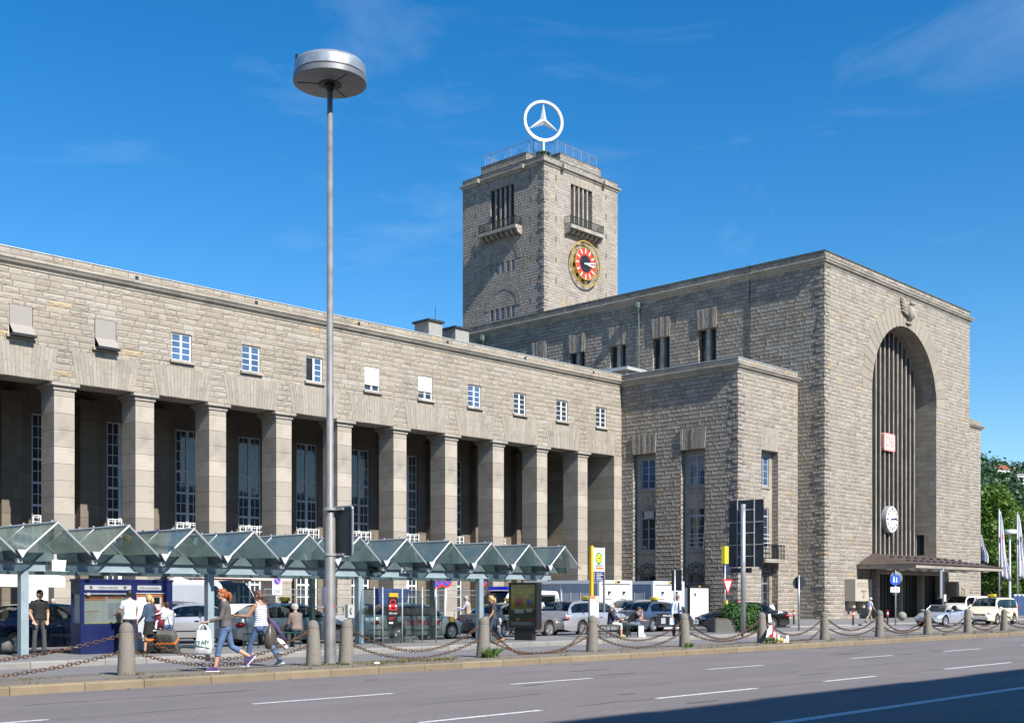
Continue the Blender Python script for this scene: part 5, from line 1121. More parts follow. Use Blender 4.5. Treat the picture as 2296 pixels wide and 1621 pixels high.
# ---------------------------------------------------------------- other signs
def pole(t, h, r=0.03, m=None): mb = MB(); mb.tube([(0, 0, 0), (0, 0, h)], r, 10); return mb.build('pole', m or GALV, t, smooth='all')
YS = thing('give_way_sign', 'pole with a red and white give way triangle and yellow hotel boards', 'traffic sign', (49.9, 32.7, 0)); pole(YS, 3.3, 0.045); tri = lambda s, y: MB().prism([(-s, y, s*0.56), (s, y, s*0.56), (0, y, -s*1.12)], (0, 0.01, 0))
o = MB().prism([(0.15+x, -0.07, 2.28+z) for x, z in ((-0.45, 0.26), (0.45, 0.26), (0.0, -0.52))], (0, 0.015, 0)).build('triangle', RED, YS); MB().prism([(0.15+x, -0.075, 2.28+z) for x, z in ((-0.31, 0.18), (0.31, 0.18), (0.0, -0.36))], (0, 0.004, 0)).build('triangle_field', PAPER, o)
o = MB().box(-0.16, 0.16, -0.1, 0.1, 3.3, 4.15).build('hotel_board', YELLOWLT, YS); 
for k, ch in enumerate('HOTEL'): lettering('H' if ch == 'H' else {'O': 'HOTEL'}.get(ch, 'I'), 0.001, ORANGE, o, (0, 0, 3.5), FRONT) if False else None
lettering('HOTEL', 0.2, ORANGE, o, (-0.03, -0.104, 3.72), (pi/2, pi/2, 0)); MB().box(-0.02, 0.1, -0.1, 0.1, 0.9, 1.5).build('lower_board', YELLOWLT, YS); mb = MB(); disc(mb, (0.2, 3.05), 0.28, 0.06, 0.075); mb.build('round_sign', NAVY, YS)
RS = thing('round_sign', 'grey back of a round sign on a thin pole in front of the hall corner', 'traffic sign', (48.1, 27.6, 0.15)); pole(RS, 2.5, 0.04); mb = MB(); disc(mb, (0, 0), 0.29, 0, 0.02); mb.xf(Matrix.Translation((0.05, 0.0, 2.15)) @ Matrix.Rotation(radians(-50), 4, 'Z') @ Matrix.Translation((0.0, 0.06, 0))); mb.build('disc', SIGNBACK, RS)
S2 = thing('small_sign', 'grey back of a small rectangular sign behind the man in shirt and tie', 'traffic sign', (38.3, 27.4, 0.15)); pole(S2, 2.55, 0.035); MB().cbox((0.06, -0.05, 2.15), (0.02, 0.46, 0.8)).build('panel', SIGNBACK, S2)
x, y = gp(2008, 1400, 0.1)
BS = thing('pedestrian_sign', 'pole with a round blue footpath sign and a white cycle plate at the hall pavement', 'traffic sign', (x, y, 0.1)); pole(BS, 3.1, 0.04)
BM = Matrix.Rotation(radians(-40), 4, 'Z')
mb = MB(); disc(mb, (-0.05, 2.55), 0.31, -0.07, -0.055); mb.xf(BM); o = mb.build('blue_disc', SIGNBLUE, BS)
mb = MB(); disc(mb, (0.08, 2.68), 0.36, 0.06, 0.075); mb.xf(BM); mb.build('second_disc', mat('sign_back_light', (0.25, 0.28, 0.3), 0.4, 0.3), BS)
mb = MB()
for dx_, h_ in ((-0.13, 0.26), (0.03, 0.2)): mb.prism([(dx_+a, -0.074, 2.42+b) for a, b in ((-0.05, 0), (0.05, 0), (0.03, h_*0.6), (0.04, h_), (-0.04, h_), (-0.03, h_*0.6))], (0, 0.003, 0)); disc(mb, (dx_, 2.46+h_), 0.035, -0.074, -0.071, 10)
mb.xf(BM); mb.build('figure_symbol', WHITE, o); mb = MB(); mb.box(-0.33, 0.22, -0.07, -0.055, 1.85, 2.15); mb.xf(BM); o = mb.build('cycle_plate', WHITE, BS)
mb = MB()
for dx_ in (-0.17, 0.05): mb.tube([(dx_+0.07*cos(2*pi*k/12), -0.073, 1.97+0.07*sin(2*pi*k/12)) for k in range(13)], 0.01, 4, False)
mb.tube([(-0.17, -.073, 1.97), (-0.08, -.073, 2.07), (0.02, -.073, 2.07), (0.05, -.073, 1.97)], 0.01, 4); mb.xf(BM); mb.build('cycle_symbol', BLACK, o); mb = MB(); mb.prism([(q[0], 0.05, q[1]) for q in ((-0.2, 1.84), (0.2, 1.84), (0, 1.6))], (0, 0.01, 0)); mb.xf(BM); mb.build('small_triangle', GREYP, BS)
x, y = gp(2115, 1394, 0.1)
TS = thing('traffic_signal', 'signal pole with narrow black signal heads and a small white plate beside the canopy', 'traffic light', (x, y, 0.1)); pole(TS, 3.4, 0.05); mb = MB(); mb.box(-0.3, -0.06, -0.1, 0.12, 1.75, 3.2); mb.build('signal_head', SIGNBACK, TS); MB().box(-0.36, -0.31, -0.06, 0.06, 1.5, 3.3).build('contrast_board', WHITE, TS); MB().box(0.0, 0.25, -0.08, -0.06, 1.3, 1.75).build('plate', WHITE, TS)
for n_, px, v_, tilt, zz in (('round no stopping sign on a leaning pole in front of the arcade', 963, 40.5, 8, 2.35), ('round no stopping sign on an upright pole beside the leaning one', 996, 40.8, 2, 2.38), ('no stopping sign hidden partly by the right shelter post', 1078, 41.5, 0, 2.4)):
    t_ = thing('no_stopping_sign', n_, 'traffic sign', (onv(px, v_), v_, 0), 0, 'no stopping signs'); t_.rotation_euler = (0, radians(tilt), radians(-30)); pole(t_, zz, 0.045, WHITE)
    mb = MB(); disc(mb, (0, zz), 0.27, -0.08, -0.065); d_ = mb.build('red_ring', RED, t_); mb = MB(); disc(mb, (0, zz), 0.2, -0.085, -0.081); mb.build('blue_field', SIGNBLUE, d_); mb = MB(); mb.cbox((0, -0.088, zz), (0.42, 0.004, 0.055), 0, 0, radians(45)); mb.build('red_bar', RED, d_)
v_ = 42.5; t_ = thing('no_stopping_sign', 'white rectangular no stopping plate on a pole right of the white van', 'traffic sign', (onv(619, v_), v_, 0), 0, 'no stopping signs'); pole(t_, 2.6, 0.04); o = MB().box(-0.24, 0.24, -0.08, -0.06, 1.75, 2.65).build('plate', WHITE, t_); mb = MB(); disc(mb, (0, 2.36), 0.2, -0.085, -0.081); d_ = mb.build('red_ring', mat('faded_pink', (0.75, 0.25, 0.3), 0.5), o); mb = MB(); disc(mb, (0, 2.36), 0.15, -0.089, -0.086); mb.build('blue_field', SIGNBLUE, d_); mb = MB(); mb.cbox((0, -0.092, 2.36), (0.32, 0.004, 0.05), 0, 0, radians(45)); mb.build('pink_bar', MATS['faded_pink'], d_); MB().box(-0.17, 0.17, -0.084, -0.081, 1.82, 2.0).build('text_field', GREYP, o)

# ---------------------------------------------------------------- benches
def bench(label, x, y, n, rz=0.0):
    t_ = thing('wire_bench', label, 'bench', (x, y, 0.15), rz, 'green wire benches'); W_ = 0.5*n
    mb = MB()
    for k in range(n):
        for q in range(7): yy = -0.18+0.06*q; mb.tube([(k*0.5+0.03, yy, 0.44), (k*0.5+0.47, yy, 0.44)], 0.008, 4)
        for q in range(9): xx = k*0.5+0.05+0.05*q; mb.tube([(xx, -0.2, 0.437), (xx, 0.2, 0.437)], 0.006, 4)
        mb.tube([(k*0.5+0.02, -0.2, 0.44), (k*0.5+0.48, -0.2, 0.44), (k*0.5+0.48, 0.2, 0.44), (k*0.5+0.02, 0.2, 0.44), (k*0.5+0.02, -0.2, 0.44)], 0.014, 5)
    mb.build('seat', GREENWIRE, t_)
    for k in range(n+1): mb = MB(); x_ = k*0.5; mb.tube([(x_, -0.2, 0), (x_, -0.2, 0.42), (x_, 0.2, 0.42), (x_, 0.2, 0)], 0.016, 5); mb.tube([(x_, -0.2, 0.1), (x_, 0.2, 0.1)], 0.012, 5); mb.build('leg', GREENWIRE, t_)
    return t_
bench('long green wire bench with the seated man in the brown jacket', 19.9, 29.25, 4); bench('green wire bench inside the glass wind screen', 24.9, 29.6, 3); bench('green wire bench with the elderly woman beside the bus stop', 34.75, 28.1, 3, radians(-12))

# ---------------------------------------------------------------- site cabins
def cabin(label, x0_, y0_, w_, d_, h_, m, panels=2, wins_=2, frame=None):
    t_ = thing('site_cabin', label, 'site cabin', (x0_, y0_, 0), 0, 'white site cabins'); fm = frame or WHITE
    MB().box(0.06, w_-0.06, 0.06, d_-0.06, 0.08, h_-0.1).build('shell', m, t_)
    mb = MB()
    for (a, b) in ((0, 0), (w_-0.14, 0), (0, d_-0.14), (w_-0.14, d_-0.14)): mb.box(a, a+0.14, b, b+0.14, 0, h_)
    mb.box(0.14, w_-0.14, 0, 0.12, h_-0.17, h_-0.003); mb.box(0.14, w_-0.14, 0, 0.12, 0.0, 0.16); mb.box(0, 0.12, 0.14, d_-0.14, h_-0.17, h_-0.003); mb.box(0, 0.12, 0.14, d_-0.14, 0, 0.16); mb.box(0.05, w_-0.05, 0.05, d_-0.05, h_-0.1, h_-0.02); mb.build('frame', fm, t_)
    mb = MB()
    for k in range(1, panels): y = d_*k/panels; mb.box(0.03, 0.06, y-0.04, y+0.04, 0.16, h_-0.17)
    for k in range(1, 8): y = d_*k/8; mb.box(0.05, 0.06, y-0.006, y+0.006, 0.16, h_-0.17)
    mb.build('panel_joint', fm, t_)
    for k in range(wins_):
        c = w_*(0.3+0.45*k); o = MB().box(c-0.25, c+0.25, 0.02, 0.06, h_-0.95, h_-0.4).build('window', WHITE, t_); MB().box(c-0.13, c+0.13, 0.012, 0.02, h_-0.8, h_-0.55).build('pane', GLASS, o); MB().prism([(c-0.1, 0.0, h_-0.78), (c+0.13, 0.0, h_-0.78), (c+0.13, -0.1, h_-0.58)], (0, 0.01, 0.01)).build('flap', WHITE, o)
    mb = MB(); mb.box(w_*0.45, w_*0.62, -0.01, 0.0, h_-0.14, h_-0.03); mb.build('maker_plate', BLACK, t_); mb = MB(); mb.box(w_*0.45, w_*0.53, -0.015, -0.01, h_-0.12, h_-0.05); mb.build('yellow_plate', YELLOW, t_)
    return t_
CABM = mat('cabin_panel_grey', (0.52, 0.53, 0.54), 0.5, var=0.05)
cabin('two windowed site cabin behind the light silver taxi estate, left of the pair', 46.7, 38.0, 2.66, 5.2, 2.52, CABM)
cabin('two windowed site cabin behind the steel blue taxi, right of the pair', 51.2, 38.0, 2.8, 5.2, 2.52, CABM)
cabin('bright white site cabin with a black frame against the corner block', 66.5, 46.4, 2.5, 5.5, 2.5, mat('cabin_white', (0.8, 0.8, 0.8), 0.4, var=0.03), 2, 1, BLACK)

# ---------------------------------------------------------------- parasols of the pavement cafe
def parasol(label, x, y, r_, zt, m, square=False, rz=0.0, val=0.25):
    t_ = thing('parasol', label, 'parasol', (x, y, 0), rz, 'cafe parasols'); n = 4 if square else 8
    mb = MB(); ring = lambda r, z, ph=pi/n: [(r*cos(2*pi*k/n+ph), r*sin(2*pi*k/n+ph), z) for k in range(n)]
    mb.loft([ring(0.05, zt), ring(r_*0.5, zt-0.28), ring(r_, zt-0.62), ring(r_*1.0, zt-0.62-val), ring(r_*0.985, zt-0.62-val), ring(r_*0.98, zt-0.64), ring(0.05, zt-0.06)], True); mb.build('canopy', m, t_)
    mb = MB(); mb.tube([(0, 0, 0), (0, 0, zt+0.05)], 0.035, 8); mb.build('pole', ALU, t_); mb = MB()
    for k in range(n): a = 2*pi*k/n+pi/n; mb.tube([(0, 0, zt-0.9), (r_*0.55*cos(a), r_*0.55*sin(a), zt-0.4)], 0.012, 4)
    mb.build('rib', ALU, t_)
parasol('large cream square parasol at the left edge above the dark blue car', onv(-2, 40.5), 40.5, 2.1, 2.95, CREAMCLOTH, True, radians(20), 0.35)
parasol('pale pink parasol behind the silver car at the left of the van', onv(399, 47.5), 47.5, 1.3, 2.6, PINKCLOTH, False)
parasol('large faded pink parasol standing behind the white van', onv(458, 50.2), 50.2, 2.6, 3.4, PINKCLOTH, True, radians(10))
parasol('pale parasol with its slope showing above the white van roof', onv(556, 51.0), 51.0, 2.2, 3.35, PINKCLOTH, True, radians(5))

# ---------------------------------------------------------------- mesh fence panels in front of the arcade
def fence(label, xa, xb, y, h_=2.0, ya=None):
    L_ = xb-xa; t_ = thing('mesh_fence', label, 'fence panel', (xa, y, 0), 0 if ya is None else atan2(ya-y, L_), 'mesh fence panels')
    mb = MB(); mb.tube([(0, 0, 0.1), (0, 0, h_), (L_, 0, h_), (L_, 0, 0.1)], 0.024, 6); mb.tube([(0, 0, 0.15), (L_, 0, 0.15)], 0.024, 6); mb.tube([(0, 0, h_-0.25), (L_, 0, h_-0.25)], 0.014, 5); mb.build('frame', GALV, t_)
    mb = MB()
    for k in range(int(L_/0.12)): mb.box(0.12*k+0.05, 0.12*k+0.056, -0.003, 0.003, 0.1, h_)
    for k in range(7): mb.box(0.03, L_-0.03, -0.003, 0.003, 0.3+0.25*k, 0.306+0.25*k)
    mb.build('wire_mesh', GALV, t_)
for k in range(5):
    xa = onv(592, 43.6)+k*3.5; fence(('first mesh fence panel right of the white van', 'mesh fence panel behind the no stopping plate and the silver taxi', 'mesh fence panel behind the lamp pole and grey racks', 'mesh fence panel behind the glass wind screen poster', 'mesh fence panel ending left of the cyclist')[k], xa, xa+3.4, 43.6+(0.2 if k % 2 else 0))
# stacked grey crowd barriers behind the taxi
for k in range(3):
    x = onv(705+42*k, 41.8); t_ = thing('metal_rack', ('left', 'middle', 'right')[k]+' one of the grey metal racks stacked behind the silver taxi', 'metal rack', (x, 41.8, 0), radians(6*k), 'grey metal racks')
    mb = MB()
    for sx in (0, 1.1): mb.tube([(sx, 0, 0), (sx, 0, 1.25)], 0.03, 5); mb.tube([(sx, 0.5, 0), (sx, 0.5, 1.25)], 0.03, 5)
    for z in (0.5, 0.9, 1.22): mb.tube([(0, 0, z), (1.1, 0, z), (1.1, 0.5, z), (0, 0.5, z), (0, 0, z)], 0.025, 5)
    mb.build('frame', GALV, t_); mb = MB()
    for q in range(8): mb.box(0.1+0.12*q, 0.14+0.12*q, 0.0, 0.5, 1.22, 1.25)
    mb.box(0.05, 1.05, 0.02, 0.04, 0.55, 0.85); mb.build('shelf', ALU, t_)
x = onv(880, 42.2); t_ = thing('skip_container', 'blue metal skip standing behind the wind screen poster', 'skip', (x, 42.2, 0)); mb = MB(); mb.add([(-0.75, 0, 0.3), (0.75, 0, 0.3), (0.75, 1.2, 0.3), (-0.75, 1.2, 0.3), (-0.95, -0.1, 2.05), (0.95, -0.1, 2.05), (0.95, 1.3, 2.05), (-0.95, 1.3, 2.05)], [(0, 3, 2, 1), (0, 1, 5, 4), (1, 2, 6, 5), (2, 3, 7, 6), (3, 0, 4, 7)]); mb.build('tub', mat('skip_blue', (0.03, 0.06, 0.16), 0.5, var=0.3), t_); mb = MB(); mb.box(-0.7, 0.7, 0, 1.2, 0, 0.3); mb.build('base', SIGNBACK, t_); MB().box(-0.3, 0.25, -0.12, -0.08, 1.6, 1.85).build('yellow_label', YELLOW, t_)

# ---------------------------------------------------------------- small posts, barriers, ball, notice
for px, py, lb in ((1780, 1399, 'red and white banded post at the hall pavement left of the round sign pole'), (1913, 1401, 'red and white banded post in front of the stone relief box'), (1990, 1400, 'red and white banded post half hidden behind the bollard at the hall')):
    x, y = gp(px, py, 0.1); t_ = thing('banded_post', lb, 'bollard post', (x, y, 0.1), 0, 'banded posts'); mb = MB(); mb.tube([(0, 0, 0), (0, 0, 0.82)], 0.055, 10); mb.build('post', SIGNBACK, t_, smooth=True); mb = MB(); mb.tube([(0, 0, 0.5), (0, 0, 0.6)], 0.058, 10); mb.tube([(0, 0, 0.7), (0, 0, 0.83)], 0.058, 10); b_ = mb.build('red_band', RED, t_); mb = MB(); mb.tube([(0, 0, 0.6), (0, 0, 0.7)], 0.0585, 10); mb.build('white_band', WHITE, t_)
x, y = 77.3, 36.5; t_ = tag(MB().ball((0, 0, 0.3), 0.3, 24, 16).build('stone_ball', granite('polished_stone', (0.25, 0.25, 0.21), 0.4), loc=(x, y, 0.1), smooth='all'), 'polished round stone ball on the pavement in front of the hall doors', 'stone ball')
t_ = thing('notice_board', 'small dark blue notice board on the hall wall under the canopy', 'notice board', (83.6, 42.47, 1.65)); MB().box(-0.55, 0.55, -0.06, 0, -0.3, 0.35).build('board', BLUE, t_); mb = MB(); mb.box(-0.35, 0.35, -0.066, -0.061, 0.0, 0.05); mb.box(-0.2, 0.35, -0.066, -0.061, -0.12, -0.07); mb.build('text_line', GREYP, t_)
x, y = 57.0, 36.4
for dx_, lb, hh in ((0, 'red and white striped barrier board, left one beside the white cabin', 1.1), (2.6, 'red and white striped barrier board, right one before the white cabin', 1.25)):
    t_ = thing('barrier_board', lb, 'barrier board', (x+dx_*1.6, y+dx_*0.8, 0), radians(-20), 'barrier boards'); mb = MB(); mb.box(-0.11, 0.11, 0, 0.03, 0.2, hh); mb.build('board', WHITE, t_); mb = MB()
    for k in range(3): z = 0.3+0.32*k; mb.prism([(-0.11, -0.004, z), (0.11, -0.004, z+0.14), (0.11, -0.004, z+0.28), (-0.11, -0.004, z+0.14)], (0, 0.003, 0))
    mb.build('red_stripe', RED, t_); MB().box(-0.2, 0.2, -0.15, 0.2, 0, 0.12).build('foot', BLACK, t_)
    if dx_ == 0: mb = MB(); mb.ball((0, 0, hh+0.18), (0.17, 0.08, 0.19), 12, 8); mb.build('warning_lamp', mat('warning_lamp_red', (0.75, 0.1, 0.03), 0.3), t_, smooth='all')
t_ = tag(MB().tube([(0, 0, 0.12), (1.2, -0.5, 0.1)], 0.1, 10).build('drain_pipe', mat('orange_pipe', (0.7, 0.25, 0.08), 0.5), loc=(55.0, 36.3, 0)), 'short orange plastic pipe lying behind the chains left of the black car', 'pipe')

# ---------------------------------------------------------------- flags, far lamp, portable fence
def flag(label, px, v_, h_, wid, ln_, zb_, mark=True, seed=1):
    t_ = thing('flagpole', label, 'flagpole', (onv(px, v_), v_, 0), YAW-pi/2, 'flagpoles'); mb = MB(); mb.tube([(0, 0, 0), (0, 0, h_)], [0.11, 0.07], 12); mb.ball((0, 0, h_+0.05), 0.09, 8, 6); mb.build('pole', ALU, t_, smooth='all')
    r = random.Random(seed); mb = MB(); rows = []
    for i in range(22):
        f = i/21; z = h_-0.1-ln_*f; w_ = wid*(0.1+0.75*f**0.8+0.15*sin(f*7+seed)*f); x0_ = 0.08+0.1*f
        rows.append([(x0_+w_*k/9, 0.16*sin(k*1.5+f*2.5+seed)*(0.3+f)*0.7, z-0.55*(0.3+f)*(k/9)*0.7) for k in range(10)])
    mb.loft(rows, caps=False, closed=False); fo = mb.build('flag', mat('flag_cloth', (0.68, 0.67, 0.74), 0.8, var=0.1), t_, smooth='all'); s_ = fo.modifiers.new('thick', 'SOLIDIFY'); s_.thickness = 0.01
    if mark: mb = MB(); mb.box(0.16, 0.3, -0.3, -0.28, h_-0.1-ln_*0.45, h_-0.1-ln_*0.36); mb.build('flag_emblem', mat('flag_red', (0.45, 0.08, 0.1), 0.6) if seed == 1 else NAVY, fo)
flag('flagpole with a limp white flag with a small red mark, left of two', 2240, 44.5, 10.0, 0.95, 6.2, 0, True, 1); flag('flagpole with a limp white flag at the right picture edge', 2281, 46.5, 10.3, 1.1, 6.4, 0, True, 2); flag('flagpole mostly hidden by the corner block showing only a flag end', 2197, 50.5, 8.4, 0.9, 2.6, 0, False, 3)
x, y = onv(2264, 52.0), 52.0; FL = thing('street_lamp', 'distant street lamp with a white disc head between the two flagpoles', 'street lamp', (x, y, 0)); dl2 = x*cos(YAW)+y*sin(YAW); zt2 = EYE+(HY-1196)*dl2/FPX
mb = MB(); mb.tube([(0, 0, 0), (0, 0, zt2)], [0.16, 0.1], 10); mb.build('pole', WHITE, FL); mb = MB(); mb.lathe([(0.1, zt2-0.1), (0.85, zt2), (0.9, zt2+0.15), (0.8, zt2+0.42), (0.05, zt2+0.45)], 24); mb.build('lamp_head', WHITE, FL, smooth=40)
x, y = onv(2272, 42.5), 42.5; t_ = thing('site_hoarding', 'dark blue hoarding with a white scalloped top behind the cream taxi', 'hoarding', (x, y, 0), radians(0)); MB().box(0, 9, 0, 0.1, 0, 1.95).build('panel', mat('hoarding_blue', (0.03, 0.07, 0.17), 0.6, var=0.2), t_); mb = MB()
for k in range(9): mb.prism([(k, -0.02, 1.97), (k+1, -0.02, 1.97), (k+0.5, -0.02, 1.8)], (0, 0.01, 0))
mb.build('pennant', WHITE, t_)
# memorial with cloth, paper and candles
x, y = BX[7]; 
t_ = tag(MB().prism([(0.09, -0.27, 0.12), (0.36, -0.22, 0.10), (0.34, -0.2, 0.66), (0.2, -0.24, 0.62), (0.1, -0.26, 0.68)], (0.02, 0.03, 0)).build('red_cloth', RED, loc=(x, y, 0.1)), 'bright red cloth hung at the foot of the dark bollard with flowers', 'cloth')
t_ = tag(MB().prism([(-0.3, -0.33, 0.28), (0.05, -0.33, 0.42), (0.08, -0.33, 0.66), (-0.02, -0.31, 0.68), (-0.22, -0.33, 0.5)], (0, 0.012, 0)).build('paper_sheet', WHITE, loc=(x, y, 0.05)), 'crumpled white paper sheet on the left of the memorial bollard', 'paper')
t_ = tag(MB().prism([(0.02, -0.235, 0.72), (0.26, -0.2, 0.74), (0.24, -0.17, 1.0), (0.04, -0.2, 0.98)], (0, 0.012, 0)).build('picture_card', PAPER, loc=(x, y, 0.1)), 'framed picture card fixed to the upper part of the memorial bollard', 'picture card')
r = random.Random(11); cnm = ['white', 'red', 'pale', 'yellow', 'white', 'cream', 'red', 'white', 'pale', 'white', 'white']; cds = [WHITE, RED, PAPER, YELLOWLT, WHITE, CREAMCLOTH, RED, WHITE, PAPER, WHITE, WHITE]
for k in range(11):
    cx_, cy_ = x+0.28+0.085*k+r.uniform(-.03, .03), y-0.28+r.uniform(-0.12, 0.1); hh = r.uniform(0.1, 0.26)+(0.1 if k < 2 else 0); mb = MB(); mb.lathe([(0.01, 0), (0.055, 0.0), (0.06, hh*0.8), (0.045, hh), (0.01, hh)], 10); o = mb.build('grave_candle', cds[k], loc=(cx_, cy_, 0.15), smooth=40)
    tag(o, 'small '+cnm[k]+' grave candle standing by the red cloth of the memorial', 'candle', cnm[k]+' memorial candles')
x_, y_ = x+0.5, y-0.42
mb = MB()
for k in range(70): a, rr, zz = r.uniform(0, 6.28), r.uniform(0, 0.35), r.uniform(0.0, 0.14); c = Vector((rr*cos(a)*1.4, rr*sin(a)*0.5, zz)); d = Vector((r.gauss(0, 1), r.gauss(0, 1), r.gauss(0, 1)))*0.05; e = d.cross(Vector((0, 0, 1)))*0.6; mb.add([c-d, c+e, c+d, c-e], [(0, 1, 2, 3)])
tag(mb.build('flower_bunch', WEED, loc=(x_-0.55, y_, 0.16)), 'loose green and white flower bunch lying before the memorial bollard', 'flowers')

# ---------------------------------------------------------------- luggage and bags
def suitcase(label, x, y, z, w_, d_, h_, m, rz=0, tilt=0, strap=None, handle=True):
    t_ = thing('suitcase', label, 'suitcase', (x, y, z)); t_.rotation_euler = (tilt, 0, rz)
    mb = MB(); mb.loft([[(px_*w_/2, pz_*1.0*d_/2, zz) for px_, pz_ in rrect(2*s_, 2*s_, 0.35, 4)] for zz, s_ in ((0.05, 0.9), (0.08, 1.0), (h_-0.04, 1.0), (h_, 0.88))]); mb.build('shell', m, t_, smooth=40)
    mb = MB()
    for sx in (-1, 1): mb.lathe([(0.01, -0.02), (0.04, -0.02), (0.04, 0.02), (0.01, 0.02)], 10, (sx*w_*0.38, d_*0.3, 0.04), 'x')
    mb.build('wheel', BLACK, t_)
    if handle: mb = MB(); mb.tube([(-w_*0.25, d_*0.3, h_-0.02), (-w_*0.25, d_*0.3, h_+0.4), (w_*0.25, d_*0.3, h_+0.4), (w_*0.25, d_*0.3, h_-0.02)], 0.011, 5); mb.build('handle', DARKMETAL, t_)
    mb = MB()
    for q in (-0.3, 0.0, 0.3): mb.box(q*w_-0.012, q*w_+0.012, -d_/2-0.012, -d_/2+0.004, 0.1, h_-0.06)
    mb.build('ridge', m, t_)
    if strap: mb = MB(); mb.box(-w_/2-0.008, w_/2+0.008, -d_/2-0.016, d_/2+0.008, h_*0.55, h_*0.55+0.05); mb.build('strap', strap, t_)
CASEG = mat('case_grey', (0.10, 0.095, 0.085), 0.4, var=0.25)
x, y = gp(384, 1464); suitcase('big dark grey suitcase with an orange strap leaning beside the ticket machine', x, y, 0.15, 0.5, 0.27, 0.68, CASEG, radians(-55), radians(32), ORANGE)
x, y = gp(338, 1464); suitcase('black upright suitcase with an orange tag in front of the ticket machine', x, y-0.1, 0.15, 0.42, 0.25, 0.62, BLACK, radians(-30), 0, ORANGE)
x, y = gp(1109, 1440); suitcase('grey hard shell trolley case beside the blonde woman', x, y, 0.15, 0.4, 0.24, 0.56, mat('case_blue_grey', (0.12, 0.14, 0.16), 0.4), radians(-40))
x, y = gp(1396, 1427); suitcase('black travel bag standing between the two people on the bench', x+0.1, y, 0.15, 0.4, 0.25, 0.6, BLACK, radians(-30), 0, None)
x, y = gp(10, 1462); t_ = thing('duffel_bag', 'round grey duffel bag on the pavement at the left picture edge', 'bag', (x-0.15, y, 0.15), radians(-45)); mb = MB(); mb.tube([(-0.4, 0, 0.2), (-0.36, 0, 0.2), (0.3, 0, 0.2), (0.34, 0, 0.2)], [0.17, 0.2, 0.2, 0.16], 18); mb.build('body', mat('bag_grey', (0.11, 0.11, 0.11), 0.7, var=0.2), t_, smooth='all'); mb = MB(); mb.tube([(-0.2, -0.12, 0.36), (-0.15, -0.1, 0.5), (0.1, -0.1, 0.5), (0.15, -0.12, 0.36)], 0.014, 5); mb.build('handle', BLACK, t_)
x, y = gp(1437, 1427); t_ = thing('paper_bag', 'tall narrow white paper bag standing at the end of the bench', 'paper bag', (x, y, 0.15), radians(-40)); mb = MB(); mb.box(-0.1, 0.1, -0.06, 0.06, 0, 0.42); mb.build('bag', WHITE, t_); mb = MB(); mb.tube([(-0.05, -0.06, 0.42), (-0.04, -0.06, 0.52), (0.04, -0.06, 0.52), (0.05, -0.06, 0.42)], 0.006, 4); mb.build('handle', BLACK, t_); MB().box(-0.102, -0.1, -0.05, 0.05, 0.0, 0.42).build('dark_side', BLACK, t_)

# ---------------------------------------------------------------- office block across the street behind the camera (casts the shadow on the near lanes)
OB = thing('office_block', 'long flat roofed office block across the street, seen only by its shadow', 'building', (-30, -24, 0))
OH = 15.2; OF = 24-6.9
mb = MB(); ho = [(2+4*k, 4.6+4*k, 1.2+3.5*j, 3.2+3.5*j, 0.25) for k in range(54) for j in range(4)]
PO_ = lambda a, z, d: (a, OF-d, z); wall(mb, 0, 220, 0, OH, ho, PO_, 0.25); mb.quad((0, 0, 0), (0, OF, 0), (0, OF, OH), (0, 0, OH)); mb.quad((220, 0, 0), (220, OF, 0), (220, OF, OH), (220, 0, OH)); mb.quad((0, 0, OH), (220, 0, OH), (220, OF, OH), (0, OF, OH)); mb.quad((0, 0, 0), (220, 0, 0), (220, 0, OH), (0, 0, OH)); mb.build('wall', mat('pale_render', (0.42, 0.40, 0.37), 0.85), OB)
MB().box(0, 220, OF-0.35, OF-0.3, 0.5, OH-0.5).build('glazing', GLASS, OB)
mb = MB()
for k in range(24): x_ = 28+k*8.2; mb.prism([(x_, OF-0.02, OH-0.02), (x_+5.5, OF-0.02, OH-0.02), (x_+2.2, OF+1.0, OH-1.6)], (0, 0.06, 0.05))
mb.build('awning', mat('awning_cloth', (0.3, 0.3, 0.32), 0.8), OB)
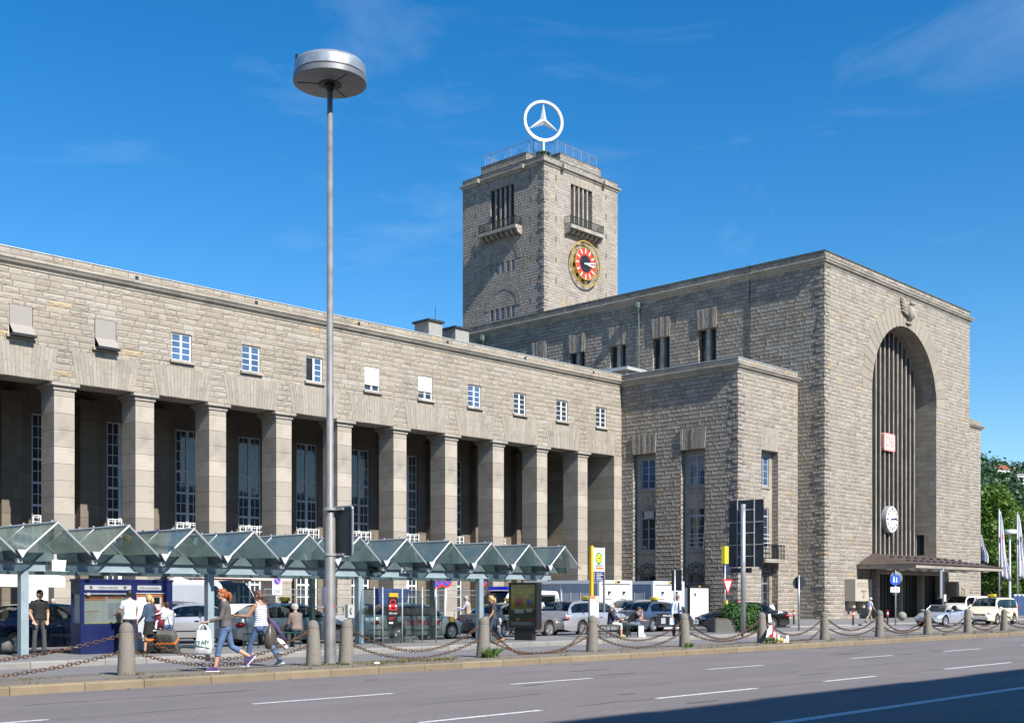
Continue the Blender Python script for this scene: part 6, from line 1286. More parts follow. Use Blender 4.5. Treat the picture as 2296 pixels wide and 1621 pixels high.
# ---------------------------------------------------------------- vehicles
def lerp_pts(pts, x):
    if x <= pts[0][0]: return pts[0][1]
    for (a, b), (c, d) in zip(pts[:-1], pts[1:]):
        if x <= c:
            t = (x-a)/(c-a); t = t*t*(3-2*t)*0.5+t*0.5; return b+(d-b)*t
    return pts[-1][1]
WHEELM = {}
def wheel_meshes(r, style):
    key = (round(r, 3), style)
    if key in WHEELM: return WHEELM[key]
    ty = MB(); ty.lathe([(r*0.66, -0.10), (r*0.93, -0.105), (r, -0.08), (r, 0.08), (r*0.93, 0.105), (r*0.66, 0.10), (r*0.6, 0.0)], 28, axis='y')
    tm = ty.mesh('tyre', TYRE, smooth=40)
    rm = MB(); R_ = r*0.66
    n = {'five': 5, 'multi': 10, 'cover': 8}[style]
    rm.lathe([(R_*0.9, 0.03), (R_, 0.05), (R_*1.03, 0.10), (R_*0.95, 0.10), (R_*0.9, 0.07)], 28, axis='y')
    rm.lathe([(0.005, 0.085), (R_*0.22, 0.08), (R_*0.26, 0.05), (0.005, 0.04)], 14, axis='y')
    if style == 'cover': rm.lathe([(0.005, 0.07), (R_*0.6, 0.085), (R_*0.68, 0.05), (0.005, 0.04)], 24, axis='y')
    for k in range(n):
        a = 2*pi*k/n; wd = R_*(0.26 if n == 5 else 0.13); ca, sa = cos(a), sin(a)
        rm.prism([(R_*0.15*ca-wd*0.5*sa, 0.045, R_*0.15*sa+wd*0.5*ca), (R_*0.95*ca-wd*0.75*sa, 0.05, R_*0.95*sa+wd*0.75*ca), (R_*0.95*ca+wd*0.75*sa, 0.05, R_*0.95*sa-wd*0.75*ca), (R_*0.15*ca+wd*0.5*sa, 0.045, R_*0.15*sa-wd*0.5*ca)], (0, 0.035, 0))
    rmm = rm.mesh('rim', RIM, smooth=40)
    hb = MB(); hb.lathe([(0.01, 0.02), (R_*0.95, 0.02), (R_*0.95, -0.05), (0.01, -0.05)], 20, axis='y'); hm = hb.mesh('brake_disc', SIGNBACK)
    WHEELM[key] = (tm, rmm, hm); return WHEELM[key]

def car(name, label, cat, loc, rz, L=4.8, W=1.82, H=1.46, paint=None, style='saloon', wb=2.85, fo=0.85, r=0.32, wheel='five', taxi=False, group=None, door_paint=None, black_roof=False, trim=None, convertible=False, sign_dir=1):
    """x forward, y left, origin on the ground under the middle; body lofted along its length with real wheel arches"""
    t_ = thing(name, label, cat, (loc[0], loc[1], loc[2] if len(loc) > 2 else 0), rz, group)
    xf, xr = L/2, -L/2; fx = xf-fo; rx = fx-wb; s = H/1.46
    if style == 'saloon':
        deck = [(xr, 0.62), (xr+0.05, 0.88), (xr+0.12, 0.985), (xr+0.55, 1.02), (xr+1.0, 0.985), (0.75, 0.96), (fx+0.0, 0.93), (xf-0.42, 0.80), (xf-0.12, 0.68), (xf, 0.52)]
        g = dict(x0=xr+0.62, r0=xr+1.55, r1=0.25, x1=1.22, base=0.95)
    elif style == 'estate':
        deck = [(xr, 0.6), (xr+0.04, 0.85), (xr+0.1, 0.97), (xr+0.4, 0.98), (0.75, 0.96), (fx, 0.93), (xf-0.42, 0.80), (xf-0.12, 0.68), (xf, 0.52)]
        g = dict(x0=xr+0.12, r0=xr+0.88, r1=0.25, x1=1.22, base=0.95)
    elif style == 'mpv':
        deck = [(xr, 0.6), (xr+0.04, 0.9), (xr+0.1, 1.0), (xr+0.4, 1.0), (0.9, 0.99), (fx, 0.98), (xf-0.3, 0.86), (xf-0.1, 0.72), (xf, 0.52)]
        g = dict(x0=xr+0.06, r0=xr+0.35, r1=0.55, x1=1.45, base=0.97)
    elif style == 'van':
        deck = [(xr, 0.6), (xr+0.03, 0.95), (xr+0.1, 1.1), (0.9, 1.1), (fx+0.3, 1.08), (xf-0.25, 0.95), (xf-0.08, 0.78), (xf, 0.5)]
        g = dict(x0=xr+0.03, r0=xr+0.12, r1=xf-1.55, x1=xf-0.72, base=1.08)
    elif style == 'roadster':
        deck = [(xr, 0.6), (xr+0.05, 0.8), (xr+0.2, 0.92), (xr+0.8, 0.9), (0.3, 0.83), (fx+0.0, 0.8), (xf-0.4, 0.68), (xf-0.1, 0.55), (xf, 0.42)]
        g = None
    sill = 0.22 if style not in ('van',) else 0.28; wa = r+0.055
    xs = set()
    n = 44
    for k in range(n+1): xs.add(round(xr+L*k/n, 4))
    for wx in (fx, rx):
        for k in range(15): xs.add(round(wx+wa*cos(pi*k/14), 4))
        xs.add(round(wx-wa-0.012, 4)); xs.add(round(wx+wa+0.012, 4))
    xs = sorted(x for x in xs if xr <= x <= xf)
    def halfw(x):
        f = (x-xr)/L; e = 1.0
        if f < 0.14: e = 1-((0.14-f)/0.14)**2.2*0.16
        if f > 0.82: e = 1-((f-0.82)/0.18)**2.2*0.30
        return W/2*e
    def bottom(x):
        z = sill+0.05*max(0, (x-xf+0.5)/0.5)+0.08*max(0, (xr+0.35-x)/0.35)
        for wx in (fx, rx):
            if abs(x-wx) < wa: z = max(z, r+sqrt(max(0, wa*wa-(x-wx)**2)))
        return z
    rings = []
    for x in xs:
        w_ = halfw(x); zd = lerp_pts(deck, x)*(s if style not in ('van', 'roadster', 'mpv') else 1.0); zb = min(bottom(x), zd-0.03); ring = []
        sh = zd-0.10
        prof = [(0.955, zb), (0.985, zb+(sh-zb)*0.22), (1.0, zb+(sh-zb)*0.5), (0.992, zb+(sh-zb)*0.8), (0.965, zb+(sh-zb)*0.97), (0.93, sh+(zd-sh)*0.55), (0.86, sh+(zd-sh)*0.86), (0.7, zd+0.0), (0.35, zd+0.02), (0.0, zd+0.03)]
        ring = [(x, w_*q, z) for q, z in prof]; ring += [(x, -w_*q, z) for q, z in prof[-2::-1]]
        rings.append(ring)
    body = MB(); body.loft(rings, caps=False, closed=False)
    for rg_, rev in ((rings[0], 0), (rings[-1], 1)):
        m_ = len(rg_); fs = []
        for i in range(m_//2): fs.append((i, i+1, m_-2-i, m_-1-i) if not rev else (i+1, i, m_-1-i, m_-2-i))
        body.add(rg_, [f for f in fs if len(set(f)) == 4])
    bo = body.build('body', paint, t_, smooth=38)
    ub = MB(); ub.box(xr+0.15, xf-0.2, -W/2+0.22, W/2-0.22, 0.19, 0.62); ub.box(xr+0.5, rx-wa-0.02, -W/2+0.12, W/2-0.12, 0.24, 0.5); ub.box(rx+wa+0.02, fx-wa-0.02, -W/2+0.09, W/2-0.09, 0.2, 0.5); ub.build('underbody', BLACK, t_)
    rockz = MB()
    # glass house
    if g:
        zb = g['base']*(s if style not in ('van', 'mpv') else 1.0)-0.03; zt = H; wb_ = W/2*0.915; wt_ = W/2*(0.74 if style != 'van' else 0.86)
        if style == 'van': wb_ = W/2*0.985
        stn = []
        for k in range(9): stn.append((g['x0']+(g['r0']-g['x0'])*k/8, zb+(zt-0.035-zb)*sin(pi/2*(k/8))**(1.15 if style == 'saloon' else 0.9)))
        for k in range(1, 9): f = k/8; stn.append((g['r0']+(g['r1']-g['r0'])*f, zt-0.035+0.035*sin(pi*f)))
        for k in range(1, 9): stn.append((g['r1']+(g['x1']-g['r1'])*k/8, zb+(zt-0.035-zb)*cos(pi/2*(k/8))**0.85 if k < 8 else zb))
        roof = MB(); win = MB(); ws = MB(); rw = MB(); rings = []
        for x, z in stn:
            f = max(0.0, min(1.0, (z-zb)/(zt-zb))); wt = wb_+(wt_-wb_)*f; e = 0.07*f
            rings.append([(x, wb_, zb-0.02), (x, wb_+(wt-wb_)*0.12, zb+(z-zb)*0.10), (x, wb_+(wt-wb_)*0.8, zb+(z-zb)*0.84), (x, wt-0.03*f, z-0.055*f), (x, wt-0.10*f-0.01, z-0.012*f), (x, 0.0, z+0.012)])
        m_ = 6
        px = dict(saloon=[(g['x0']+0.42, g['x1']-0.30)], estate=[(g['x0']+0.28, g['x1']-0.30)], mpv=[(g['x0']+0.2, g['x1']-0.35)], van=[(g['x1']-1.35, g['x1']-0.33)])[style][0]
        pil = {'saloon': [-0.28, 0.62 if False else -0.28], 'estate': [-0.28, -1.22], 'mpv': [-0.25, -1.2], 'van': []}[style]
        for i in range(len(rings)-1):
            a, b = rings[i], rings[i+1]; xm = (stn[i][0]+stn[i+1][0])/2
            for sg in (1, -1):
                A = [(x, y*sg, z) for x, y, z in a]; B = [(x, y*sg, z) for x, y, z in b]
                for k in range(m_-1):
                    q = [A[k], B[k], B[k+1], A[k+1]] if sg < 0 else [A[k], A[k+1], B[k+1], B[k]]
                    tgt = roof
                    if k == 1 and px[0] < xm < px[1]: tgt = win
                    if k == 4 and i >= 16 and i < 23: tgt = ws
                    if k == 4 and 1 <= i < 8 and style != 'van' : tgt = rw
                    tgt.quad(*q)
        ro = roof.build('roof', BLACK if black_roof else paint, t_, smooth='all')
        wg = win.build('side_window', CARGLASS, t_, smooth='all'); ws.build('windscreen', CARGLASS, t_, smooth='all')
        if rw.f: rw.build('rear_window', CARGLASS, t_, smooth='all')
        pm = MB()
        for xp in sorted(set(pil)):
            for sg in (1, -1):
                zt2 = zt-0.075; pm.prism([(xp-0.045, sg*(wb_+0.004), zb+0.02), (xp+0.045, sg*(wb_+0.004), zb+0.02), (xp+0.015, sg*(wt_-0.02), zt2), (xp-0.06, sg*(wt_-0.02), zt2)], (0, sg*0.01, 0))
        if pm.f: pm.build('door_pillar', BLACK, wg)
        it = MB(); it.box(g['x0']+0.3, g['x1']-0.25, -wb_*0.93, wb_*0.93, zb-0.02, zb+0.075)
        for sx_ in ([0.15, -0.85] if style != 'van' else [g['x1']-1.2]):
            for sg in (1, -1): it.tube([(sx_, sg*0.36, zb), (sx_-0.08, sg*0.36, zb+0.2), (sx_-0.10, sg*0.36, zb+0.24)], [0.2, 0.19, 0.12], 8, True, (1.0, 0.4)); it.ball((sx_-0.12, sg*0.36, zb+0.31), (0.05, 0.12, 0.08), 8, 6)
        it.build('interior', BLACK, t_, smooth=50)
    else:
        co_ = MB(); co_.box(-1.0, 0.45, -0.62, 0.62, 0.80, 0.935); co_.build('cockpit', BLACK, t_)
        ws = MB(); ws.prism([(0.95, -0.62, 0.84), (0.95, 0.62, 0.84), (0.45, 0.52, 1.18), (0.45, -0.52, 1.18)], (0.01, 0, 0.012)); ws.build('windscreen', CLEARGLASS, t_)
        ws = MB(); ws.tube([(0.95, -0.64, 0.83), (0.44, -0.54, 1.2), (0.44, 0.54, 1.2), (0.95, 0.64, 0.83)], 0.028, 6); ws.build('windscreen_frame', paint, t_)
        for sg in (-1, 1): st = MB(); st.tube([(-0.5, sg*0.33, 0.85), (-0.62, sg*0.33, 1.1), (-0.64, sg*0.33, 1.18)], [0.2, 0.17, 0.09], 10, True, (1.0, 0.45)); st.build('seat', BLACK, t_, smooth='all')
    # wheels
    tm, rm, hm = wheel_meshes(r, wheel)
    for wx in (fx, rx):
        for sg in (1, -1):
            w0 = D.objects.new('wheel', hm); COL.objects.link(w0); w0.parent = t_; w0.location = (wx, sg*(W/2-0.125), r); w0.rotation_euler = (0, random.uniform(0, 6), 0 if sg > 0 else pi)
            for nm, me in (('tyre', tm), ('rim', rm)): o = D.objects.new(nm, me); COL.objects.link(o); o.parent = w0
    # lamps
    zl = (lerp_pts(deck, xr+0.12))*(s if style in ('saloon', 'estate') else 1)
    for sg in (1, -1):
        m = MB()
        yy = halfw(xr+0.12)*sg
        if style in ('mpv',): m.ball((xr+0.10, yy*0.95, 1.0), (0.10, 0.10, 0.24), 12, 8)
        elif style == 'van': m.ball((xr+0.04, yy*0.97, 0.95), (0.05, 0.08, 0.25), 12, 8)
        elif style == 'roadster': m.ball((xr+0.1, yy*0.85, 0.72), (0.08, 0.16, 0.08), 12, 8)
        else: m.ball((xr+0.15, yy*0.90, zl-0.235), (0.17, 0.15, 0.10), 14, 9)
        tl = m.build('tail_lamp', TAIL, t_, smooth='all')
        if style == 'estate': m = MB(); m.ball((xr+0.145, yy*0.905, zl-0.215), (0.19, 0.155, 0.03), 12, 6); m.build('reversing_lamp', HEADL, tl, smooth='all')
        m = MB(); xh = xf-0.20; yy = halfw(xh)*sg; zh = lerp_pts(deck, xh)*(s if style in ('saloon', 'estate') else 1)-0.10
        if style == 'van': zh -= 0.02
        m.ball((xh-0.06, yy*0.84, zh), (0.2, 0.17, 0.085), 14, 9); m.build('headlight', HEADL, t_, smooth='all')
    m = MB(); m.box(xr-0.012, xr+0.006, -0.26, 0.26, 0.66 if style != 'roadster' else 0.5, 0.77 if style != 'roadster' else 0.61); pl = m.build('number_plate', PLATE, t_)
    m = MB(); m.box(xr-0.0135, xr-0.012, -0.2, -0.04, 0.69, 0.745); m.box(xr-0.0135, xr-0.012, 0.0, 0.2, 0.69, 0.745); m.build('plate_characters', BLACK, pl) if style != 'roadster' else None
    m = MB(); m.box(xf-0.03, xf+0.014, -0.26, 0.26, 0.36, 0.47); m.build('number_plate', PLATE, t_)
    m = MB(); m.cbox((xf-0.055, 0, 0.585 if style != 'roadster' else 0.45), (0.09, W*(0.5 if style != 'roadster' else 0.4), 0.14 if style != 'roadster' else 0.1)); m.build('grille', BLACK, t_)
    m = MB(); m.cbox((xf-0.03, 0, 0.27), (0.09, W*0.6, 0.09)); m.build('air_intake', BLACK, t_)
    # doors: seams, handles, sill strip, mirrors
    m = MB(); hd = MB(); dxs = {'saloon': (0.95, -0.28, -1.15), 'estate': (0.95, -0.28, -1.25), 'mpv': (1.0, -0.25, -1.25), 'van': (xf-0.95, xf-1.95, xf-3.3), 'roadster': (0.75, -0.65)}[style]
    ztop = 0.9 if style not in ('van', 'roadster') else (1.05 if style == 'van' else 0.78)
    for x in dxs:
        for sg in (1, -1): w_ = halfw(x)*sg; m.prism([(x-0.006, w_*0.990, 0.34), (x+0.006, w_*0.990, 0.34), (x+0.006, w_*1.003, 0.6), (x-0.006, w_*1.003, 0.6)], (0, -0.02*sg, 0)); m.prism([(x-0.006, w_*1.003, 0.6), (x+0.006, w_*1.003, 0.6), (x+0.006, w_*0.975, ztop), (x-0.006, w_*0.975, ztop)], (0, -0.03*sg, 0))
    m.build('door_seam', BLACK, t_)
    for x in dxs[1:]:
        for sg in (1, -1):
            if style == 'van' and x != dxs[1]: continue
            hd.tube([(x+0.1, halfw(x)*sg*1.0, ztop-0.10), (x+0.16, halfw(x)*sg*1.025, ztop-0.095), (x+0.28, halfw(x)*sg*1.0, ztop-0.10)], 0.016, 6)
    hd.build('door_handle', trim or CHROME, t_, smooth='all')
    mx_ = g['x1']-0.38 if g else 0.7
    for sg in (1, -1): m = MB(); m.ball((mx_, sg*(W/2+0.06), (ztop+0.12)), (0.07, 0.11, 0.075) if style != 'van' else (0.07, 0.1, 0.17), 12, 8); m.build('mirror', paint if style != 'van' else BLACK, t_, smooth='all')
    m = MB()
    for sg in (1, -1): m.box(rx+wa+0.02, fx-wa-0.02, sg*W/2*0.985-0.012, sg*W/2*0.985+0.012, 0.43, 0.47)
    m.build('rub_strip', trim or BLACK, t_) if style in ('van', 'mpv') or trim else None
    if taxi:
        tx = MB(); z = H+0.06; x = 0.0
        tx.loft([[(x+q*0.07*k_, y, z+0.075+w_*0.075*k_) for q, w_ in ((-1, -1), (1, -1), (1, 0.2), (0.7, 0.9), (-0.7, 0.9), (-1, 0.2))] for y, k_ in ((-0.26, 0.6), (-0.22, 1), (0.22, 1), (0.26, 0.6))]); ts = tx.build('roof_sign', YELLOWLT, t_, smooth=50)
        lettering('TAXI', 0.10, BLACK, ts, (x-0.073*1.0, 0, z+0.065), LEFT, 1.25); lettering('TAXI', 0.12, BLACK, ts, (x+0.073, 0, z+0.065), RIGHT, 1.25)
        m = MB(); m.box(x-0.03, x+0.03, -0.18, 0.18, H-0.01, z+0.01); m.build('sign_foot', BLACK, ts)
        if style in ('saloon', 'estate'): pass
    if door_paint:
        m = MB()
        for sg in (1, -1):
            pts = []
            for x0_, x1_ in ((-1.12, -0.31), (-0.25, 0.92)):
                for (za, zc, qa, qc) in ((0.32, 0.6, 0.995, 1.006), (0.6, 0.88, 1.006, 0.984)):
                    m.prism([(x0_, halfw(0)*sg*qa, za), (x1_, halfw(0)*sg*qa, za), (x1_, halfw(0)*sg*qc, zc), (x0_, halfw(0)*sg*qc, zc)], (0, 0.004*sg, 0))
        ad = m.build('advert_panel', door_paint, t_)
        lettering('www.taxi.de', 0.17, WHITE, ad, (-0.15, -W/2*1.012-0.004, 0.78), FRONT); m = MB(); m.box(-0.7, -0.35, -W/2*1.012-0.006, -W/2*1.012-0.003, 0.38, 0.66); m.box(0.0, 0.12, -W/2*1.012-0.006, -W/2*1.012-0.003, 0.38, 0.66); m.build('advert_picture', GREYP, ad)
    return t_
SILVER = carpaint('silver_paint', (0.50, 0.51, 0.53), 0.55, 0.3); SILVERB = carpaint('silver_blue_paint', (0.36, 0.39, 0.43), 0.55, 0.3); DKBLUE = carpaint('midnight_blue_paint', (0.008, 0.014, 0.05), 0.2, 0.25)
BROWNG = carpaint('warm_grey_paint', (0.26, 0.24, 0.23), 0.55, 0.3); STBLUE = carpaint('steel_blue_paint', (0.09, 0.12, 0.20), 0.5, 0.28); BLACKP = carpaint('black_paint', (0.008, 0.009, 0.011), 0.1, 0.2); WHITEP = carpaint('white_paint', (0.75, 0.75, 0.75), 0.0, 0.35)
IVORY = carpaint('taxi_ivory_paint', (0.74, 0.68, 0.50), 0.0, 0.3); ICE = carpaint('ice_silver_paint', (0.50, 0.54, 0.62), 0.5, 0.25); ADBLK = mat('advert_black', (0.02, 0.022, 0.03), 0.35)
def near_u(px, v): return onv(px, v)
# taxi rank: cars point along the street, their kerb side is at Y = v
def lane(px_rear_wheel, v, wb, fo, L): x = onv(px_rear_wheel, v); return x+(L/2-(L-fo-wb))
c1 = car('parked_car', 'midnight blue saloon car half hidden behind the information kiosk', 'car', (lane(40, 33.3, 2.8, 0.9, 4.75), 34.22), 0, 4.75, 1.82, 1.47, DKBLUE, 'saloon', 2.8, 0.9, 0.33, 'cover')
vt = 32.6; c2 = car('taxi_car', 'silver taxi saloon with the seated man in the brown jacket in front of its doors', 'taxi', (onv(757, vt)+0.85-2.4, vt+0.91), 0, 4.8, 1.82, 1.45, SILVERB, 'saloon', 2.85, 0.85, 0.32, 'five', True)
c3 = car('taxi_car', 'silver saloon with big red lettering on its doors behind the glass wind screen', 'taxi', (lane(894, 33.4, 2.75, 0.85, 4.75), 34.3), 0, 4.75, 1.82, 1.42, carpaint('pale_green_silver_paint', (0.52, 0.57, 0.56), 0.35, 0.3), 'saloon', 2.75, 0.85, 0.32, 'multi')
hy = 34.3-33.4+0.0
lt = lettering('hofmeister', 0.42, RED, c3, (0.05, -0.918, 0.72), FRONT, 0.95); lettering('Erlebniswohnzentrum', 0.15, SIGNBACK, c3, (0.1, -0.918, 0.42), FRONT, 1.1)
for x in (-1.45, 1.45): m = MB(); m.cbox((x, -0.905, 0.80), (0.24, 0.012, 0.2), 0, 0, radians(-14 if x < 0 else 12)); m.build('orange_sticker', YELLOW, c3)
c4 = car('taxi_car', 'warm grey taxi saloon with black advertising doors behind the advertising pillar', 'taxi', (lane(1135, 33.0, 2.65, 0.82, 4.65), 33.9), 0, 4.65, 1.8, 1.42, BROWNG, 'saloon', 2.65, 0.82, 0.32, 'five', True, None, ADBLK)
c5 = car('taxi_car', 'light silver taxi estate with a yellow roof sign beside the bus stop post', 'taxi', (lane(1308, 32.6, 2.85, 0.88, 4.8), 33.55), radians(1), 4.8, 1.84, 1.50, SILVER, 'estate', 2.85, 0.88, 0.325, 'multi', True)
c6 = car('taxi_car', 'steel blue taxi saloon with black advertising door behind the seated couple', 'taxi', (lane(1466, 34.3, 2.8, 0.85, 4.8), 35.2), 0, 4.8, 1.82, 1.46, STBLUE, 'saloon', 2.8, 0.85, 0.32, 'five', True, None, ADBLK)
m = MB(); m.prism([(0.86, -0.9, 0.35), (0.70, -1.45, 0.35), (0.70, -1.45, 0.92), (0.86, -0.9, 0.92)], (0.05, 0.02, 0)); m.build('open_door', ADBLK, c6)
v7 = 37.2; car('parked_car', 'silver saloon facing left with an open side window right of the kiosk', 'car', (onv(507, v7)-1.35+0.05, v7+0.9), pi, 4.6, 1.78, 1.43, SILVER, 'saloon', 2.65, 0.9, 0.31, 'cover', False, None, None, False, BLACK)
car('parked_car', 'dark grey hatchback whose roof shows behind the silver saloon', 'car', (onv(420, 42.0), 42.6), 0, 4.2, 1.76, 1.5, carpaint('grey_paint', (0.15, 0.16, 0.165), 0.4), 'estate', 2.6, 0.85, 0.31, 'cover')
car('delivery_van', 'tall white delivery van standing behind the two walking women', 'van', (27.6, 43.3), radians(-76), 5.2, 1.95, 2.36, WHITEP, 'van', 3.2, 0.95, 0.34, 'cover')
pv = car('police_van', 'white police van with a blue light bar behind the warm grey taxi', 'van', (onv(1118, 39.0)+2.1, 40.0), pi, 4.9, 1.9, 2.0, WHITEP, 'van', 3.0, 0.9, 0.33, 'cover')
m = MB(); m.prism([(1.0+a, -0.62, 2.0+b) for a, b in ((-0.16, 0.0), (0.16, 0), (0.13, 0.17), (-0.13, 0.17))], (0, 1.24, 0)); m.build('light_bar', mat('police_blue_lens', (0.01, 0.03, 0.5), 0.1), pv); m = MB()
for sg in (-1, 1): m.box(-2.2, 1.9, sg*0.955-0.004, sg*0.955+0.004, 0.75, 1.08)
m.build('blue_stripe', SIGNBLUE, pv); lettering('POLIZEI', 0.24, WHITE, pv, (-0.6, 0.963, 0.92), (pi/2, 0, pi)); m = MB()
for sg in (-1, 1): m.box(-2.0, 0.35, sg*0.957-0.004, sg*0.957+0.004, 1.22, 1.78)
m.build('side_glass', CARGLASS, pv)
car('parked_car', 'silver hatchback facing left in front of the site cabins behind the steel blue taxi', 'car', (onv(1432, 36.6)+0.1, 37.1), pi, 4.3, 1.74, 1.55, SILVER, 'estate', 2.6, 0.85, 0.31, 'cover')
ang = atan2(0.72, -0.69); xa, ya = gp(1684, 1412, 0.0); car('parked_car', 'black saloon standing crosswise behind the planter bush', 'car', (xa, ya+0.6), radians(136), 4.6, 1.82, 1.42, BLACKP, 'saloon', 2.75, 0.9, 0.33, 'five')
xm, ym = gp(2128, 1404, 0.0); car('roadster', 'open silver roadster driving past the hall doors', 'roadster', (xm+1.0, ym+0.75), radians(173), 4.0, 1.72, 1.24, ICE, 'roadster', 2.33, 0.8, 0.31, 'five')
xt, yt = gp(2232, 1400, 0.0); tc_ = car('taxi_car', 'ivory coloured taxi people carrier behind the last bollards', 'taxi', (xt+1.5, yt+0.8), radians(180), 4.45, 1.8, 1.66, IVORY, 'mpv', 2.68, 0.9, 0.325, 'five', True)
lettering('TAXI-ZENTRALE', 0.13, BLACK, tc_, (-0.1, 0.915, 0.72), (pi/2, 0, pi))
xw, yw = gp(2215, 1386, 0.0); car('delivery_van', 'small white delivery van behind the couple and the ivory taxi', 'van', (xw-0.6, yw+1.6), radians(172), 4.4, 1.8, 1.82, WHITEP, 'van', 2.7, 0.85, 0.31, 'cover')
# motorcycle and bicycle
xk, yk = gp(1732, 1399, 0.0); xk += 1.0; yk += 0.6
MC = thing('motorcycle', 'red and white motorcycle with a top box parked behind the black saloon', 'motorcycle', (xk, yk, 0), radians(205))
for x in (-0.68, 0.68): m = MB(); m.lathe([(0.2, -0.05), (0.29, -0.06), (0.31, 0), (0.29, 0.06), (0.2, 0.05)], 22, (x, 0, 0.31), 'y'); w0 = m.build('wheel', TYRE, MC, smooth=40); m = MB(); m.lathe([(0.01, -0.02), (0.2, -0.02), (0.2, 0.02), (0.01, 0.02)], 12, (x, 0, 0.31), 'y'); m.build('rim', RIM, w0)
m = MB(); m.tube([(-0.5, 0, 0.75), (-0.1, 0, 0.75), (0.25, 0, 0.95), (0.5, 0, 0.85)], [0.14, 0.15, 0.2, 0.12], 10); m.build('tank', RED, MC, smooth='all'); m = MB(); m.tube([(0.35, 0, 0.6), (0.55, 0, 1.0), (0.5, 0, 1.2)], [0.2, 0.22, 0.12], 10); m.build('fairing', WHITEP, MC, smooth='all'); m = MB(); m.tube([(-0.6, 0, 0.86), (-0.1, 0, 0.82)], 0.12, 8); m.build('saddle', BLACK, MC, smooth='all'); m = MB(); m.tube([(0.68, 0.06, 0.31), (0.45, 0.06, 1.1)], 0.03, 6); m.tube([(0.4, -0.35, 1.1), (0.45, 0, 1.12), (0.4, 0.35, 1.1)], 0.02, 6); m.box(-0.3, 0.35, -0.16, 0.16, 0.25, 0.6); m.build('engine', SIGNBACK, MC); m = MB(); m.cbox((-0.7, 0, 1.05), (0.34, 0.42, 0.3)); m.build('top_box', BLACK, MC)
# ---------------------------------------------------------------- people: one continuous remeshed body each, clothes and hair as children
def cloth(name, col, rough=0.85): return mat('cloth_'+name, col, rough, var=0.28, vs=7.0, bump=0.8, bscale=17.0)
SKIN = mat('skin', (0.50, 0.28, 0.19), 0.55, var=0.08); SKIN2 = mat('skin_tanned', (0.40, 0.20, 0.125), 0.55, var=0.08)
def hairm(n, c): return mat('hair_'+n, c, 0.5, var=0.3, vs=30.0, bump=0.4, bscale=90.0)
def stripes(name, a, b, per):
    t = NT(name); c = t.coord('Object'); sp = t.n('SeparateXYZ'); t.put(sp.inputs[0], c); f = t.m('FRACT', t.m('MULTIPLY_ADD', sp.outputs[0], 1.5, t.m('DIVIDE', sp.outputs[2], per)))
    t.bsdf(t.mix(t.ramp(f, 0.58, 0.66), a, b), 0.85); return t.end()
DENIM = cloth('blue_denim', (0.075, 0.135, 0.25)); DENIMD = cloth('dark_denim', (0.035, 0.05, 0.08)); CBLACK = cloth('black', (0.012, 0.012, 0.013)); CGREY = cloth('charcoal', (0.06, 0.06, 0.065)); CWHITE = cloth('white', (0.75, 0.75, 0.78)); CBEIGE = cloth('beige', (0.36, 0.29, 0.19))
CBROWN = cloth('brown', (0.19, 0.145, 0.125)); CNAVY = cloth('navy', (0.018, 0.025, 0.05)); CLBLUE = cloth('light_blue', (0.50, 0.57, 0.75)); CMAROON = cloth('maroon', (0.22, 0.02, 0.035)); CPURPLE = cloth('purple', (0.08, 0.05, 0.14)); CGREYL = cloth('light_grey', (0.45, 0.46, 0.48)); CBLUE = cloth('royal_blue', (0.04, 0.12, 0.50))
def R3(v, a): return Vector((v.x*cos(a)+v.z*sin(a), v.y, -v.x*sin(a)+v.z*cos(a)))   # pitch forward
def capsule(mb, pts, rs, n=10):
    mb.tube(pts, rs, n); mb.ball(pts[0], rs[0], n, 6); mb.ball(pts[-1], rs[-1], n, 6)
def remeshed(mb, name, m, parent, vox, sm=4):
    o = mb.build(name, m, parent); r_ = o.modifiers.new('remesh', 'REMESH'); r_.mode = 'VOXEL'; r_.voxel_size = vox; r_.use_smooth_shade = True
    s_ = o.modifiers.new('smooth', 'SMOOTH'); s_.factor = 0.5; s_.iterations = sm; return o
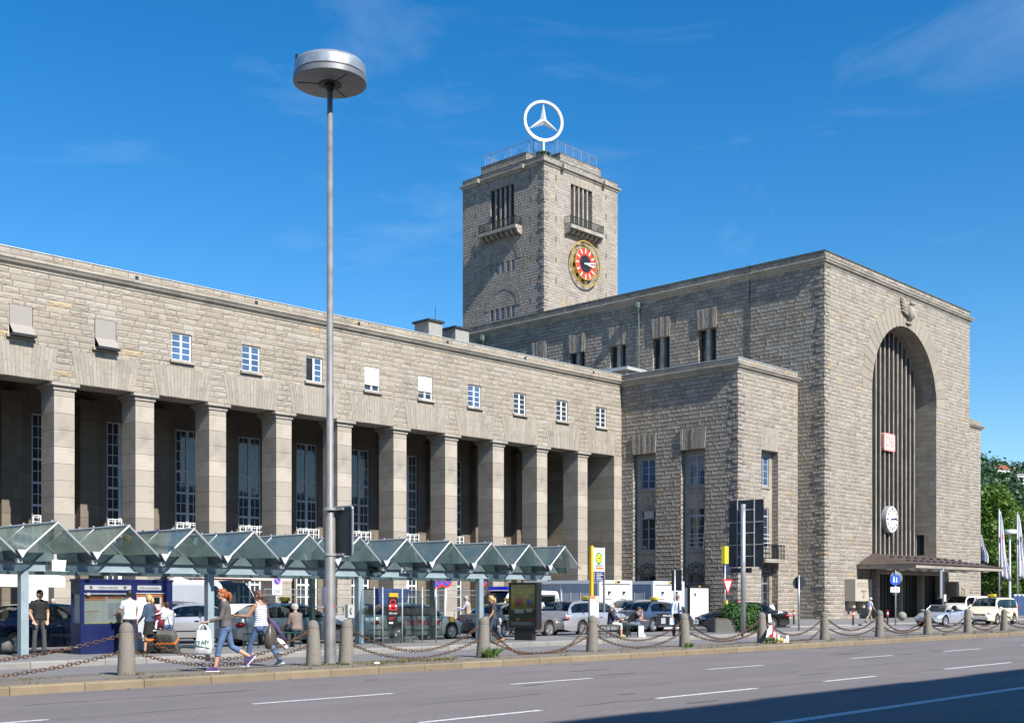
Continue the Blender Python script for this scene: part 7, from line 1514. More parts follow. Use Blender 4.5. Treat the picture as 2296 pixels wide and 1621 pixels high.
def person(label, x, y, z, rz, Hh, top, legs, shoes, hair, legL=(4, 4), legR=(-4, 4), armL=(0, 5, 12), armR=(0, 5, 12), lean=0, head=(0, 0), sleeve='short', trouser='long', hstyle='short', skin=None, vox=0.014, sit=None, female=False, abd=4, hat=None, jacket=False, group='people', footpitch=(None, None), sole=None, vest=None):
    s = Hh/1.75; SK = skin or SKIN; D_ = radians
    hipw = 0.085*s; shw = (0.155 if female else 0.178)*s
    res = {}
    def leg(sg, a):
        h, k = D_(a[0]), D_(a[1]); ab = D_(abd)*sg
        p0 = Vector((0, sg*hipw, 0)); d1 = Vector((sin(h), sin(ab), -cos(h)*cos(ab))); p1 = p0+d1*0.43*s; d2 = Vector((sin(h-k), sin(ab)*0.4, -cos(h-k))); p2 = p1+d2*0.42*s
        return p0, p1, p2, h-k
    LL, LR = leg(1, legL), leg(-1, legR)
    zb = min(LL[2].z, LR[2].z); pel = Vector((0, 0, (-zb+0.085*s) if sit is None else sit))
    def up(v): return R3(v, D_(lean))+pel
    sh = {1: up(Vector((0, shw, 0.452*s))), -1: up(Vector((0, -shw, 0.452*s)))}
    def arm(sg, a):
        f, b, e = D_(a[0]-0)+0, D_(a[1]), D_(a[2]); p0 = sh[sg]; d1 = Vector((sin(f)*cos(b), sg*sin(b), -cos(f)*cos(b))); p1 = p0+d1*0.29*s
        inn = D_(a[3]) if len(a) > 3 else 0.0
        d2 = Vector((sin(f+e)*cos(inn), sg*(sin(b)*0.5)-sg*sin(inn), -cos(f+e)*cos(inn))).normalized(); p2 = p1+d2*0.25*s; return p0, p1, p2, d2
    AL, AR = arm(1, armL), arm(-1, armR)
    neck0, neck1 = up(Vector((0, 0, 0.50*s))), up(Vector((0.015*s, 0, 0.575*s))); hc = neck1+Vector((0.025*s*cos(D_(head[0])), 0.025*s*sin(D_(head[0])), 0.095*s))
    HM = Matrix.Translation(hc) @ Matrix.Rotation(D_(head[0]), 4, 'Z') @ Matrix.Rotation(D_(head[1]+lean*0.4), 4, 'Y')
    spine = [(-0.06, 0.075, 0.125), (0.0, 0.105, 0.16 if not female else 0.165), (0.12, 0.095, 0.14 if not female else 0.125), (0.26, 0.105, 0.155 if not female else 0.135), (0.38, 0.108, 0.165 if not female else 0.145), (0.45, 0.09, 0.158 if not female else 0.138), (0.49, 0.072, 0.125 if not female else 0.11), (0.53, 0.055, 0.08)]
    def torso(mb, grow, lo, hi, flare=0.0, gz=1.0):
        rings = []
        for h_, rx, ry in spine:
            if lo-1e-6 <= h_ <= hi+0.011:
                fl = flare*max(0, (0.2-h_))/0.26
                rings.append([up(Vector(((rx*s+grow+fl)*cos(q), (ry*s+grow+fl)*sin(q), h_*s))) for q in [2*pi*k/18 for k in range(18)]])
        mb.loft(rings)
    body = MB(); torso(body, 0.0, -0.06, 0.52)
    for sg in (1, -1): body.ball(up(Vector((0, sg*hipw, -0.02*s))), 0.09*s, 10, 7); body.ball(sh[sg], 0.052*s, 10, 7)
    capsule(body, [neck0-Vector((0, 0, 0.03*s)), neck1+Vector((0, 0, 0.03*s))], [0.056*s, 0.05*s])
    hd = MB(); hd.ball((0, 0, 0.012*s), (0.092*s, 0.074*s, 0.098*s), 16, 12); hd.ball((0.03*s, 0, -0.055*s), (0.058*s, 0.052*s, 0.062*s), 12, 8); hd.tube([(0.085*s, 0, 0.012*s), (0.108*s, 0, -0.022*s), (0.085*s, 0, -0.032*s)], [0.009*s, 0.015*s, 0.011*s], 7); hd.ball((0.082*s, 0, -0.062*s), (0.014*s, 0.026*s, 0.011*s), 8, 6)
    for sg in (1, -1): hd.ball((-0.005*s, sg*0.077*s, -0.015*s), (0.018*s, 0.011*s, 0.03*s), 8, 6); hd.ball((0.078*s, sg*0.03*s, 0.026*s), (0.014*s, 0.022*s, 0.008*s), 8, 5)
    hd.xf(HM); body.join(hd)
    for A in (AL, AR): capsule(body, [A[0], A[0].lerp(A[1], 0.5), A[1], A[1].lerp(A[2], 0.35), A[2]], [0.05*s, 0.044*s, 0.037*s, 0.038*s, 0.025*s])
    hands = []
    for sg, A in ((1, AL), (-1, AR)):
        d = A[3]; side = d.cross(Vector((1, 0, 0.2))); side = side.normalized() if side.length > 0.1 else Vector((0, 1, 0)); nrm = side.cross(d).normalized()
        c = A[2]+d*0.045*s; body.tube([A[2], c, c+d*0.045*s], [0.024*s, 0.036*s, 0.034*s], 8, True, (1.0, 0.55)); hands.append(c+d*0.06*s)
        for q in range(4):
            b0 = c+d*0.04*s+side*((q-1.5)*0.018*s); l = (0.075, 0.085, 0.08, 0.062)[q]*s; cur = nrm*(-sg)*0.0+Vector((0, -sg*0.35, 0))
            capsule(body, [b0, b0+d*l*0.5+cur*0.012*s, b0+d*l*0.85+cur*0.06*s], [0.0105*s, 0.010*s, 0.0085*s], 6)
        b0 = A[2]+d*0.03*s+side*0.028*s; capsule(body, [b0, b0+(d*0.6+side*0.7)*0.045*s, b0+(d*1.0+side*0.35)*0.075*s], [0.013*s, 0.011*s, 0.009*s], 6)
    feet = []
    for i, Lg in enumerate((LL, LR)):
        p0, p1, p2 = [q+pel for q in Lg[:3]]; capsule(body, [p0, p0.lerp(p1, 0.5), p1, p1.lerp(p2, 0.3), p2], [0.088*s, 0.07*s, 0.052*s, 0.053*s, 0.036*s])
        fp = footpitch[i] if footpitch[i] is not None else (0 if (p2.z < 0.13*s or sit is not None) else max(-55, degrees_(Lg[3])*0.9)); fa = D_(fp)
        fd = Vector((cos(fa), 0, sin(fa))); dn = Vector((sin(fa), 0, -cos(fa))); heel = p2+dn*0.055*s-fd*0.035*s; toe = p2+dn*0.062*s+fd*0.165*s
        capsule(body, [heel, p2+dn*0.045*s+fd*0.06*s, toe], [0.03*s, 0.034*s, 0.024*s], 8); feet.append((p2, heel, toe, dn, fd))
    root = remeshed(body, 'person', SK, None, vox*0.62 if vox < 0.013 else vox*0.8, 3); root.location = (x, y, z); root.rotation_euler = (0, 0, rz); tag(root, label, 'person', group)
    g = 0.012
    # trousers or skirt
    if legs is not None:
        t = MB(); torso(t, g, -0.06, 0.12)
        for sg in (1, -1): t.ball(up(Vector((-0.02*s, sg*hipw, -0.03*s))), 0.1*s+g*0.5, 10, 7)
        if trouser == 'skirt':
            rings = [[pel+Vector(((0.12*s+0.05*f)*cos(q), (0.17*s+0.05*f)*sin(q), -0.38*s*f)) for q in [2*pi*k/16 for k in range(16)]] for f in (0, 0.5, 1)]; t.loft(rings)
        else:
            for Lg in (LL, LR):
                p0, p1, p2 = [q+pel for q in Lg[:3]]; e = {'long': 0.98, 'mid': 0.45, 'short': 0.0}[trouser]; w_ = 0.062*s if not female else 0.052*s
                pts = [p0, p0.lerp(p1, 0.5), p1]; rs = [0.098*s, 0.08*s, 0.062*s]
                if e > 0: pts += [p1.lerp(p2, e*0.5), p1.lerp(p2, e)]; rs += [0.063*s, w_+0.004]
                t.tube(pts, rs, 12); t.ball(pts[0], rs[0], 10, 6)
                if trouser == 'mid': q = pts[-1]; t.tube([q.lerp(pts[-2], 0.22), q], [0.07*s, 0.072*s], 12)
        remeshed(t, 'trousers' if trouser != 'skirt' else 'skirt', legs, root, vox, 3)
    if top is not None:
        t = MB(); torso(t, g+0.007+(0.012 if jacket else 0), 0.0 if not jacket else -0.06, 0.46 if sleeve == 'none' else 0.52, 0.02)
        for sg, A in ((1, AL), (-1, AR)):
            if sleeve == 'none': continue
            t.ball(sh[sg], 0.056*s+(0.008 if jacket else 0), 10, 7); e = 0.55 if sleeve == 'short' else 1.0
            if e < 1: t.tube([A[0], A[0].lerp(A[1], 0.3), A[0].lerp(A[1], 0.62)], [0.057*s, 0.058*s, 0.058*s], 10)
            else: k = 0.01 if jacket else 0.0; t.tube([A[0], A[1], A[1].lerp(A[2], 0.92)], [0.062*s+k, 0.052*s+k, 0.038*s+k], 10); t.ball(A[1], 0.052*s+k, 10, 6)
        if sleeve == 'none':
            for sg in (1, -1): t.tube([up(Vector((0.06*s, sg*0.09*s, 0.42*s))), up(Vector((0, sg*0.10*s, 0.535*s))), up(Vector((-0.07*s, sg*0.09*s, 0.42*s)))], 0.022*s, 6)
        remeshed(t, 'jacket' if jacket else 'shirt', top, root, vox, 3)
    if vest is not None:
        t = MB(); torso(t, g+0.026, -0.06, 0.46, 0.02); remeshed(t, 'vest', vest, root, vox, 3)
    if shoes is not None:
        for i, (p2, heel, toe, dn, fd) in enumerate(feet):
            t = MB(); capsule(t, [heel, p2+dn*0.04*s+fd*0.06*s, toe], [0.041*s, 0.045*s, 0.036*s], 10); t.tube([p2-dn*0.0, p2+dn*0.04*s], [0.05*s, 0.045*s], 10)
            so_ = remeshed(t, 'shoe', shoes, root, vox*0.8, 2); m = MB(); a, b = heel+dn*0.034*s, toe+dn*0.028*s; m.loft([[q_+Vector((0, w_*cos(k*0.524), 0))*s+dn*(0.016*s*sin(k*0.524)) for k in range(12)] for q_, w_ in ((a-fd*0.05*s, 0.02), (a-fd*0.02*s, 0.04), (a.lerp(b, 0.5), 0.046), (b+fd*0.01*s, 0.044), (b+fd*0.035*s, 0.02))]); m.build('sole', sole or BLACK, so_, smooth='all')
    if hair is not None:
        t = MB(); t.ball((-0.018*s, 0, 0.035*s), (0.096*s, 0.085*s, 0.092*s), 14, 10); t.ball((-0.045*s, 0, -0.02*s), (0.062*s, 0.078*s, 0.075*s), 12, 8)
        if hstyle in ('ponytail', 'bun', 'long'):
            t.ball((-0.05*s, 0, -0.02*s), (0.066*s, 0.082*s, 0.09*s), 12, 8); t.ball((0.05*s, 0, 0.085*s), (0.052*s, 0.07*s, 0.035*s), 10, 7)
        if hstyle == 'ponytail': capsule(t, [(-0.09*s, 0, 0.02*s), (-0.145*s, 0, 0.0), (-0.16*s, 0, -0.08*s), (-0.14*s, 0.01, -0.16*s)], [0.03*s, 0.042*s, 0.045*s, 0.018*s], 8)
        if hstyle == 'bun': t.ball((-0.10*s, 0, -0.035*s), (0.05*s, 0.05*s, 0.045*s), 10, 7)
        if hstyle == 'curly': 
            for k in range(16): t.ball((-0.03*s+random.uniform(-.06, .05)*s, random.uniform(-.07, .07)*s, 0.06*s+random.uniform(-.04, .045)*s), 0.042*s, 7, 5)
        t.xf(HM); remeshed(t, 'hair', hair, root, vox*0.7, 2)
    if hat is not None:
        t = MB(); t.lathe([(0.01, 0.13*s), (0.075*s, 0.125*s), (0.098*s, 0.05*s), (0.15*s, 0.03*s), (0.15*s, 0.022*s), (0.01, 0.02*s)], 20); t.xf(HM); t.build('hat', hat, root, smooth='all')
    if hstyle != 'hidden':
        t = MB()
        for sg in (1, -1): t.ball((0.081*s, sg*0.03*s, 0.012*s), (0.009*s, 0.013*s, 0.008*s), 8, 6)
        t.xf(HM); t.build('eyes', BLACK, root, smooth='all'); t = MB(); t.ball((0.088*s, 0, -0.062*s), (0.008*s, 0.022*s, 0.006*s), 8, 6); t.xf(HM); t.build('mouth', mat('lips', (0.34, 0.12, 0.10), 0.5), root, smooth='all')
    M = Matrix.Translation((x, y, z)) @ Matrix.Rotation(rz, 4, 'Z')
    res.update(root=root, hands=[M @ h for h in hands], pel=M @ pel, sh={k: M @ v for k, v in sh.items()}, M=M, HM=HM, s=s, up=up); return res
def degrees_(a): return a*180/pi
RD_ = radians
def at_px(px, py, z=0.15): return gp(px, py, z)
HB, HDK, HGR, HRED, HBLD, HBRN = hairm('black', (0.012, 0.01, 0.009)), hairm('dark_brown', (0.035, 0.022, 0.015)), hairm('grey', (0.38, 0.37, 0.36)), hairm('ginger', (0.28, 0.075, 0.018)), hairm('blonde', (0.5, 0.34, 0.14)), hairm('brown', (0.10, 0.055, 0.03))
x, y = at_px(80, 1466); person('man in a black T-shirt standing with lowered hands beside the shelter post', x+0.05, y-0.1, 0.15, RD_(262), 1.70, CBLACK, CGREY, SIGNBACK, HB, (3, 2), (-2, 3), (-6, 12, 42, 18), (-6, 12, 42, 18), head=(28, 4), vox=0.013)
# the two women walking along the median
x, y = gp(506, 1503); p = person('red haired woman in a grey brown cardigan and rolled jeans carrying a white plastic bag', x, y, 0.15, RD_(146), 1.70, cloth('cardigan', (0.095, 0.085, 0.085)), DENIM, cloth('purple_canvas', (0.085, 0.04, 0.16)), HRED, (17, 6), (-16, 44), (14, 10, 62), (-22, 12, 38), lean=3, head=(6, 6), sleeve='long', trouser='mid', hstyle='ponytail', vox=0.0095, female=True, footpitch=(0, -48), sole=WHITE)
m = MB(); torso_ = None
hx = p['hands'][0]
BAGW = mat('plastic_bag_white', (0.72, 0.72, 0.75), 0.4, var=0.1, vs=9.0)
t_ = thing('plastic_bag', 'white plastic shopping bag with dark green lettering in the red haired woman hand', 'bag', (hx.x, hx.y, hx.z-0.03), RD_(146-18))
m = MB(); rings = []
for z_, w_, d_ in ((-0.60, 0.10, 0.03), (-0.57, 0.155, 0.06), (-0.42, 0.16, 0.075), (-0.22, 0.15, 0.06), (-0.12, 0.14, 0.035)): rings.append([(w_*px_*1.0+0.012*sin(9*z_+k), d_*pz_+0.01*sin(17*z_+2*k), z_) for k, (px_, pz_) in enumerate(rrect(2, 2, 0.5, 3))])
m.loft(rings); m.build('bag', BAGW, t_, smooth='all'); m = MB()
for sg in (-1, 1): m.tube([(sg*0.11, 0, -0.13), (sg*0.07, 0, -0.04), (0, 0, 0.015)], [0.03, 0.018, 0.008], 6)
m.build('handle', BAGW, t_, smooth='all'); lettering('ETAJV', 0.115, mat('bag_green', (0.01, 0.12, 0.07), 0.5), t_, (0.0, 0.082, -0.36), (pi/2, radians(-8), pi), 1.05); m = MB(); m.quad((-0.155, 0.078, -0.46), (0.155, 0.078, -0.41), (0.155, 0.078, -0.43), (-0.155, 0.078, -0.48)); m.build('green_line', MATS['bag_green'], t_)
x, y = (14.97, 21.5); p = person('woman in a blue striped white top and jeans striding with a shoulder bag', x, y, 0.15, RD_(104), 1.72, stripes('striped_top_cloth', (0.76, 0.76, 0.8), (0.12, 0.15, 0.33), 0.045), DENIM, cloth('blue_grey_canvas', (0.10, 0.15, 0.2)), HBRN, (27, 10), (-24, 12), (28, 22, 66), (8, 22, 105), lean=4, head=(14, 8), sleeve='none', hstyle='bun', vox=0.0095, female=True, skin=SKIN2, footpitch=(0, -18), sole=WHITE)
sx = p['sh'][-1]; BAGB = mat('brown_leather', (0.085, 0.065, 0.058), 0.4, var=0.2, vs=6.0)
t_ = thing('shoulder_bag', 'dark brown leather shoulder bag hanging at the striped woman hip', 'bag', (sx.x+0.04, sx.y-0.16, sx.z-0.56), RD_(30))
m = MB(); rings = []
for z_, w_, d_ in ((-0.37, 0.10, 0.05), (-0.35, 0.16, 0.09), (-0.2, 0.19, 0.12), (0.0, 0.15, 0.09), (0.12, 0.09, 0.05), (0.17, 0.04, 0.03)): rings.append([(w_*px_, d_*pz_, z_) for px_, pz_ in rrect(2, 2, 0.8, 4)])
m.loft(rings); m.build('bag', BAGB, t_, smooth='all'); m = MB(); m.tube([(0.0, 0, 0.14), (0.0, 0.05, 0.35), (-0.01, 0.10, 0.60), (-0.03, 0.2, 0.66)], 0.02, 6); m.build('strap', BAGB, t_, smooth='all')
t_ = thing('purple_jacket', 'purple jacket folded over the striped woman arm behind her bag', 'jacket', (sx.x+0.12, sx.y+0.0, sx.z-0.42), RD_(-20)); m = MB(); m.tube([(-0.05, 0, 0.16), (0.08, 0, 0.02), (0.22, 0.0, -0.18), (0.36, 0, -0.34)], [0.07, 0.11, 0.08, 0.04], 9, True, (1, 0.6)); m.build('cloth', CPURPLE, t_, smooth='all')
t_ = thing('plastic_bag', 'white plastic bag with a red mark beside the brown shoulder bag', 'bag', (sx.x+0.36, sx.y-0.05, sx.z-0.86), RD_(-40)); m = MB(); m.tube([(-0.1, 0, 0.16), (0.02, 0, 0.06), (0.15, 0, -0.08)], [0.05, 0.14, 0.10], 10, True, (1, 0.5)); m.build('bag', BAGW, t_, smooth='all'); m = MB(); m.ball((-0.05, -0.06, 0.1), (0.035, 0.01, 0.03), 8, 5); m.build('red_mark', RED, t_)
# group at the ticket machine
person('man with black hair in a white shirt facing the ticket machine', 15.92, 28.75, 0.15, RD_(80), 1.70, CWHITE, CNAVY, CBLACK, HB, armL=(25, 10, 50), armR=(30, 10, 60), vox=0.014)
x, y = 16.38, 28.55; p = person('blonde woman in a denim jacket wearing a maroon carrier and black boots', x, y, 0.15, RD_(108), 1.58, cloth('denim_jacket', (0.04, 0.07, 0.12)), CBLACK, CBLACK, HBLD, (6, 4), (-6, 6), (10, 12, 30), (6, 10, 20), sleeve='long', hstyle='ponytail', female=True, trouser='skirt', vox=0.013)
CARR = cloth('maroon', (0.22, 0.02, 0.035)); t_ = thing('baby_carrier', 'maroon baby carrier on the back of the blonde woman', 'baby carrier', (16.60, 28.42, 0.95), RD_(100)); m = MB(); m.tube([(0, 0, -0.12), (0, 0, 0.1), (0.02, 0, 0.34)], [0.10, 0.14, 0.09], 12); m.build('pouch', CARR, t_, smooth='all'); m = MB(); m.tube([(0.03, 0.06, 0.3), (0.12, 0.1, 0.5), (0.25, 0.12, 0.42)], 0.025, 6); m.build('strap', CARR, t_, smooth='all')
person('toddler in a white hooded top carried at the side of the blonde woman', 16.66, 28.33, 0.84, RD_(140), 0.86, CWHITE, CWHITE, CWHITE, HBRN, (55, 50), (50, 55), (35, 15, 40), (30, 15, 40), sleeve='long', hstyle='curly', vox=0.011, sit=0.26, abd=10)
person('child in a grey top and jeans between the luggage and the ticket machine', 17.02, 28.75, 0.15, RD_(85), 1.38, CGREYL, DENIM, CBLACK, HDK, sleeve='long', vox=0.014)
# behind the blue car
x = onv(119, 38.2); person('grey haired man in black with a phone at his ear behind the blue car', x, 38.2, 0.0, RD_(235), 1.62, CBLACK, CGREY, CBLACK, HGR, armL=(35, 18, 135, 25), armR=(10, 8, 25), head=(10, 22), sleeve='short', vox=0.016)
x = onv(58, 38.6); person('man in a purple shirt seen from behind half covered by the left shelter post', x, 38.6, 0.0, RD_(60), 1.66, CPURPLE, CBEIGE, CBLACK, HB, armL=(30, 25, 50), vox=0.016)
# bench man, cyclist, blonde, others
x, y = 21.6, 29.2; person('elderly man in a brown jacket and pale cap sitting on the bench seen from behind', x, y, 0.15, RD_(88), 1.66, CBROWN, DENIMD, CBLACK, HGR, (82, 84), (80, 82), (18, 8, 35), (18, 8, 35), lean=8, sleeve='long', vox=0.013, sit=0.54, jacket=True, hat=None, abd=6, hstyle='short')
t_ = tag(MB().lathe([(0.01, 0.1), (0.07, 0.095), (0.105, 0.02), (0.108, -0.04), (0.1, -0.05), (0.01, -0.05)], 18).build('cap', cloth('cap_cream', (0.55, 0.48, 0.35)), loc=(x+0.02, y+0.13, 0.15+0.54+0.655), smooth='all'), 'pale cream cap on the head of the man sitting on the bench', 'cap')
xc = onv(1040, 36.3); yc = 36.3; BKH = RD_(125)
BI = thing('bicycle', 'dark bicycle ridden by the man in the beige vest behind the warm grey taxi', 'bicycle', (xc, yc, 0), BKH)
for xx in (-0.52, 0.52): m = MB(); n = 20; m.tube([(xx+0.33*cos(2*pi*k/n), 0, 0.34+0.33*sin(2*pi*k/n)) for k in range(n+1)], 0.018, 6, False); w0 = m.build('wheel', TYRE, BI); m = MB(); [m.tube([(xx, 0, 0.34), (xx+0.32*cos(2*pi*k/12), 0, 0.34+0.32*sin(2*pi*k/12))], 0.003, 3, False) for k in range(12)]; m.build('spoke_set', GALV, w0)
m = MB(); [m.tube(q, 0.016, 6) for q in ([(-0.52, 0, 0.34), (-0.1, 0, 0.3), (0.42, 0, 0.78), (-0.2, 0, 0.8), (-0.1, 0, 0.3)], [(-0.52, 0, 0.34), (-0.2, 0, 0.8)], [(0.52, 0, 0.34), (0.4, 0, 0.95)])]; m.build('frame', BLACK, BI); m = MB(); m.tube([(0.3, -0.26, 1.04), (0.42, -0.1, 1.03), (0.42, 0.1, 1.03), (0.3, 0.26, 1.04)], 0.014, 6); m.build('handlebar', GALV, BI); m = MB(); m.tube([(-0.34, 0, 0.9), (-0.08, 0, 0.92)], [0.09, 0.03], 8, True, (1, 0.5)); m.tube([(-0.22, 0, 0.88), (-0.19, 0, 0.75)], 0.014, 6); m.build('saddle', BLACK, BI, smooth='all')
person('grey haired man in a beige vest over a striped shirt riding the bicycle', xc-0.2*cos(BKH), yc-0.2*sin(BKH), 0.0, BKH, 1.68, stripes('striped_shirt_cloth', (0.55, 0.6, 0.7), (0.08, 0.14, 0.35), 0.07), CBLACK, CBLACK, HGR, (62, 70), (28, 40), (30, 10, 48), (30, 10, 48), lean=8, head=(0, -4), sleeve='long', vox=0.014, sit=0.96, vest=CBEIGE)
rv = MB(); 
for k, (h_, rx, ry) in enumerate(((0, 0.135, 0.19), (0.2, 0.14, 0.18), (0.42, 0.13, 0.2), (0.48, 0.10, 0.15))): pass
x, y = gp(1103, 1441); p = person('blonde woman in a dark top and slim jeans pulling a grey trolley case', x+0.05, y, 0.15, RD_(150), 1.60, cloth('dark_grey_top', (0.045, 0.047, 0.05)), DENIMD, cloth('tan', (0.45, 0.2, 0.08)), HBLD, (20, 12), (-20, 14), (8, 10, 30), (-10, 14, 20), hstyle='ponytail', female=True, vox=0.012, skin=SKIN2, lean=4, footpitch=(0, -15))
t_ = thing('handbag', 'grey handbag on the hip of the blonde woman with the trolley case', 'bag', (x+0.20, y-0.16, 0.86), RD_(150)); m = MB(); m.tube([(0, 0, 0.1), (0, 0, 0), (0, 0, -0.12)], [0.07, 0.11, 0.09], 10, True, (1, 0.5)); m.build('bag', CGREYL, t_, smooth='all'); m = MB(); m.tube([(0.0, 0, 0.1), (0.02, 0.05, 0.35), (0.03, 0.1, 0.5)], 0.012, 5); m.build('strap', BLACK, t_)
x = onv(1147, 36.2); person('man in a dark blue work shirt standing between the police van and the grey taxi', x, 36.2, 0, RD_(20), 1.72, CNAVY, CNAVY, CBLACK, HDK, sleeve='long', head=(-40, 0), vox=0.016)
x = onv(1213, 36.2); person('person in a royal blue T-shirt hidden partly by the advertising pillar', x, 36.6, 0, RD_(200), 1.55, CBLUE, DENIMD, CBLACK, HDK, vox=0.016)
x = onv(1227, 35.9); person('bearded man in a light grey printed T-shirt beside the silver estate rear window', x, 36.4, 0, RD_(222), 1.74, CGREYL, DENIMD, CBLACK, HDK, armL=(5, 14, 25), armR=(5, 14, 25), vox=0.014)
x = onv(1251, 37.2); person('grey haired man in a white shirt whose head shows above the silver estate', x, 37.2, 0, RD_(60), 1.66, CWHITE, CGREY, CBLACK, HGR, vox=0.016)
x, y = 35.25, 28.15; person('elderly white haired woman in a navy coat sitting on the bench by the bus stop', x, y, 0.15, RD_(-52), 1.60, CNAVY, cloth('pale_grey', (0.5, 0.48, 0.47)), CBEIGE, hairm('white', (0.62, 0.61, 0.58)), (84, 82), (80, 80), (28, 8, 55, 20), (28, 8, 55, 20), lean=4, sleeve='long', female=True, vox=0.012, sit=0.52, jacket=True, hstyle='curly', trouser='mid')
t_ = thing('handbag', 'black handbag on the lap of the elderly woman', 'bag', (x+0.15, y-0.16, 0.86), RD_(-52)); m = MB(); m.ball((0, 0, 0), (0.08, 0.14, 0.09), 12, 8); m.build('bag', BLACK, t_, smooth='all'); m = MB(); m.tube([(0, 0.1, 0.06), (-0.08, 0.08, 0.35), (-0.12, 0.05, 0.55)], 0.008, 5); m.build('strap', BLACK, t_)
x, y = 36.05, 27.95; person('young man in black sitting bent forward with his hand at his forehead', x, y, 0.15, RD_(-48), 1.72, CBLACK, cloth('faded_denim', (0.12, 0.15, 0.19)), CWHITE, HDK, (88, 78), (80, 70), (38, 5, 45, 10), (48, 10, 128, 15), lean=42, head=(0, 10), vox=0.012, sit=0.52)
x, y = gp(1519, 1425); p = person('man in pale blue shirt, dark tie and sunglasses with a jacket over his arm', x, y, 0.15, RD_(238), 1.62, CLBLUE, CBLACK, CBLACK, HDK, (5, 5), (-5, 6), (28, 6, 75, 30), (0, 10, 12), head=(-15, -4), sleeve='long', vox=0.012)
m = MB(); m.prism([(p['up'](Vector((0.13*p['s'], q, h_*p['s'])))) for q, h_ in ((-0.02, 0.47), (0.02, 0.47), (0.033, 0.12), (0.0, 0.07), (-0.033, 0.12))], (0.012, 0, 0)); m.build('tie', CNAVY, p['root']); m = MB(); m.tube([(0.088*p['s'], -0.06, 0.015), (0.1*p['s'], 0, 0.017), (0.088*p['s'], 0.06, 0.015)], 0.016, 6); m.xf(p['HM']); m.build('sunglasses', BLACK, p['root'])
h = p['hands'][0]; t_ = thing('jacket', 'dark suit jacket hanging over the arm of the man in shirt and tie', 'jacket', (h.x+0.02, h.y-0.06, h.z-0.1), RD_(-45)); m = MB(); m.tube([(-0.08, 0, 0.12), (0.02, 0, -0.02), (0.06, 0, -0.25), (0.05, 0, -0.42)], [0.07, 0.15, 0.14, 0.07], 10, True, (1, 0.55)); m.build('cloth', CGREY, t_, smooth='all')
h = p['hands'][1]; t_ = tag(MB().cbox((0, 0, -0.12), (0.2, 0.012, 0.28)).build('paper_sheets', CLBLUE, loc=(h.x, h.y, h.z), rz=RD_(-45)), 'pale paper sheets held low in the hand of the man in shirt and tie', 'paper')
x, y = onv(1950, 34.6), 34.6; person('man in white shirt, beige trousers and sun hat walking before the hall', x, y, 0.1, RD_(-30), 1.60, cloth('white_blue_shirt', (0.66, 0.68, 0.82)), CBEIGE, CBROWN, HGR, (20, 8), (-20, 16), (-14, 8, 15), (16, 8, 20), sleeve='short', vox=0.016, hat=CREAMCLOTH, lean=3)
x, y = onv(2189, 37.5), 37.5; person('young man in a grey hooded top standing before the small white van', x, y, 0.0, RD_(215), 1.72, CGREYL, CGREY, CBLACK, HDK, sleeve='long', armL=(15, 8, 60, 20), armR=(15, 8, 60, 20), vox=0.018)
x, y = onv(2205, 37.9), 37.9; person('shorter dark haired person in black beside the young man in the grey hooded top', x, y, 0.0, RD_(225), 1.60, CBLACK, CBLACK, CBLACK, HDK, sleeve='long', vox=0.018, hstyle='long', female=True)
x, y = onv(2103, 41.2), 41.2; person('grey haired person in a black coat standing in the shade of the right hall door', x, y, 0.1, RD_(200), 1.70, CBLACK, CBLACK, CBLACK, HGR, sleeve='long', vox=0.018, jacket=True)

# ---------------------------------------------------------------- vegetation
def leaf_cloud(mb, r, blobs, n, size, aspect=0.55, shell=0.55, up=0.25):
    tot = sum(b[3]*b[4] for b in blobs)
    for (bx, by, bz, rx, rz_) in blobs:
        for k in range(int(n*rx*rz_/tot)):
            d = Vector((r.gauss(0, 1), r.gauss(0, 1), r.gauss(0, 1))).normalized(); q = (shell+(1-shell)*r.random())*(1.0+0.12*r.gauss(0, 1)); c = Vector((bx+d.x*rx*q, by+d.y*rx*q, bz+d.z*rz_*q))
            nn = (d+Vector((r.gauss(0, .6), r.gauss(0, .6), r.gauss(0, .6)+up))).normalized(); a = nn.orthogonal().normalized(); a = Quaternion(nn, r.random()*6.28) @ a; b = nn.cross(a); s_ = size*r.uniform(0.6, 1.35)
            mb.add([c-a*s_, c-b*s_*aspect*0.9+nn*0.1*s_, c+a*s_, c+b*s_*aspect*0.9+nn*0.1*s_], [(0, 1, 2, 3)])
def tree(label, x, y, h, cr, seed, leafm, n, size, group='trees beside the station', trunk=True, nblob=32, z0=0.0, name='broadleaf_tree'):
    r = random.Random(seed); t_ = thing(name, label, 'tree', (x, y, z0), 0, group); m = MB(); hb = h*0.28
    m.tube([(0, 0, 0), (0.1, 0, hb*0.6), (0, 0.1, hb), (0.1, 0, h*0.55), (0, 0, h*0.8)], [0.03*h*0.55, 0.024*h*0.55, 0.02*h*0.55, 0.012*h*0.55, 0.004*h], 10)
    blobs = []
    for k in range(nblob):
        f = (k+0.5)/nblob; z = h*(0.1+0.82*f); w_ = cr*sqrt(max(0.05, sin(pi*min(0.97, 0.18+0.8*f)))); a = k*2.4+r.uniform(-.4, .4); q = w_*r.uniform(0.35, 0.9); s_ = cr*r.uniform(0.24, 0.42); blobs.append((q*cos(a), q*sin(a), z, s_, s_*0.75))
        m.tube([(0, 0, max(hb*0.7, z-0.25*h)), (q*0.5*cos(a), q*0.5*sin(a), z-0.08*h), (q*cos(a), q*sin(a), z)], [0.005*h, 0.0035*h, 0.0015*h], 5)
    m.build('trunk', BARK, t_); m = MB(); leaf_cloud(m, r, blobs, n, size); m.build('crown', leafm, t_); return t_
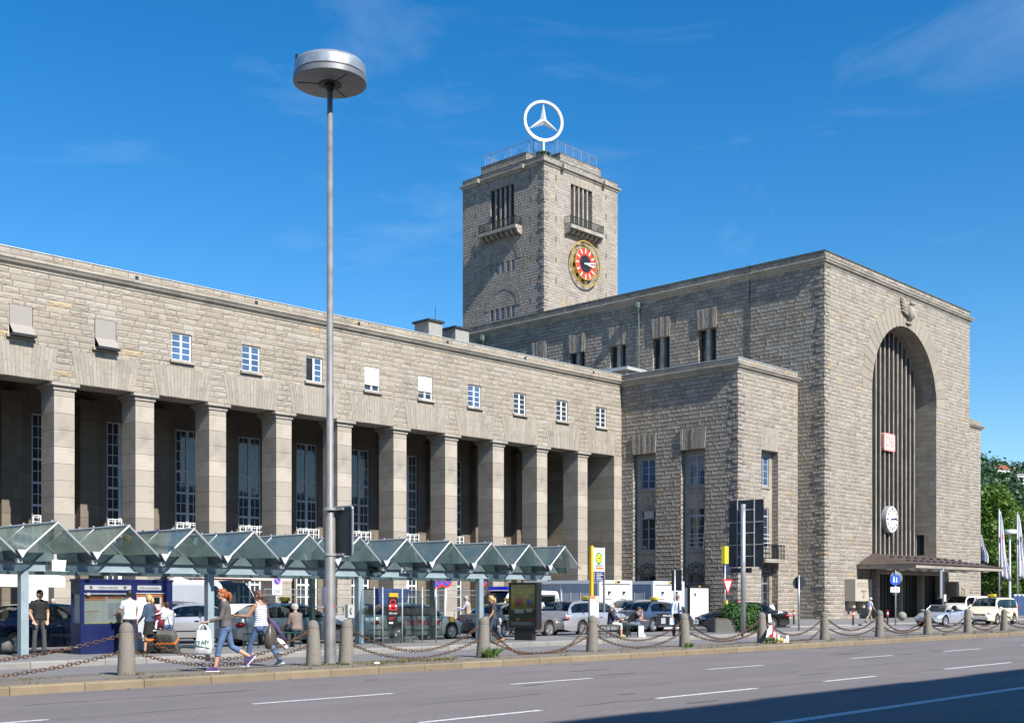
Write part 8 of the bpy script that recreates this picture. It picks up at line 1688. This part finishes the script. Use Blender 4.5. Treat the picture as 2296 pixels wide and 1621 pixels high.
for px, v_, h, cr, sd, lb in ((2206, 64.0, 17.0, 5.5, 1, 'broad green tree directly behind the right corner block'), (2252, 72.0, 16.2, 6.5, 2, 'tall green tree behind the left flagpole'), (2296, 66.0, 13.5, 6.0, 3, 'green tree at the right picture edge behind the flags'), (2335, 80.0, 18.0, 7.5, 4, 'green tree mostly outside the right picture edge'), (2228, 95.0, 21.0, 8.0, 5, 'taller tree further back between the corner block and the flags'), (2285, 104.0, 20.0, 8.5, 6, 'dense tree further back at the right picture edge')):
    tree(lb, onv(px, v_), v_, h, cr, sd, LEAF, 13500, 0.29)
# wooded hill far behind, with two houses
hm = MB(); nx_, ny_ = 30, 14; r = random.Random(9)
def hz(x, y):
    g_ = max(0, min(1, (x/y-1.9)/0.4)); g_ = g_*g_*(3-2*g_); f = max(0, min(1, (y-110)/290)); return g_*(102*f*f*(3-2*f)+6*sin(x*0.012)+4*sin(x*0.031+1))
rows = [[(200+45*i, 110+40*j, hz(200+45*i, 110+40*j)-2) for i in range(nx_+1)] for j in range(ny_+1)]; hm.loft(rows, caps=False, closed=False); tag(hm.build('hill', mat('hill_green', (0.035, 0.055, 0.025), 0.9, var=0.3, vs=0.05), smooth='all'), kind='structure')
fm = MB(); blobs = []
for k in range(900):
    px = r.uniform(2170, 2480); v_ = 150+380*r.random()**1.2; x = onv(px, v_); s_ = r.uniform(6.5, 11); blobs.append((x, v_, hz(x, v_)+s_*0.45, s_, s_*r.uniform(0.7, 1.0)))
leaf_cloud(fm, r, blobs, 72000, 1.15, 0.8, 0.75, 0.5); tag(fm.build('wooded_hillside', LEAFF), 'dark green wooded hillside rising behind the trees at the right edge', 'woods', kind='stuff')
for px, py, d_, lb, roofm in ((2240, 1051, 750, 'white house with a red tiled roof on the wooded hillside', mat('red_tiles', (0.30, 0.10, 0.055), 0.8)), (2284, 1063, 750, 'white flat roofed house on the wooded hillside at the right edge', mat('flat_roof', (0.35, 0.36, 0.37), 0.7))):
    a, b = ray(px); zz = EYE+(HY-py)*d_/FPX; t_ = thing('hillside_house', lb, 'house', (a*d_, b*d_, zz-5), YAW-pi/2+0.3, 'houses on the hillside'); MB().box(-4.5, 4.5, -4, 4, -8, 4.4).build('wall', WHITEP if False else mat('house_render', (0.7, 0.7, 0.68), 0.8), t_); m = MB()
    if px < 2270: m.prism([(-5.2, -4.6, 4.3), (5.2, -4.6, 4.3), (0, -4.6, 7.2)], (0, 9.2, 0))
    else: m.box(-5.2, 5.2, -4.6, 4.6, 4.4, 4.9)
    m.build('roof', roofm, t_); m = MB(); [m.box(-3.2+2.6*k, -2.0+2.6*k, -4.05, -4.0, 1.2, 3.0) for k in range(3)]; [m.box(-4.55, -4.5, -2.6+2.6*k, -1.4+2.6*k, 1.2, 3.0) for k in range(3)]; m.build('window', GLASS, t_)
# planter with a big shrub
x0_, y0_ = 44.05, 28.75
PLN = thing('concrete_planter', 'low square concrete planter holding the big round green shrub', 'planter', (x0_, y0_, 0.15), radians(-40)); m = MB(); m.prism([(px_, pz_, 0) for px_, pz_ in rrect(1.5, 1.2, 0.12)], (0, 0, 0.56)); m.build('box', granite('planter_concrete', (0.13, 0.125, 0.115), 0.4), PLN); MB().box(-0.65, 0.65, -0.5, 0.5, 0.57, 0.6).build('soil', BARK, PLN)
r = random.Random(21); SHR = thing('green_shrub', 'big round green shrub spilling over its concrete planter beside the direction sign', 'shrub', (x0_+0.28, y0_-0.24, 0.72), YAW-pi/2); m = MB(); blobs = []
for k in range(22): a = k*2.4; q = r.uniform(0.2, 0.95); blobs.append((q*cos(a)*0.9, q*sin(a)*0.7, r.uniform(-0.05, 0.5), r.uniform(0.28, 0.42), r.uniform(0.24, 0.36)))
for k in range(16): f = k/15; blobs.append((-0.1+0.95*f, -0.62+0.2*r.random(), r.uniform(-0.42, 0.1), 0.27, 0.27))
leaf_cloud(m, r, blobs, 13000, 0.055, 0.6, 0.5, 0.3); m.build('foliage', LEAFB, SHR); m = MB(); [m.tube([(0, 0, -0.1), (0.35*cos(k), 0.3*sin(k), 0.2), (0.7*cos(k), 0.55*sin(k), 0.5)], [0.02, 0.015, 0.005], 5) for k in range(9)]; m.build('stem', BARK, SHR)
# weeds and dry grass along the median
def blades(mb, r, x, y, n, rad, hgt, z=0.15, wd=0.008, spread=0.6):
    for k in range(n):
        a, q = r.uniform(0, 6.28), rad*sqrt(r.random()); bx, by = x+q*cos(a), y+q*sin(a)*0.6; h = hgt*r.uniform(0.4, 1.1); dx_, dy_ = r.gauss(0, spread)*h, r.gauss(0, spread)*h; w_ = wd*r.uniform(0.6, 1.5); b = r.uniform(0, 3.14); ux, uy = w_*cos(b), w_*sin(b)
        mb.add([(bx-ux, by-uy, z), (bx+ux, by+uy, z), (bx+dx_*0.5+ux*0.7, by+dy_*0.5+uy*0.7, z+h*0.65), (bx+dx_, by+dy_, z+h)], [(0, 1, 2, 3)])
r = random.Random(31); m = MB()
for k in range(260): xg = r.uniform(6, 70); blades(m, r, xg, r.choice((19.9, 19.95, 20.4+0.9*r.random(), 20.9)), r.randint(4, 16), r.uniform(0.05, 0.35), r.uniform(0.02, 0.07))
for k in range(14): blades(m, r, BX[3][0]+0.35+0.2*k, 20.55+r.uniform(-.15, .15), 40, 0.22, 0.075)
for b in BX[1:]: blades(m, r, b[0]+0.1, b[1]-0.15, 40, 0.3, 0.07)
tag(m.build('dry_grass', DRY), 'sparse dry grass growing in the joints of the kerb and median', 'grass', kind='stuff')
for k, (bx, lb) in enumerate(((BX[4][0]-0.05, 'green weed tuft at the foot of the bollard before the blonde woman'), (BX[6][0]-0.28, 'small green weed at the left foot of the bollard before the businessman'), (lx+0.15, 'flat green grass tuft at the foot of the lamp pole'))):
    m = MB(); blades(m, r, 0, 0, 160 if k == 0 else 90, 0.22 if k == 0 else 0.16, 0.26 if k == 0 else (0.15 if k == 1 else 0.05), 0.0, 0.014, 0.55); tag(m.build('weed_tuft', WEED, loc=(bx, 20.62, 0.15)), lb, 'weed', 'weed tufts')
m = MB()
for k in range(46): xx, yy = r.uniform(8, 52), r.choice((19.45, 19.4, 19.3, 20.1, 20.4)); zz = 0.006 if yy < 19.55 else 0.156; s_ = r.uniform(0.012, 0.05); a = r.uniform(0, 3.1); m.add([(xx+s_*cos(a+q)*(1 if i % 2 else 0.6), yy+s_*sin(a+q), zz+0.01*(i % 3)) for i, q in enumerate((0, 1.3, 2.6, 3.9, 5.2))], [(0, 1, 2, 3, 4)])
tag(m.build('leaf_litter', mat('dead_leaves', (0.2, 0.12, 0.05), 0.9, var=0.4, vs=2.0)), 'dead leaves and scraps lying along the kerb', 'litter', kind='stuff')
xl, yl = gp(1149, 1478); tag(MB().ball((0, 0, 0.03), (0.09, 0.04, 0.03), 10, 6).build('crumpled_wrapper', WHITE, loc=(onv(845, 20.2), 20.2, 0.15), smooth='all'), 'crumpled white and red wrapper on the median right of the lamp pole', 'litter piece')
